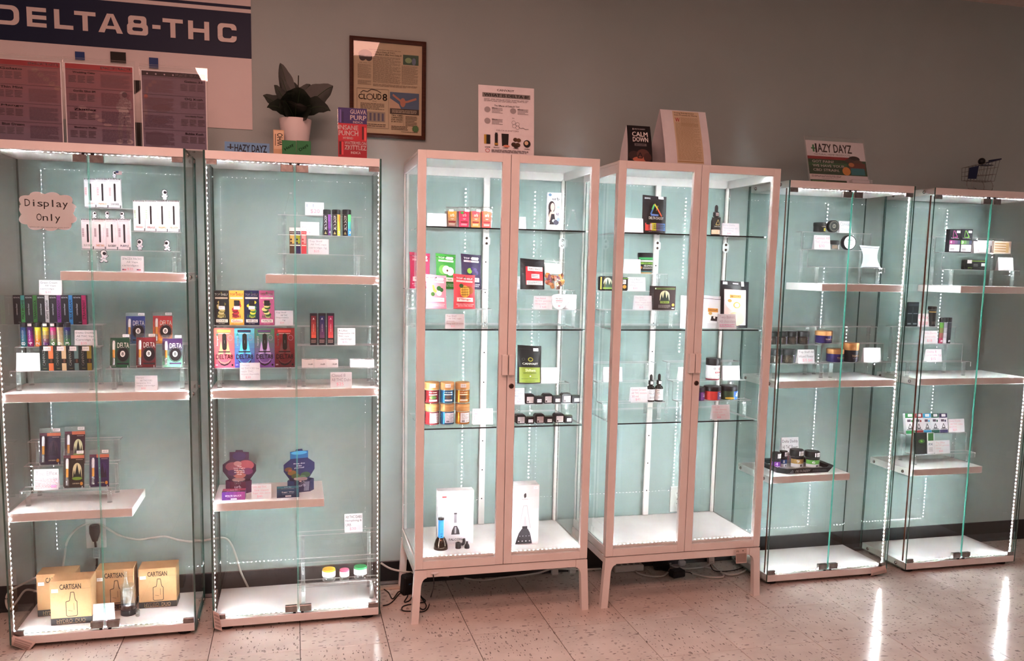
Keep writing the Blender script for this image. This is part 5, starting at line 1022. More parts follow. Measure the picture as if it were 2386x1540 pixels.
for (a, b_, yt, c0, c1, q) in ((1612, 1650, 904, '#4a2a5a', '#7a3a80', 'purple'), (1651, 1688, 902, '#c83a34', '#5a3a6a', 'red'), (1689, 1726, 901, '#3a4a34', '#2a5ab0', 'blue')):
    jar('gummy_jar', f'low black-lidded jar with {q} label in the row of three', 'jar', a, b_, yt, .09, tC[0], [(.95, 0, col(c0, .2)), (1, .06, col(c0, .2)), (1, .66, col(c0, .2))], [('gx', .55, 0, 1, 1, c1, c1, 2), ('c', .75, .5, .1, .16, '#d8d4e0'), ('b', 'urb', .66, .7, .88, .86, '#f0eef2')]+([('c', .4, .16, .2, .14, '#d0a83a')] if q == 'blue' else []), (.04, .64), 'low jars with bright labels', lid=[(1.0, .66, kj), (1.03, .70, kj), (1.03, .95, kj), (.97, 1, kj)], lidops=[('r', .78, .1, .98, .7, '#e8e6ea')], lidz=.7)
price_card('price card on the glass below the three coloured jars', 1660.5, 1702, 944, .05, z, ['Urb A8', 'THC gummies', '25mg each', '10 count'], '$20', ink='#dfa9b6')
YO = .080
# ================================================================ third glass case (right of the framed cabinets)
z = SZ[0]; OY5 = .018
tA = riser('acrylic riser with round black tins on the upper shelf', 1898, 2062, ((.10, .155, 623), (.155, .205, 583), (.205, .25, 543)), z, 1990)
kt = col('#1b1b1a', .35)
jar('round_tin', 'black round tin with yellow label on the top step', 'tin', 1906, 1930, 518, .21, tA[2], [(1, 0, kt), (1, .62, kt)], [('b', 'CANVAST', .42, .52, .90, .64, '#e0d8c8'), ('r', .56, .06, .92, .40, '#c8b83a')]+sticker(.55, .70, .95, .98), (.05, .98), 'round black tins', lid=[(1.03, .62, kt), (1.05, .66, kt), (1.05, .96, kt), (1, 1, kt)])
def disc_tin(px0, px1, pyt, Y, z, label, ring, face, ops, group):
    W, H, xc = size(px0, px1, pyt, Y, z); R = W/2
    t = thing('round_tin', label, 'tin', (xc, Y, z+R+.0003), group)
    MB().lathe([(R*.96, 0), (R, .003), (R, .02), (R*.96, .022)], col(ring, .35), 28).build('tin_body', t, (0, .022, 0), 0, math.pi/2, True)
    art(t, [('c', .5, .5, .44, .44, face)]+ops, lambda u, v, h: ((u-.5)*W, -h, (v-.5)*W), 'lid_print')
disc_tin(1931, 1956, 518, .208, tA[2], 'black round tin stood on edge on the top step', '#1b1b1a', '#24241f', [('o', .5, .5, .40, .40, .07, '#7a7466'), ('o', .5, .5, .16, .16, .3, '#8a8474'), ('b', 'S', .44, .40, .56, .60, '#8a8474')], 'round black tins')
price_card('price card behind the round tin on the top step', 1957, 1985, 515, .215, tA[2], ['Canvast', 'caviar'], '', ink='#a8b4bc')
price_card('price card left of the clear jar on the middle step', 1899, 1936, 548, .16, tA[1], ['Canvast A8', 'THC crumble'], '$30', ink='#e3a8b4')
jar('wax_jar', 'clear low jar with black lid on the middle step', 'jar', 1934, 1962, 560, .16, tA[1], [(.9, 0, gl_), (1, .06, gl_), (1, .6, gl_)], [('r', .3, .1, .62, .9, '#7a6a5a'), ('r', .7, 0, .85, 1, '#e6e4e8')], (.06, .55), None, lid=[(1.0, .6, kt), (1.04, .64, kt), (1.04, .95, kt), (1, 1, kt)])
disc_tin(1965, 1995, 551, .158, tA[1], 'black ringed white lid stood on edge on the middle step', '#19191b', '#dedce0', [('b', 'CANVAST', .24, .62, .78, .72, '#3a3a40'), ('tx', .24, .34, .80, .54, 3, '#8a868c'), ('t', '1 GRAM', .34, .20, .66, .27, '#6a666c')], None)
pouch('sample_bag', 'crumpled white plastic bag on the lowest step', 'plastic bag', 2011, 2050, 569, .12, tA[0], col('#b9c2ca', .25), [('r', .2, .62, .86, .76, '#e8eaf0'), ('tx', .24, .64, .8, .74, 2, '#a8b0bc'), ('p', [(.2, .1), (.5, .4), (.8, .05)], '#bcd0d4')], None, rz=-.35, bulge=.010, waist=.30, lean=.35)
z = SZ[1]
tB = riser('acrylic riser with rows of dark little jars', 1799, 1930, ((.10, .155, 847), (.155, .205, 803), (.205, .25, 761)), z, 1870)
def flower_jar(a, b_, yt, Y, z, label):
    cl = M['bottleglass']
    t = jar('flower_jar', label, 'jar', a, b_, yt, Y, z, [(.95, 0, cl), (1, .05, cl), (1, .62, cl)], [('r', .66, 0, .80, 1.0, '#8a80a8')], (.05, .62), 'dark flower jars', lid=[(1.02, .62, kt), (1.05, .66, kt), (1.05, .96, kt), (1, 1, kt)], lidops=[('r', .66, 0, .8, 1, '#8a80a8')], lidz=.62)
    W, H, xc = size(a, b_, yt, Y, z); MB().lathe([(W*.40, .03*H), (W*.42, .3*H), (W*.40, .52*H), (W*.3, .58*H)], noisy_bud, 14).build('flower', t, smooth=True)
noisy_bud = noisy('dried_flower', '#2a2018', '#4a3c28', 160, .9, .6, 300)
for i, (a, b_) in enumerate(((1793, 1818), (1819, 1839), (1840, 1864), (1865, 1891))): flower_jar(a, b_, 773, .16, tB[1], f'dark flower jar, {("first", "second", "third", "fourth")[i]} from left in the back row')
for i, (a, b_) in enumerate(((1799, 1830), (1831, 1859))): flower_jar(a, b_, 815, .105, tB[0], f'dark flower jar, {("left", "right")[i]} one of the front pair')
price_card('price card right of the front pair of flower jars', 1861, 1899, 815, .105, tB[0], ['Top Shelf A8', 'Infused Flower'], '$35 $60', ink='#77707c')
tC = riser('acrylic riser with three gold-lidded jars', 1932, 2076, ((.10, .155, 844), (.155, .205, 800), (.205, .25, 761)), z, 2005)
gd = col('#c08a58', .35, .4)
for (a, b_, yt, Y, zz_, c, q) in ((1914, 1948, 772, .16, tC[1], '#3a2a6a', 'violet gold-lidded jar alone on the middle step'), (1941, 1975, 814, .105, tC[0], '#32245e', 'low violet gold-lidded jar on the lowest step'), (1976, 2010, 800, .105, tC[0], '#1b1a22', 'tall black gold-lidded jar on the lowest step')):
    jar('gold_lid_jar', q, 'jar', a, b_, yt, Y, zz_, [(.95, 0, col(c, .3)), (1, .05, col(c, .3)), (1, .62, col(c, .3))], [('b', 'TOP SHELF', .36, .40, .92, .60, '#c8a880'), ('tx', .4, .22, .8, .3, 1, '#8a7a8a')], (.05, .60), 'jars with gold lids', lid=[(1.0, .62, gd), (1.03, .66, gd), (1.03, .97, gd), (.98, 1, gd)], lidops=sticker(.66, .2, .95, .8) if yt < 780 else None, lidz=.64)
price_card('price card right of the tall gold-lidded jar', 2014, 2054, 811, .105, tC[0], ['Top Shelf', 'moon rocks', 'A8 THC 2g 4g'], '$30 $55', ink='#dba0b4')
z = SZ[2]
x0_, x1_ = at(1757, 1085, .15).x, at(1942, 1085, .15).x
tx0, tx1 = 1.596, 1.885
t = thing('black_tray', 'black paper-lined tray carrying four small jars', 'tray', ((tx0+tx1)/2, .155, z))
hw, hd = (tx1-tx0)/2, .105
b = MB(); cut = .03
oct_ = lambda w, d, c_: [(-w+c_, -d), (w-c_, -d), (w, -d+c_), (w, d-c_), (w-c_, d), (-w+c_, d), (-w, d-c_), (-w, -d+c_)]
lo, hi, inn = oct_(hw-.012, hd-.012, cut), oct_(hw, hd, cut), oct_(hw-.016, hd-.016, cut)
kb = col('#141416', .35)
for i in range(8):
    j = (i+1) % 8
    b.face([(*lo[i], 0), (*lo[j], 0), (*hi[j], .024), (*hi[i], .024)], kb); b.face([(*hi[i], .024), (*hi[j], .024), (*inn[j], .022), (*inn[i], .022)], kb); b.face([(*inn[i], .022), (*inn[j], .022), (*oct_(hw-.018, hd-.018, cut)[j], .003), (*oct_(hw-.018, hd-.018, cut)[i], .003)], kb)
b.face([(*p, 0) for p in reversed(lo)], kb); b.build('tray_shell', t)
MB().prism([(0, 0), (.1, 0), (.1, .1)], 0, 0, kb) if False else None
f = MB(); f.face([(*p, .0034) for p in oct_(hw-.018, hd-.018, cut)], col('#dcdfe0', .6)); f.build('tray_liner', t)
k_ = .012/.024
art(t, [('p', [(.08, .2), (.16, .2), (.12, .75)], '#8a8a8c'), ('p', [(.095, .28), (.145, .28), (.12, .6)], '#141416'), ('b', 'DELTA DADDY', .20, .22, .54, .72, '#d8d8da'), ('tx', .60, .25, .94, .70, 3, '#6a6a6c')], lambda u, v, h: ((u-.5)*2*(hw-cut-.01), -hd+.012*(1-v)-h, .024*v+h*.3), 'lettering')
def tray_jar(a, b_, yt, Y, c, dg_, label):
    jar('strain_jar', label, 'jar', a, b_, yt, Y, z+.0036, [(.95, 0, gl_), (1, .04, gl_), (1, .62, gl_)], [('r', 0, 0, 1, .34, '#dcdadf'), ('r', 0, .34, 1, .78, c), ('r', 0, .78, 1, 1, '#19181b'), ('b', dg_, .30, .42, .46, .72, '#f0eef0'), ('r', .5, .06, .62, .26, '#5a585c')], (.03, .62), 'small jars in the black tray', lid=[(1.0, .62, kt), (1.04, .65, kt), (1.04, .95, kt), (.97, 1, kt)], lidops=sticker(.4, .1, .85, .85), lidz=.66, n=8)
tray_jar(1804, 1824, 1056, .115, '#6a2a80', '4', 'purple labelled jar nearest the front left of the black tray')
tray_jar(1822, 1838, 1052, .155, '#2a4a80', '8', 'blue labelled jar partly hidden behind the purple one in the tray')
tray_jar(1851, 1879, 1050, .14, '#c8a060', '9', 'tan labelled jar in the middle of the black tray')
tray_jar(1887, 1917, 1054, .125, '#6ab04a', '6', 'green labelled jar at the right of the black tray')
price_card('price card standing at the back of the black tray', 1824, 1864, 1021, .232, z+.0036, ['Delta Daddy', 'A8 THC Flower', 'infused'], '$30', ink='#4e4a52')
YO = .090
# ================================================================ rightmost case
z = SZ[0]
tA = riser('acrylic riser with the dark triangle boxes on the upper shelf', 2214, 2376, ((.10, .155, 629), (.155, .205, 590), (.205, .25, 555)), z, 2300)
for i, (a, b_, c, dg_, nm) in enumerate(((2212, 2238, '#b04a8a', '4', 'magenta'), (2239, 2265, '#7ac04a', '3', 'lime'))):
    ops = [('r', 0, 0, 1, 1, '#19171c'), ('l', [(.34, .94), (.30, .64), (.72, .66), (.40, .94)], .05, c), ('b', 'Delta Daddy', .14, .58, .84, .64, '#e8e6ea'), ('gx', .02, .36, .98, .52, c, '#4a4a6a', 4), ('b', dg_, .08, .39, .24, .50, '#f4f2f4'), ('r', .04, .04, .96, .34, '#d8d4da'), ('tx', .12, .08, .5, .18, 2, '#4a464c')]+sticker(.6, .84, .92, .94)
    carton('triangle_box', f'black box with {nm} triangle logo on the upper shelf', 'product box', a, b_, 534, .165, tA[1], .024, '#19171c', ops, 'black triangle-logo boxes')
carton('flat_box', 'white flat box partly behind a price card on the upper shelf', 'product box', 2267, 2315, 560, .18, tA[1], .012, '#d8d6da', [('r', 0, 0, .2, 1, '#2a282c'), ('r', .86, .1, .92, .6, '#4a464a'), ('tx', .3, .3, .8, .8, 4, '#a8a4aa')], None)
price_card('price card leaning before the white flat box', 2271, 2301, 562, .16, tA[1], ['Delta Daddy', 'cones'], '$30', ink='#e3a9b4')
carton('cone_pack', 'pale pack showing gold rolled cones through its window', 'product box', 2316, 2356, 562, .165, tA[1], .014, '#d8c4b8', [('r', .02, .08, .92, .90, '#c8b09c')]+[('p', [(.04, .18+.2*i), (.70, .14+.2*i), (.70, .26+.2*i), (.04, .24+.2*i)], '#9a7448') for i in range(4)]+[('r', .70, .1, .86, .88, '#b08a5a')], None)
W, H, xc = size(2247, 2300, 605, .11, tA[0])
t = thing('long_box', 'long black box with green stripe on the lowest step', 'product box', (xc, .11, tA[0]))
MB().cbox(-W/2, W/2, 0, .022, 0, H, col('#1a1a18', .3), .004).build('carton_body', t)
art(t, [('r', .30, .80, .94, .92, '#6a8a34'), ('r', .12, .62, .32, .96, '#e4e2e6'), ('tx', .4, .3, .6, .6, 3, '#8a8a84'), ('r', .74, .36, .94, .66, '#d8d8d8'), ('b', 'EFFEX', .16, .1, .36, .24, '#8ab04a'), ('tx', .4, .1, .9, .22, 2, '#6a6a64')], flat(W, H, 0), 'front_print')
price_card('price card at the right end of the lowest step, upper shelf of the last case', 2328, 2363, 600, .11, tA[0], ['The Effex', 'A8 THC', 'prerolls'], '$20', ink='#cbb4bf')
z = SZ[1]
tB = riser('acrylic riser with tubes and a black blister on the middle shelf of the last case', 2112, 2262, ((.10, .155, 843), (.155, .205, 801), (.205, .25, 761)), z, 2190)
carton('pair_blister', 'black double blister card seen through two glass sides', 'blister pack', 2113, 2140, 704, .215, tB[2], .006, '#1b1e20', [('r', .04, .84, .96, .96, '#3a3e42'), ('r', .48, .04, .52, .80, '#3a4246'), ('tx', .08, .5, .44, .56, 1, '#8a8e92'), ('tx', .56, .5, .92, .56, 1, '#8a8e92'), ('r', .1, .08, .4, .14, '#7a7e82'), ('r', .58, .08, .9, .14, '#7a7e82')], None)
price_card('price card with pink lines right of the black double blister', 2141, 2166, 731, .21, tB[2], ['Effex', 'live resin'], '', ink='#d69aac', extra=[('tx', .08, .1, .92, .4, 3, '#e8a4b4')])
vape_tube(2170, 2185, 714, .215, tB[2], 'single black tube with a gold ring on the top step', [('r', 0, 0, 1, 1, '#1d1613'), ('r', 0, .86, 1, .92, '#b08a4a'), ('tx', .3, .1, .7, .3, 3, '#6a5a4a')], 'tubes in the last case', col('#1d1613', .3))
for i, (a, c0, c1) in enumerate(((2192, '#b03a5a', '#5a9a3a'), (2201, '#d8d8dc', '#8a8aa0'), (2210, '#19171b', '#3a3a40'))):
    vape_tube(a, a+8.5, 740, .165, tB[1], f'slim tube with {("pink and green", "white", "black")[i]} label in the group of three', [('g', 0, 0, 1, 1, c0, c1, 4), ('bv', '9', .3, .06, .7, .16, '#f0eef0')], 'tubes in the last case', col('#151416', .3))
price_card('price card left of the three slim tubes', 2152, 2186, 771, .165, tB[1], ['Delta Daddy', 'prerolls'], '$18', ink='#d5b0bc')
price_card('price card alone on the lowest step of the last case', 2160, 2196, 814, .105, tB[0], ['Delta 8', 'prerolls 1g'], '$15', ink='#cfa0b4')
z = SZ[2]
tC = riser('acrylic riser with the tilted colour-capped boxes on the lower shelf', 2130, 2272, ((.10, .16, 1057), (.16, .225, 1009)), z, 2200)
for i, (a, b_, c, nm) in enumerate(((2113, 2134, '#2f8a4a', 'green'), (2134, 2154, '#9a3434', 'red'), (2154, 2173, '#3a9ad0', 'blue'), (2173, 2192, '#1f5a48', 'dark green'), (2192, 2211, '#2f2050', 'violet'))):
    ops = [('r', 0, 0, 1, 1, '#dad8de'), ('r', 0, .78, 1, 1, c), ('r', 0, 0, 1, .16, c), ('l', [(.5, .48), (.3, .26), (.7, .26), (.5, .48)], .05, '#2a2a30'), ('r', .2, .58, .6, .70, '#5a4a5a'), ('c', .74, .62, .1, .06, c), ('r', .12, .18, .88, .22, '#5a585e')]+sticker(.3, .84, .8, .97)
    carton('capped_box', f'white box with {nm} ends in the tilted row of five', 'product box', a, b_-.5, 964, .17, tC[1], .016, '#dad8de', ops, 'white boxes with coloured ends', rx=-.18)
price_card('price card right of the five tilted boxes', 2212, 2249, 977, .17, tC[1], ['Delta Daddy', 'A8 THC cubes', 'gummies'], '$25', ink='#d9a9ae')
carton('dark_box', 'black leaf-print box tilted on the lowest step of the last case', 'product box', 2137, 2162, 1009, .11, tC[0], .016, '#1a1916', [('r', 0, 0, 1, 1, '#1c1b17'), ('c', .5, .6, .3, .1, '#3a5a2a'), ('b', 'fx', .4, .56, .6, .66, '#8ac04a'), ('c', .4, .3, .3, .12, '#26251f')], None, rx=-.12)
carton('dark_box', 'white box with green top tilted beside the black leaf-print box', 'product box', 2163, 2179, 1009, .11, tC[0], .016, '#dcdade', [('r', 0, 0, 1, 1, '#dcdade'), ('r', .1, .62, .9, .98, '#2f6a2a'), ('b', 'FX', .2, .40, .8, .50, '#5a6a8a'), ('tx', .2, .1, .8, .3, 3, '#8a8a94')], None, rx=-.12)
price_card('price card right of the tilted black and white boxes', 2180, 2215, 1027, .105, tC[0], ['The Effex', 'A8 THC gummies', 'chewy'], '$20', ink='#d9a9ae')
YO = 0.0
# ================================================================ on the wall
def on_wall(px, py, y=YW): return at(px, py, y)
YB = YW-.003
# --- printed banner
bx1 = -.576; bx0 = -1.72; bz0 = 1.842; bz1 = 2.46
t = thing('banner', 'white wall banner with a navy band reading DELTA8-THC', 'banner', (bx0, YB, bz0))
BW, BH = bx1-bx0, bz1-bz0
MB().box(0, BW, 0, .001, 0, BH, noisy('banner_vinyl', '#dcd3d2', '#e2dad8', 4, .6)).build('vinyl_sheet', t)
U = lambda x: (x-bx0)/BW
Vv = lambda zz: (zz-bz0)/BH
za, zb_ = on_wall(585, 137.6).z, on_wall(585, 32).z
NV = '#101d3c'
ops = [('r', 0, Vv(za), 1, Vv(zb_), NV), ('r', 0, Vv(on_wall(585, 23).z), 1, Vv(on_wall(585, 16).z), NV)]
z_lo, z_hi = on_wall(463, 94).z, on_wall(463, 50.6).z
def L2(a, b): return U(on_wall(a, 72).x), U(on_wall(b, 72).x)
v0, v1 = Vv(z_lo), Vv(z_hi); hv = v1-v0; st = hv*.21; su = st*BH/BW*1.25
WH = '#e0d4d0'
def rr(x0, y0, x1, y1): ops.append(('r', x0, y0, x1, y1, WH))
def lE(a, b): x0, x1 = L2(a, b); rr(x0, v0, x0+su, v1); [rr(x0, q, x1, q+st) for q in (v0, (v0+v1-st)/2, v1-st)]
def lL(a, b): x0, x1 = L2(a, b); rr(x0, v0, x0+su, v1); rr(x0, v0, x1, v0+st)
def lT(a, b): x0, x1 = L2(a, b); m = (x0+x1)/2; rr(m-su/2, v0, m+su/2, v1); rr(x0, v1-st, x1, v1)
def lH(a, b): x0, x1 = L2(a, b); rr(x0, v0, x0+su, v1); rr(x1-su, v0, x1, v1); rr(x0, (v0+v1-st)/2, x1, (v0+v1+st)/2)
def arcpt(cx, cy, rx, ry, a0, a1, n=5): return [(cx+rx*math.cos(a0+(a1-a0)*i/n), cy+ry*math.sin(a0+(a1-a0)*i/n)) for i in range(n+1)]
def ring(x0, y0, x1, y1, corners, ru, gap=None):
    """squarish letter bowl; corners: rounded flags bl br tr tl"""
    rv = ru*BW/BH; hp = math.pi/2
    def outline(d_u, d_v, k):
        X0, X1, Y0_, Y1 = x0+d_u, x1-d_u, y0+d_v, y1-d_v; P = []
        for (cx, cy, sx, sy, a), fl_ in zip(((X0, Y0_, 1, 1, math.pi), (X1, Y0_, -1, 1, 1.5*math.pi), (X1, Y1, -1, -1, 0), (X0, Y1, 1, -1, hp)), corners):
            r1, r2 = (ru*k, rv*k) if fl_ else (.0001, .0001)
            P += arcpt(cx+sx*r1, cy+sy*r2, r1, r2, a, a+hp)
        return P
    A, B = outline(0, 0, 1), outline(su, st, .55); n = len(A)
    for i in range(n):
        j = (i+1) % n; m = ((A[i][0]+A[j][0])/2, (A[i][1]+A[j][1])/2)
        if gap and m[0] > gap[0] and gap[1] < m[1] < gap[2]: continue
        ops.append(('p', [A[i], A[j], B[j], B[i]], WH))
x0, x1 = L2(-22, 47); ring(x0, v0, x1, v1, (0, 1, 1, 0), .020)
lE(64.5, 110); lL(128, 172); lT(175, 224.5)
x0, x1 = L2(230, 287); m = (x0+x1)/2
ops += [('p', [(x0, v0), (x0+su*1.15, v0), (m+su*.1, v1-st*.7), (m+su*.62, v1), (m-su*.62, v1)], WH), ('p', [(x1-su*1.15, v0), (x1, v0), (m+su*.62, v1), (m-su*.1, v1)], WH), ('r', x0+su*1.1, v0+hv*.20, x1-su*1.1, v0+hv*.20+st*.8, WH)]
x0, x1 = L2(297, 345.6); mid = (v0+v1)/2; ring(x0, v0, x1, mid+st*.5, (1, 1, 1, 1), .010); ring(x0+.004, mid-st*.5, x1-.004, v1, (1, 1, 1, 1), .010)
x0, x1 = L2(356, 375); rr(x0, mid-st*.5, x1, mid+st*.5)
lT(380, 427); lH(439, 488)
x0, x1 = L2(507.5, 551.5); ring(x0, v0, x1, v1, (1, 1, 1, 1), .014, (x1-su*1.2, v0+hv*.30, v0+hv*.70)); rr(x1-su, v0+hv*.22, x1, v0+hv*.34); rr(x1-su, v0+hv*.66, x1, v0+hv*.78)
def sqp(a, b, c, d, cc):
    p, q = on_wall(a, b), on_wall(c, d); ops.append(('r', U(p.x), Vv(q.z), U(q.x), Vv(p.z), cc))
sqp(176, 121, 199, 141.5, '#23407a'); sqp(258, 121, 295, 149, '#17120f'); sqp(348, 135, 370, 161, '#23407a')
p = [on_wall(*q) for q in ((312, 188), (340, 189), (340, 200), (312, 222))]; ops.append(('p', [(U(q.x), Vv(q.z)) for q in reversed(p)], '#17120f'))
sqp(300, 285, 345, 350, '#4a4644')
art(t, ops, lambda u, v, h: (u*BW, -h, v*BH), 'lettering')
# --- framed newspaper page
fx0, fx1, fz0, fz1 = -.211, .088, 1.839, 2.217
t = thing('picture_frame', 'dark brown picture frame with a yellowed newspaper page behind glass', 'picture frame', ((fx0+fx1)/2, YW-.02, fz0))
FW, FH = fx1-fx0, fz1-fz0; fw = .0155
mit = [(-FW/2, 0), (FW/2, 0), (FW/2, FH), (-FW/2, FH)]; inn = [(-FW/2+fw, fw), (FW/2-fw, fw), (FW/2-fw, FH-fw), (-FW/2+fw, FH-fw)]
for i in range(4):
    j = (i+1) % 4; b = MB(); a, c, d, e = mit[i], mit[j], inn[j], inn[i]
    P = lambda q, y: (q[0], y, q[1]); md = lambda q, r: ((q[0]+r[0])/2, (q[1]+r[1])/2); k1, k2 = md(a, e), md(c, d)
    b.face([P(a, .004), P(c, .004), P(k2, 0), P(k1, 0)], M['walnut']); b.face([P(k1, 0), P(k2, 0), P(d, .006), P(e, .006)], M['walnut']); b.face([P(a, .004), P(a, .02), P(c, .02), P(c, .004)], M['walnut']); b.face([P(e, .006), P(d, .006), P(d, .014), P(e, .014)], M['walnut'])
    b.build('moulding', t)
pg = MB().box(-FW/2+fw, FW/2-fw, .013, .015, fw, FH-fw, M['newsprint']).build('newspaper_page', t)
PWd, PHt = FW-2*fw, FH-2*fw
IK = '#5a4a3e'
ops = [('tx', .22, .915, .72, .925, 1, IK), ('b', 'What is Delta-8 THC?', .30, .888, .60, .905, IK), ('b', 'How does it differ from Delta-9?', .29, .862, .70, .882, IK), ('c', .17, .86, .10, .055, '#6a5048'), ('c', .13, .83, .05, .04, '#3a3030'), ('c', .22, .83, .05, .04, '#3a3030'), ('r', .72, .78, .95, .89, '#3a5a48'), ('c', .8, .83, .05, .03, '#8aa878'), ('c', .88, .82, .03, .04, '#6a7a90'), ('t', 'ASK HEALTHY', .08, .765, .26, .775, IK),
       ('tx', .06, .60, .26, .755, 18, '#7a6a5a'), ('tx', .06, .53, .26, .58, 6, '#6a5a4c'), ('tx', .28, .56, .70, .85, 34, '#7a6a5a'), ('tx', .70, .56, .95, .77, 24, '#7a6a5a'), ('tx', .28, .52, .95, .55, 4, '#7a6a5a'),
       ('l', [(.05, .49), (.51, .49), (.51, .06), (.05, .06), (.05, .49)], .004, IK), ('b', 'CL', .07, .37, .19, .43, '#4a3e36'), ('o', .235, .40, .05, .036, .25, '#4a3e36'), ('b', 'UD', .285, .375, .405, .44, '#4a3e36'), ('b', '8', .42, .365, .49, .445, '#3a2e26'), ('t', 'THC', .27, .345, .34, .362, '#7a6a5a'), ('l', [(.10, .44), (.14, .465), (.20, .455), (.26, .485), (.34, .475), (.40, .45)], .010, '#4a3e36'),
       ('tx', .10, .26, .46, .335, 5, '#5a4a3e'), ('r', .14, .13, .46, .24, '#9a8e80')]+[('r', .17+.06*i, .14, .20+.06*i, .225, '#5a5a70') for i in range(5)]+[('tx', .08, .07, .48, .11, 2, IK)]
ops += [('r', .53, .24, .96, .47, '#4a6484'), ('p', [(.53, .24), (.53, .40), (.66, .34), (.72, .24)], '#c8a890'), ('c', .72, .36, .04, .05, '#b87a64'), ('l', [(.57, .44), (.70, .37), (.78, .37), (.92, .41)], .024, '#b87a64'), ('r', .53, .23, .96, .29, '#3a2e28'), ('tx', .56, .24, .93, .28, 3, '#c8b8a0')]
ops += [('b', w, .55, y, .72, y+.016, '#4a3a30') for w, y in (('TRY CBD', .205), ('CAPSULES', .182), ('FOR UNDER', .159), ('$1.00 A DAY', .136))]+[('l', [(.735, .22), (.735, .10)], .003, IK), ('tx', .76, .10, .94, .215, 7, '#5a4a3e'), ('tx', .55, .05, .80, .10, 3, '#4a3a30'), ('c', .91, .075, .045, .036, '#4a7a44'), ('tx', .70, .03, .95, .04, 1, IK)]
ops += [('p', [(.91+.06*math.cos(a), .075+.045*math.sin(a)), (.91+.03*math.cos(a+.26), .075+.024*math.sin(a+.26)), (.91+.03*math.cos(a-.26), .075+.024*math.sin(a-.26))][::-1], '#4a7a44') for a in [i*math.pi/6 for i in range(12)]]
art(pg, ops, flat(PWd, PHt, .013, fw), 'newspaper_print')
MB().box(-FW/2+fw, FW/2-fw, .0080, .0100, fw, FH-fw, M['glass'], M['gedge'], 'y').build('frame_glass', t)
# --- outlets, plugs and cords along the wall
def outlet(px, py, label, w=.072, h=.116):
    p = on_wall(px, py); t = thing('wall_outlet', label, 'outlet', (p.x, YW-.006, p.z-h/2), 'white duplex wall outlets')
    MB().cbox(-w/2, w/2, 0, .006, 0, h, col('#dcdad6', .4), .002).build('cover_plate', t)
    for zz in (h*.30, h*.70):
        s_ = MB().lathe([(.016, 0), (.016, .0015)], col('#e6e4e0', .4), 16).build('socket_face', t, (0, .0002, zz), 0, math.pi/2)
        art(t, [('r', .36, .5, .42, .72, '#2a2826'), ('r', .58, .5, .64, .76, '#2a2826'), ('c', .5, .3, .06, .06, '#2a2826')], flat(.032, .032, -.0014, zz-.016), 'slots')
    MB().lathe([(.003, 0), (.003, .001)], M['bolt'], 8).build('screw', t, (0, .0001, h/2), 0, math.pi/2)
    return p
p1 = outlet(224, 1242, 'wall outlet behind the leftmost case with a black plug in it')
p2 = outlet(1577, 1162, 'wall outlet behind the second framed cabinet', .072, .118)
def cord(name, label, pts, r, mat, group=None, cat='cable', n=7):
    P = spline(pts, 6); b = P[0]; t = thing(name, label, cat, (b.x, b.y-YO, b.z), group)
    MB().tube([q-b for q in P], r, mat, n).build('cord', t, smooth=True); return t, b
pl = on_wall(221, 1240, YW-.02)
t, b = cord('power_plug', 'black plug and cord hanging from the outlet in the leftmost case', [(pl.x, YW-.024, pl.z-.03), on_wall(223, 1275, YW-.022), on_wall(226, 1310, YW-.02), on_wall(222, 1340, YW-.02), on_wall(221, 1400, YW-.02)], .0042, M['cable_k'], None, 'plug')
MB().lathe([(.009, 0), (.013, .012), (.019, .035), (.019, .058), (.016, .064)], M['cable_k'], 14).build('plug_body', t, (0, 0, -.004), smooth=True)
q_ = on_wall(225, 1288, YW-.028)-b
w = MB().box(-.011, .011, -.001, 0, -.022, .022, col('#b8c4c4', .5)).build('cord_tag', t, tuple(q_))
art(w, [('tx', .1, .1, .9, .9, 6, '#6a7a80')], flat(.022, .044, -.001, -.022), 'tag_print')
YC = YW-.012
cord('power_cable', 'white cord looping along the wall behind the two left cases', [on_wall(*q, YC) for q in ((143, 1345), (150, 1300), (158, 1258), (185, 1228), (222, 1217), (245, 1228), (280, 1248), (320, 1257), (355, 1253), (385, 1250), (415, 1258), (455, 1262), (495, 1256), (520, 1253), (535, 1262), (548, 1290), (560, 1330), (578, 1368))], .0042, M['cable_w'], 'white cords')
def fpt(px, py, z=.006):
    v = _f + _r*((px-CX)/F) - _u*((py-CY)/F); return CAM + v*((z-CAM.z)/v.z)
cord('power_cable', 'white cord sagging under the first framed cabinet toward the power strip', [on_wall(888, 1312, YW-.03), on_wall(920, 1328, YW-.03), on_wall(1000, 1338, YW-.05), fpt(1060, 1344), fpt(1120, 1352), fpt(1170, 1346), fpt(1250, 1336), on_wall(1290, 1325, YW-.06), on_wall(1350, 1327, YW-.05), fpt(1400, 1325)], .0042, M['cable_w'], 'white cords')
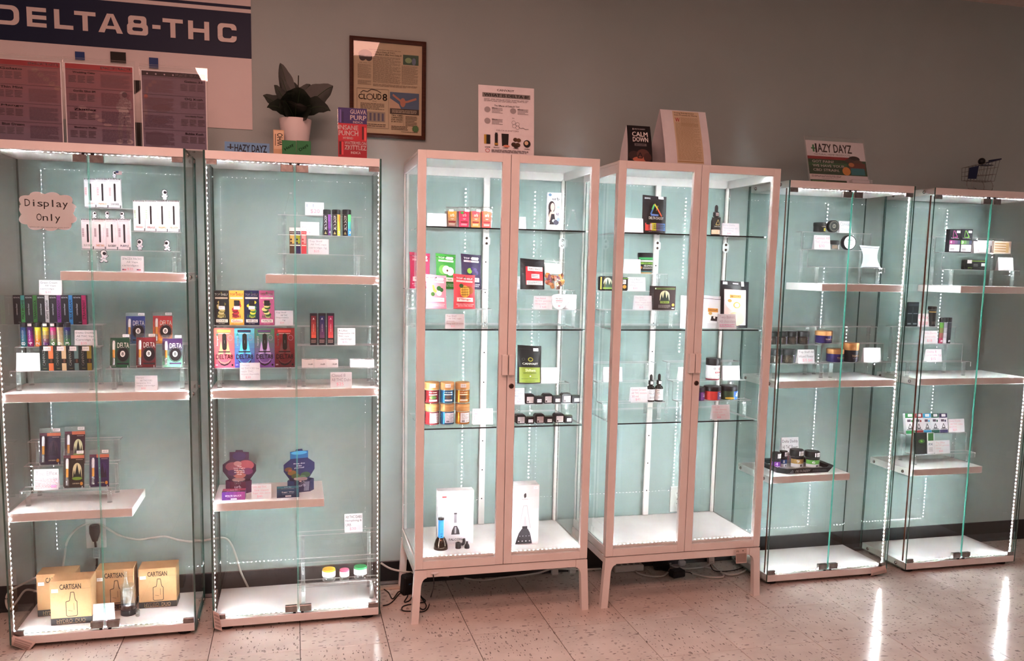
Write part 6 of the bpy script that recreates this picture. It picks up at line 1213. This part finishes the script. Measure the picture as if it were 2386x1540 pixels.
# --- power adaptors, strip and loose cables on the floor
a = fpt(946, 1383, 0)
t = thing('power_adaptor', 'black power adaptor propped beside the first framed cabinet', 'power adaptor', (a.x+.004, min(a.y, .34), 0), 'black power adaptors', .35, .12)
MB().cbox(-.026, .026, -.02, .02, .001, .085, M['cable_k'], .006).build('adaptor_case', t); MB().box(-.006, .006, -.022, -.019, .05, .054, col('#2a4a6a')).build('indicator', t)
for nm, pts in (('thin black cable tangled at the left leg of the first framed cabinet', ((890, 1370), (905, 1380), (915, 1395), (930, 1378), (950, 1385), (942, 1402), (955, 1398), (968, 1380), (985, 1393), (990, 1402), (960, 1406))), ('thin black cable running from the second case to the adaptor', ((892, 1411), (905, 1408), (916, 1400), (926, 1388), (938, 1376))), ('thin black cable looping round the front left leg of the first framed cabinet', ((1009, 1338), (1010, 1350), (1004, 1390), (998, 1415), (985, 1425), (960, 1424), (938, 1422), (940, 1412), (965, 1408), (985, 1420), (993, 1410), (980, 1390)))):
    P = [fpt(*q, .004) for q in pts]
    if nm.startswith('thin black cable looping'): P[0] = Vector((at(1009, 1332, .0).x, -.004, .19)); P[1] = Vector((P[0].x+.002, -.012, .15))
    P = [Vector((p.x, min(p.y, YW-.02), p.z)) for p in P]
    cord('black_cable', nm, P, .0022, M['cable_k'], 'thin black cables')
w_ = thing('cable_clip', 'small white adhesive clip under the first cabinet door holding a cable', 'cable clip', (at(1013, 1329, 0).x, -.0035, .190)); MB().prism([(-.016, .006), (-.004, 0), (.016, .007), (.012, .010), (-.014, .009)], -.002, .0015, M['white']).build('clip_body', w_)
rc = fpt(905, 1364, 0)
t = thing('cable_raceway', 'pale strip of trim lying on the floor by the second case', 'trim strip', (-.08, YW-.06, 0)); MB().cbox(-.06, .10, -.008, .008, 0, .008, col('#cdb9a8', .6), .001).build('strip_body', t)
s0, s1 = fpt(1432, 1325, 0), fpt(1462, 1316, 0)
t = thing('power_strip', 'white power strip on the floor between the framed cabinets', 'power strip', ((s0.x+s1.x)/2+.01, min(.37, s0.y), 0)); MB().cbox(-.07, .07, -.022, .022, 0, .03, M['cable_w'], .004).build('strip_case', t)
for i in range(4): MB().lathe([(.011, 0), (.011, .0008)], col('#8a8884', .5), 12).build('socket', t, (-.045+.03*i, 0, .03))
for i, (px, py, sx) in enumerate(((1536, 1322, .035), (1577, 1343, .032))):
    a = fpt(px, py, 0); t = thing('power_adaptor', f'black power adaptor among the cables under the second framed cabinet, {("rear", "front")[i]} one', 'power adaptor', (a.x, min(a.y, .36), 0), 'black power adaptors', -.3+.5*i)
    MB().cbox(-sx, sx, -.022, .022, 0, .032, M['cable_k'], .005).build('adaptor_case', t)
for i, (pts, r, m_, lb) in enumerate((([(1480, 1318), (1484, 1334), (1510, 1342), (1545, 1342), (1562, 1325)], .004, 'cable_w', 'white cord loop at the left under the second framed cabinet'), ([(1548, 1302), (1560, 1318), (1590, 1326), (1640, 1322), (1662, 1308)], .004, 'cable_w', 'white cord arching between plugs under the second framed cabinet'), ([(1610, 1337), (1650, 1346), (1684, 1346), (1678, 1334), (1640, 1322)], .004, 'cable_w', 'white cord lying forward of the adaptors under the second framed cabinet'), ([(1660, 1318), (1680, 1336), (1710, 1342), (1738, 1330), (1741, 1312)], .004, 'cable_w', 'white cord reaching the right leg under the second framed cabinet'),
        ([(1655, 1320), (1665, 1334), (1700, 1334), (1730, 1326), (1737, 1312)], .0022, 'cable_k', 'thin black cable at the right under the second framed cabinet'), ([(1520, 1318), (1545, 1334), (1600, 1338), (1612, 1342)], .0022, 'cable_k', 'thin black cable at the left under the second framed cabinet'))):
    cord('loose_cable', lb, [Vector((p.x, min(p.y, YW-.02), .005+.002*i)) for p in [fpt(*q, .005) for q in pts]], r, M[m_], 'loose cables under the second framed cabinet')
a = fpt(1582, 1313, 0); t = thing('plug', 'white plug lying among the cords under the second framed cabinet', 'plug', (a.x, min(a.y, .38), 0)); MB().cbox(-.016, .016, -.012, .012, 0, .026, M['white'], .005).build('plug_body', t)
cord('power_cable', 'tangle of white cord behind the lower left corner of the leftmost case', [on_wall(86, 1345, .36), on_wall(50, 1362, .34), on_wall(22, 1378, .34), on_wall(14, 1400, .34), on_wall(22, 1420, .34), on_wall(40, 1400, .35), on_wall(60, 1375, .36), on_wall(88, 1378, .37)], .004, M['cable_w'], 'white cords')
# ================================================================ on top of the cases
zt = CZT; YO = YCASE
def lean_thing(name, label, cat, px0, px1, pyt, Y, z, lean, group=None, rz=0.0):
    W, H, xc = size(px0, px1, pyt, Y, z)
    return thing(name, label, cat, (xc, Y, z), group, rz, -lean), W, H/math.cos(lean)
def menu(px0, px1, pyt, pyh, Y, label, hdr, grads, heads, fig):
    t, W, H = lean_thing('menu_stand', label, 'menu sign', px0, px1, pyh, Y, zt, 0.0, 'menu sheets in acrylic stands')
    MB().box(-W/2-.004, W/2+.004, 0, .002, 0, H+.004, M['acrylic'], M['aedge'], 'y').build('front_plate', t)
    MB().box(-W/2-.004, W/2+.004, .0046, .0066, 0, H+.012, M['acrylic'], M['aedge'], 'y').build('back_plate', t)
    MB().box(-W/2, W/2, 0, .055, 0, .002, M['acrylic'], M['aedge'], 'z').build('stand_foot', t)
    H2 = H*(at((px0+px1)/2, pyt, Y).z-zt)/(at((px0+px1)/2, pyh, Y).z-zt)
    sh = MB().box(-W/2, W/2, .0022, .0030, .003, H2, M['paper']).build('menu_sheet', t)
    ops = [('g', .015, .01, .985, .99, grads[0], grads[1], 10), ('r', .015, .93, .985, .99, hdr)]
    for x, y, rx, ry, c in fig: ops.append(('c', x, y, rx, ry, c))
    ops += [('b', 'SPACEXTRACTS', .30 if hdr[1] == 'b' else .52, .945, .72 if hdr[1] == 'b' else .96, .975, '#b8a8b0')]
    for i in range(4):
        y1 = .92-.225*i; ops.append(('r', .02, y1-.004, .98, y1-.001, '#3a2a34'))
        L = (i % 2 == 0) if heads[0] else False
        xa = .06 if heads[0] else .60; xb = .46 if heads[0] else .96
        c_ = heads[1][i]
        ops.append(('b', c_, xa+.06, y1-.05, xb-.02, y1-.022, '#3a2a30'))
        for k in range(3): ops.append(('tx', xa+.13*k, y1-.16, xa+.11+.13*k, y1-.07, 5, '#4a3a44'))
        ops.append(('tx', *((.52, y1-.20, .95, y1-.04) if heads[0] else (.05, y1-.20, .50, y1-.04)), 11, '#6a4a54' if i < 2 else '#5a4658'))
    art(sh, ops, flat(W, H2-.003, .0022, .003), 'menu_print', rough=.6)
ast_ = [(.84, .64, .055, .05, '#8c7c80'), (.86, .645, .04, .035, '#4a3a44'), (.85, .54, .085, .07, '#94868a'), (.93, .52, .03, .06, '#887a80'), (.76, .50, .03, .05, '#887a80'), (.84, .44, .075, .05, '#9c8e90'), (.80, .33, .045, .09, '#8a7c82'), (.90, .33, .045, .09, '#8a7c82'), (.78, .18, .04, .10, '#766870'), (.91, .18, .04, .10, '#766870'), (.77, .06, .05, .03, '#a09296'), (.92, .06, .05, .03, '#a09296')]+[(.24+.09*i, .46-.05*i, .06, .022, '#8d757c') for i in range(5)]
menu(-18, 145, 139, 135, .05, 'leftmost menu sheet in an acrylic stand, red at the top', '#8e2c34', ('#6c5c70', '#8a5a5e'), (True, ('Gelato', 'Thin Mint', 'Mango', 'Blue Dream')), [(.62+.08*i, .88-.05*i, .05, .03, '#8c6a66') for i in range(5)])
menu(152, 313, 150, 146, .05, 'middle menu sheet in an acrylic stand, with an astronaut picture', '#963036', ('#6e6074', '#85545a'), (True, ('Wedding Cake', 'Gorilla Glue #4', 'Zkittlez', 'Blueberry Muffin')), ast_)
menu(329.5, 482, 167, 162, .05, 'rightmost menu sheet in an acrylic stand, dusky purple', '#2a1c26', ('#665a70', '#6a5866'), (False, ('Gelato 33', 'OG Kush', 'Granddaddy Purple', 'Bubba Kush')), [(.07, .66, .03, .03, '#96584e'), (.09, .75, .02, .05, '#7c6468'), (.14, .81, .03, .03, '#7c6468'), (.20, .85, .04, .02, '#7c6468'), (.30, .52, .14, .05, '#5d4a58'), (.28, .36, .12, .04, '#5d4a58'), (.22, .12, .18, .10, '#564658'), (.06, .45, .03, .12, '#74626a')]+[(.1+.13*i, .955, .012, .01, '#a89aa4') for i in range(4)])
# small blue card, cubes, plant, tag, flavour sign
t, W, H = lean_thing('blue_card', 'pale blue business card with black stencil lettering on the second case', 'card', 523, 628, 331, .075, zt, .25)
MB().box(-W/2, W/2, 0, .0008, 0, H, col('#5f8fb8', .5)).build('card_sheet', t); MB().prism([(-.004, 0), (.004, 0), (.004, H*.7)], .0008, .014, M['acrylic'], M['aedge']).build('card_foot', t)
art(t, [('b', 'HAZY DAYZ', .22, .22, .94, .82, '#16181c'), ('r', .06, .5, .2, .58, '#16181c'), ('r', .115, .38, .145, .82, '#16181c')], flat(W, H, 0), 'lettering')
for a, b_, yt, w_, q in ((657, 690.5, 327, 'Hazy', 'left'), (691, 724.5, 328, 'Dayz', 'right')):
    W, H, xc = size(a, b_, yt, .02, zt)
    t = thing('green_cube', f'green paper cube lettered {w_}, {q} of two before the plant pot', 'paper cube', (xc, .02, zt), 'green lettered cubes')
    MB().cbox(-W/2, W/2, 0, W, 0, H, noisy('green_card_'+q, '#1f6a3c', '#247244', 12, .7), .001).build('cube_body', t)
    V, Fc = text_mesh(w_, .005); mb = MB(); rot = Matrix.Rotation(.62, 2)
    P = [(rot @ Vector(((u-.5)*W*.72, (v-.5)*W*.26))) for u, v in V]; mb.idx([(p.x, -.0004, H*.52+p.y) for p in P], Fc, col('#143020')); mb.build('lettering', t)
W, H, xc = size(650, 727, 273, .12, zt); R = W/2
pot_x, pot_y, pot_h = xc, .12+R*.9, H
t = thing('potted_plant', 'broad-leaved dark green plant in a white tapered pot', 'plant', (pot_x, pot_y, zt))
MB().lathe([(R*.62, 0), (R*.66, .003), (R*1.0, H*.97), (R*1.0, H), (R*.93, H), (R*.9, H*.9)], noisy('white_ceramic', '#d8d0d0', '#e0d8d8', 5, .5), 32, cap1=False).build('pot', t, smooth=True)
MB().lathe([(R*.9, H*.88), (R*.88, H*.9), (R*.3, H*.93)], noisy('soil', '#241812', '#382820', 60, .95, .6), 20).build('soil', t)
leafm = noisy('leaf_green', '#0f1811', '#172219', 14, .5, .2, 60)
def leaf(tip, width, Yt, base=None, droop=.0, name='leaf', k=1.0):
    b0 = Vector((0, 0, H*.92)) if base is None else Vector(base); tp = at(tip[0], tip[1], Yt)-Vector((pot_x, pot_y+YO, zt))
    mid = (b0+tp)/2+Vector((0, 0, .03*k)); mb = MB()
    side = (tp-b0).cross(Vector((0, -1, .35))).normalized()
    def c_(s): return b0*(1-s)**2+mid*(2*s*(1-s))+tp*s*s
    def fn(u, v):
        w = width*max(0.0, math.sin(math.pi*min(1, max(.0, (v-.12)/.88))**.85))**.8 if v > .12 else .0022
        w = max(w, .0012); p = c_(v); x = (u-.5)*2
        return p+side*(w*x)+Vector((0, -.25, .5))*(abs(x)**1.5*w*.35)+Vector((0, 0, .002*math.sin(v*22)*abs(x)))
    mb.grid(fn, 8, 14, leafm); mb.grid(lambda u, v: fn(1-u, v)+Vector((0, .0006, -.0006)), 8, 14, leafm)
    o = mb.build(name, t, smooth=True)
    MB().tube([c_(s)+Vector((0, -.001, 0)) for s in (0, .15, .3, .5, .7, .85, .97)], [.0022, .002, .0016, .0013, .001, .0008, .0005], col('#33472f', .5), 6).build('midrib', o, smooth=True)
for tip, wd_, yt_, kk_ in (((653, 147), .017, .20, 1.0), ((655, 178), .010, .16, .6), ((639, 198), .013, .15, .8), ((613, 222), .016, .14, .8), ((622, 250), .017, .10, 1.6), ((776, 200), .026, .16, 1.2), ((770, 258), .022, .10, 2.2), ((722, 196), .020, .20, 1.0), ((700, 205), .030, .09, .6), ((672, 215), .030, .10, .5), ((725, 245), .030, .07, 1.0), ((690, 240), .034, .06, .8), ((660, 235), .024, .06, 1.0), ((712, 225), .028, .22, .6), ((680, 190), .022, .22, .8)): leaf(tip, wd_*1.6, yt_, k=kk_)
MB().tube([(0, 0, H*.9), at(694, 230, .17)-Vector((pot_x, pot_y+YO, zt)), at(695.5, 176, .175)-Vector((pot_x, pot_y+YO, zt))], .0022, col('#2a2a20', .6), 6).build('stalk', t)
t, W, H2 = lean_thing('paper_tag', 'small tan tag with thick black strokes leaning on the plant pot', 'tag', 637, 662, 302, .11, zt+.0, .06)
H2 = H2; MB().box(-W/2, W/2, 0, .001, 0, H2, col('#c9a884', .6)).build('tag_sheet', t)
art(t, [('r', .05, .30, .95, .97, '#d8bd9c'), ('bv', 'WHO', .34, .42, .88, .88, '#1f1712'), ('l', [(.18, .42), (.20, .85)], .06, '#4a2a1c')], flat(W, H2, 0), 'lettering')
t, W, H2 = lean_thing('flavour_sign', 'small red and blue sign listing three flavours on the second case', 'sign', 788, 855, 251, .06, zt, .04)
MB().box(-W/2-.001, W/2+.001, .002, .004, 0, H2+.001, M['acrylic'], M['aedge'], 'y').build('back_plate', t); MB().box(-W/2, W/2, .004, .045, 0, .002, M['acrylic'], M['aedge'], 'z').build('stand_foot', t)
sh = MB().box(-W/2, W/2, .0006, .0018, .004, H2, col('#a82a38', .4)).build('sign_sheet', t)
art(sh, [('r', 0, .69, 1, 1, '#3a2f6a'), ('r', 0, .34, 1, .69, '#b22a36'), ('r', 0, 0, 1, .34, '#9a2230'), ('b', 'GUAVA', .42, .885, .98, .975, '#f0e4e4'), ('b', 'PURP', .42, .765, .98, .86, '#f0e4e4'), ('b', 'INDICA', .52, .70, .86, .745, '#f0e4e4'), ('b', 'INSANE', .02, .56, .70, .655, '#f0e4e4'), ('b', 'PUNCH', .02, .445, .70, .545, '#f0e4e4'), ('b', 'HYBRID', .17, .375, .52, .42, '#f0e4e4'), ('b', 'WATERMELON', .22, .27, .98, .335, '#f0e4e4'), ('b', 'ZKITTLEZ', .22, .165, .98, .255, '#f0e4e4'), ('b', 'INDICA', .44, .085, .78, .135, '#f0e4e4'),
          ('r', .05, .70, .11, .96, '#6a5aa0'), ('r', .13, .70, .19, .92, '#2a2050'), ('r', .83, .38, .89, .64, '#4a1018'), ('r', .91, .36, .97, .62, '#e05a5a'), ('r', .04, .06, .10, .32, '#4a1018'), ('r', .12, .06, .18, .32, '#d84a50')], flat(W, H2-.004, .0006, .004), 'lettering')
# --- first framed cabinet: information poster
zi = IH; YO = 0.0
t, W, H2 = lean_thing('info_poster', 'tall white information poster standing on the first framed cabinet', 'poster', 1116, 1246, 199, .03, zi, .08)
MB().box(-W/2, W/2, 0, .0012, 0, H2, M['paper']).build('poster_sheet', t); MB().box(-W/2+.01, W/2-.01, .0012, .06, 0, .002, M['acrylic'], M['aedge'], 'z').build('stand_foot', t)
MB().box(-W/2+.01, W/2-.01, .0014, .0034, 0, H2*.9, M['acrylic'], M['aedge'], 'y').build('back_plate', t)
K2 = '#2e2a2c'
ops = [('b', 'CANVAST', .33, .925, .64, .955, K2), ('r', .07, .83, .93, .895, '#7a7876'), ('b', 'WHAT IS DELTA 8?', .10, .842, .90, .884, '#161416'), ('tx', .10, .765, .92, .815, 4, '#6a6264'), ('b', 'The Effects of Delta-8 THC', .28, .70, .74, .725, K2)]
for x, y in ((.16, .65), (.62, .65), (.16, .485)): ops += [('c', x, y, .055, .042, '#9a9698'), ('tx', x+.08, y-.05, x+.28, y+.035, 5, '#6a6466'), ('b', 'Effects', x+.08, y+.02, x+.18, y+.035, K2)]
for cx, cy in ((.63, .48), (.70, .46), (.64, .43), (.70, .41)): ops.append(('o', cx, cy, .035, .028, .12, '#5a5658'))
ops += [('l', [(.72, .42), (.76, .40), (.80, .41), (.84, .39), (.90, .395)], .006, '#5a5658'), ('t', 'OH', .60, .535, .64, .55, '#5a5658'), ('t', 'DELTA 8 SHIFTERS', .32, .345, .72, .365, '#9a9092')]
ops += [('r', .10, .15, .15, .285, '#b0923a'), ('r', .14, .15, .21, .285, '#1c1a1a'), ('r', .29, .13, .345, .30, '#1a1816'), ('r', .285, .14, .35, .17, '#a8873a'), ('r', .295, .30, .34, .32, '#2a2826'), ('p', [(.42, .13), (.53, .13), (.54, .31), (.41, .31)], '#1b1917'), ('c', .50, .13, .06, .018, '#d08a70'), ('c', .66, .23, .04, .03, '#4a3626'), ('c', .72, .225, .04, .03, '#5a442e'), ('c', .63, .16, .045, .032, '#3a2a1e'), ('c', .70, .155, .05, .032, '#44321f'), ('c', .67, .13, .04, .025, '#32261c'), ('c', .87, .18, .065, .055, '#1d1b1a'), ('c', .86, .19, .035, .03, '#cfb492')]
ops += [('b', w, x, .095, x+.10, .11, K2) for w, x in (('VAPE', .11), ('PRE ROLLS', .27), ('GUMMIES', .43), ('CAVIAR', .62), ('CRUMBLE', .82))]+[('o', .16, .055, .04, .028, .2, '#c85a5a'), ('tx', .23, .03, .90, .075, 3, '#4a4446')]
art(t, ops, flat(W, H2, 0), 'poster_print')
# --- second framed cabinet: tent card and curved newspaper clipping
W, H, xc = size(1464, 1522, 290, .03, zi)
t = thing('tent_card', 'black tent card reading calm down on the second framed cabinet', 'tent card', (xc, .03, zi))
def curved(w, h, depth, mat, name, parent, x_off=0.0, y_off=0.0, flip=1):
    fn = lambda u, v: (x_off+(u-.5)*w, y_off+depth*(1-(1-v)**1.8)*.5+.0, h*v)
    return fn
fn = lambda u, v: ((u-.5)*W*(1.0-.06*v), .030*v**1.6, H*v); bk = lambda u, v: ((.5-u)*W*(1.0-.06*v)-.0, .085-.053*v**1.6, H*v)
MB().grid(fn, 1, 10, col('#1a1618', .4)).build('front_leaf', t, smooth=True); MB().grid(bk, 1, 10, M['paper']).build('rear_leaf', t, smooth=True)
MB().grid(lambda u, v: (-W/2*(1-.06*v), .085*u+(.030*v**1.6)*(1-u)-.053*v**1.6*u, H*v), 2, 10, M['paper']).build('side_leaf', t)
art(t, [('b', 'DELTA DADDY', .32, .89, .78, .925, '#c8c4c4'), ('p', [(.22, .885), (.30, .885), (.26, .94)], '#c8c4c4'), ('b', 'CALM', .20, .70, .86, .83, '#f0ecea'), ('b', 'DOWN', .22, .555, .86, .685, '#f0ecea'), ('r', .28, .44, .78, .51, '#6a6668'), ('b', 'EAT A GUMMY', .34, .455, .72, .495, '#1a1618'), ('c', .25, .18, .22, .12, '#3a2a28'), ('c', .62, .22, .26, .14, '#5a3a34'), ('c', .5, .08, .3, .07, '#c07058'), ('c', .80, .14, .16, .12, '#4a302c'), ('l', [(.5, .26), (.40, .12), (.60, .12), (.5, .26)], .03, '#1a1618')], lambda u, v, h: (lambda p: (p[0], p[1]-h, p[2]))(fn(u, v)), 'lettering', bend=24)
W, H, xc = size(1549, 1656, 251, .03, zi)
t = thing('clipping_stand', 'tall curved paper stand with a tan newspaper clipping', 'paper stand', (xc+.004, .022, zi))
fn2 = lambda u, v: ((u-.5)*W, .070*(v**1.25), H*v-.0); bk2 = lambda u, v: ((.5-u)*W, .16-.088*v**1.4, H*v)
MB().grid(fn2, 1, 12, M['paper']).build('front_leaf', t, smooth=True); MB().grid(bk2, 1, 12, M['paper']).build('rear_leaf', t, smooth=True)
art(t, [('r', .26, .02, .84, .985, M['newsprint']), ('b', 'Young Entrepreneur', .29, .935, .74, .965, '#3a2c1e'), ('b', 'Sees Promise In Hemp', .29, .895, .80, .925, '#3a2c1e'), ('b', 'W', .30, .78, .40, .86, '#a83440'), ('tx', .42, .70, .82, .87, 14, '#a08a68'), ('tx', .29, .08, .82, .77, 58, '#a08a68'), ('l', [(.27, .05), (.83, .05)], .012, '#a07a48')], lambda u, v, h: (lambda p: (p[0], p[1]-h, p[2]))(fn2(u, v)), 'clipping_print', bend=24)
YO = .080
# --- third glass case: slanted acrylic sign
t, W, H2 = lean_thing('acrylic_sign', 'slanted acrylic sign with a green and red flyer on the third glass case', 'sign', 1893, 2029, 318, .05, zt, .30)
MB().box(-W/2-.003, W/2+.003, 0, .002, 0, H2+.006, M['acrylic'], M['aedge'], 'y').build('front_plate', t)
MB().box(-W/2-.003, W/2+.003, .0046, .0066, 0, H2+.006, M['acrylic'], M['aedge'], 'y').build('back_plate', t)
sh = MB().box(-W/2, W/2, .0022, .003, .002, H2*.94, M['paper']).build('flyer', t)
ops = [('r', .08, .80, .16, .83, '#2f7a4a'), ('r', .105, .73, .135, .90, '#2f7a4a'), ('r', .15, .71, .18, .93, '#2a2426'), ('b', 'AZY DAYZ', .19, .73, .78, .93, '#2a2426'), ('t', 'NATURAL HEMP PRODUCTS', .12, .655, .74, .695, '#6a5a5a'), ('r', 0, .56, .72, .63, '#8a2a2c'), ('r', 0, .20, 1, .56, '#2c4a34'), ('r', 0, .40, .66, .48, '#35613f'), ('b', 'GOT PAIN?', .07, .475, .44, .535, '#d8d0c8'), ('b', 'WE HAVE YOUR', .07, .375, .62, .435, '#d8d0c8'), ('b', 'CBD STRAIN.', .07, .275, .52, .335, '#d8d0c8'),
       ('c', .80, .60, .1, .07, '#2a2422'), ('c', .72, .55, .08, .05, '#4a3a34'), ('c', .86, .52, .08, .06, '#5a4436'), ('r', .70, .34, .98, .50, '#6a3a30'), ('c', .74, .46, .05, .05, '#c07a4a'), ('r', .72, .22, .96, .38, '#2f7a80'), ('c', .64, .30, .07, .1, '#d08a44'), ('r', .0, .08, .60, .20, '#ddd4d2'), ('tx', .03, .13, .56, .18, 2, '#4a4042'), ('t', 'hazydayzcbd.com', .20, .095, .48, .12, '#4a4042'), ('r', 0, 0, .62, .07, '#2c4a34'), ('t', '#HAZYDAYZ', .03, .015, .26, .05, '#8ac07a')]
art(sh, ops, flat(W, H2*.94-.002, .0022, .002), 'flyer_print')
bc = MB().box(W*.16, W*.5+.004, -.018, -.001, .0, .016, M['acrylic'], M['aedge'], 'y').build('card_pocket', t)
MB().box(W*.18, W*.48, -.012, -.004, .002, .02, M['paper']).build('card_stack', t)
YO = .090
# --- rightmost case: miniature shopping cart
a0, a1 = at(2243, 436, .13), at(2318, 436, .13)
cx_ = (a0.x+a1.x)/2; s = (a1.x-a0.x)
t = thing('toy_cart', 'miniature wire shopping cart with a dark ball in its basket', 'toy cart', (cx_, .13, zt))
HH = at(2280, 369, .15).z-zt
wr = M['bolt']; r_ = .0011
def fr_(u, v, side): # basket side wall: u along, v up, side -1/1
    x = -s*.46+u*s*(.78+.10*v); zz = HH*(.34+.10*u*0)+v*HH*(.36+.24*u); y = side*(.017+.009*u+.004*v); return Vector((x, y, zz))
for nm, segs in (('basket_side', -1), ('basket_side', 1)):
    b = MB()
    for v in (0, .33, .66, 1): b.tube([fr_(u/4, v, segs) for u in range(5)], r_, wr, 5)
    for u in range(9): b.tube([fr_(u/8, 0, segs), fr_(u/8, 1, segs)], r_*.8, wr, 5)
    b.build(nm, t)
b = MB()
for u in range(9): b.tube([fr_(u/8, 0, -1), fr_(u/8, 0, 1)], r_*.8, wr, 5)
for u in (0, 1):
    for v in (.33, .66, 1): b.tube([fr_(u, v, -1), fr_(u, v, 1)], r_, wr, 5)
b.build('basket_floor', t)
b = MB(); f0 = [fr_(0, .1, -1), fr_(.30, .1, -1), fr_(.30, .95, -1), fr_(0, .95, -1)]
b.face([p+Vector((0, -.0016, 0)) for p in f0], col('#1d2848', .4)); b.face([p+Vector((0, -.0030, 0)) for p in reversed(f0)], col('#1d2848', .4)); b.build('side_plate', t)
b = MB(); b.tube([fr_(1, 1, -1)+Vector((.002, -.004, .004)), fr_(1, 1, 1)+Vector((.002, .004, .004))], .0032, col('#1a2242', .4), 8); b.tube([fr_(.55, 1, -1)+Vector((0, 0, .0)), fr_(1, 1, -1)+Vector((.002, 0, .004))], .0026, col('#1a2242', .4), 6); b.build('handle', t)
for sd in (-1, 1):
    b = MB(); b.tube(spline([(-s*.30, sd*.016, HH*.34), (-s*.27, sd*.016, HH*.16), (-s*.10, sd*.018, HH*.08)]), r_*1.2, wr, 5); b.tube(spline([(s*.22, sd*.024, HH*.36), (s*.30, sd*.024, HH*.22), (s*.28, sd*.024, HH*.08)]), r_*1.2, wr, 5); b.tube([(-s*.42, sd*.016, HH*.10), (s*.30, sd*.024, HH*.08)], r_*1.3, wr, 5); b.build('undercarriage', t)
    for x, y in ((-s*.40, .016), (s*.29, .024)):
        w = MB().lathe([(.0055, -.0015), (.0055, .0015)], col('#2a2628', .5), 12).build('wheel', t, (x, sd*y, .0056), 0, math.pi/2)
b = MB(); b.box(s*.02, s*.30, -.018, .018, HH-.034, HH-.031, col('#1a2242', .4)); b.build('child_seat', t)
sp = MB(); R = .0155
sp.lathe([(R*math.sin(math.pi*i/10)+.00001, -R*math.cos(math.pi*i/10)) for i in range(11)], col('#171a1c', .35), 16, cap0=False, cap1=False)
tb_ = thing('dark_ball', 'small dark ball lying in the miniature shopping cart', 'ball', (cx_+.004, .13, zt+HH-R)); sp.build('ball_body', tb_, smooth=True)
YO = YCASE
# --- paper tags hanging under the cabinets
def hang_tag(name, label, c0, c1, c2, c3, Y, lines, tint='#cdbab2', curl=0.0):
    P = [at(*q, Y) for q in (c0, c1, c2, c3)]; b0 = (P[2]+P[3])/2   # tl tr br bl
    t = thing(name, label, 'paper tag', (b0.x, b0.y-YO, b0.z), 'paper tags hanging under the cabinets')
    def fn(u, v, h=0):
        p = (P[3]*(1-u)+P[2]*u)*(1-v)+(P[0]*(1-u)+P[1]*u)*v-b0; return (p.x, p.y-curl*math.sin(math.pi*v)-h, p.z)
    b = MB(); m = col(tint, .7); b.grid(lambda u, v: fn(u, v), 4, 6, m); b.grid(lambda u, v: (lambda q: (q[0], q[1]+.0006, q[2]))(fn(1-u, v)), 4, 6, m); b.build('tag_sheet', t, smooth=True)
    art(t, lines, fn, 'tag_print', bend=5)
ln = [('r', .12, .12+.2*i, .9, .26+.2*i, '#a08e88') for i in range(4)]
hang_tag('paper_tag', 'crumpled paper tag hanging below the left corner of the leftmost case', (30, 1480), (84, 1497), (66, 1517), (27, 1503), -.006, ln, curl=.006)
hang_tag('paper_tag', 'long paper tag hanging at the left corner of the second case', (496, 1422), (510, 1430), (518, 1470), (500, 1464), -.004, ln)
YO = 0.0
hang_tag('paper_tag', 'notched paper tag hanging under the right door of the second framed cabinet', (1714, 1279), (1740, 1277), (1740, 1311), (1715, 1313), -.010, [('b', 'FS', .08, .76, .3, .88, '#6a5a54'), ('c', .66, .84, .05, .04, '#3a302c'), ('r', .04, .06, .96, .66, '#9a8780')])
YO = YCASE
hang_tag('paper_tag', 'translucent paper tag curling under the right corner of the third glass case', (2030, 1328), (2062, 1317), (2066, 1334), (2028, 1342), .010, [('r', .1, .2, .9, .5, '#b8aaa4')], curl=.004)
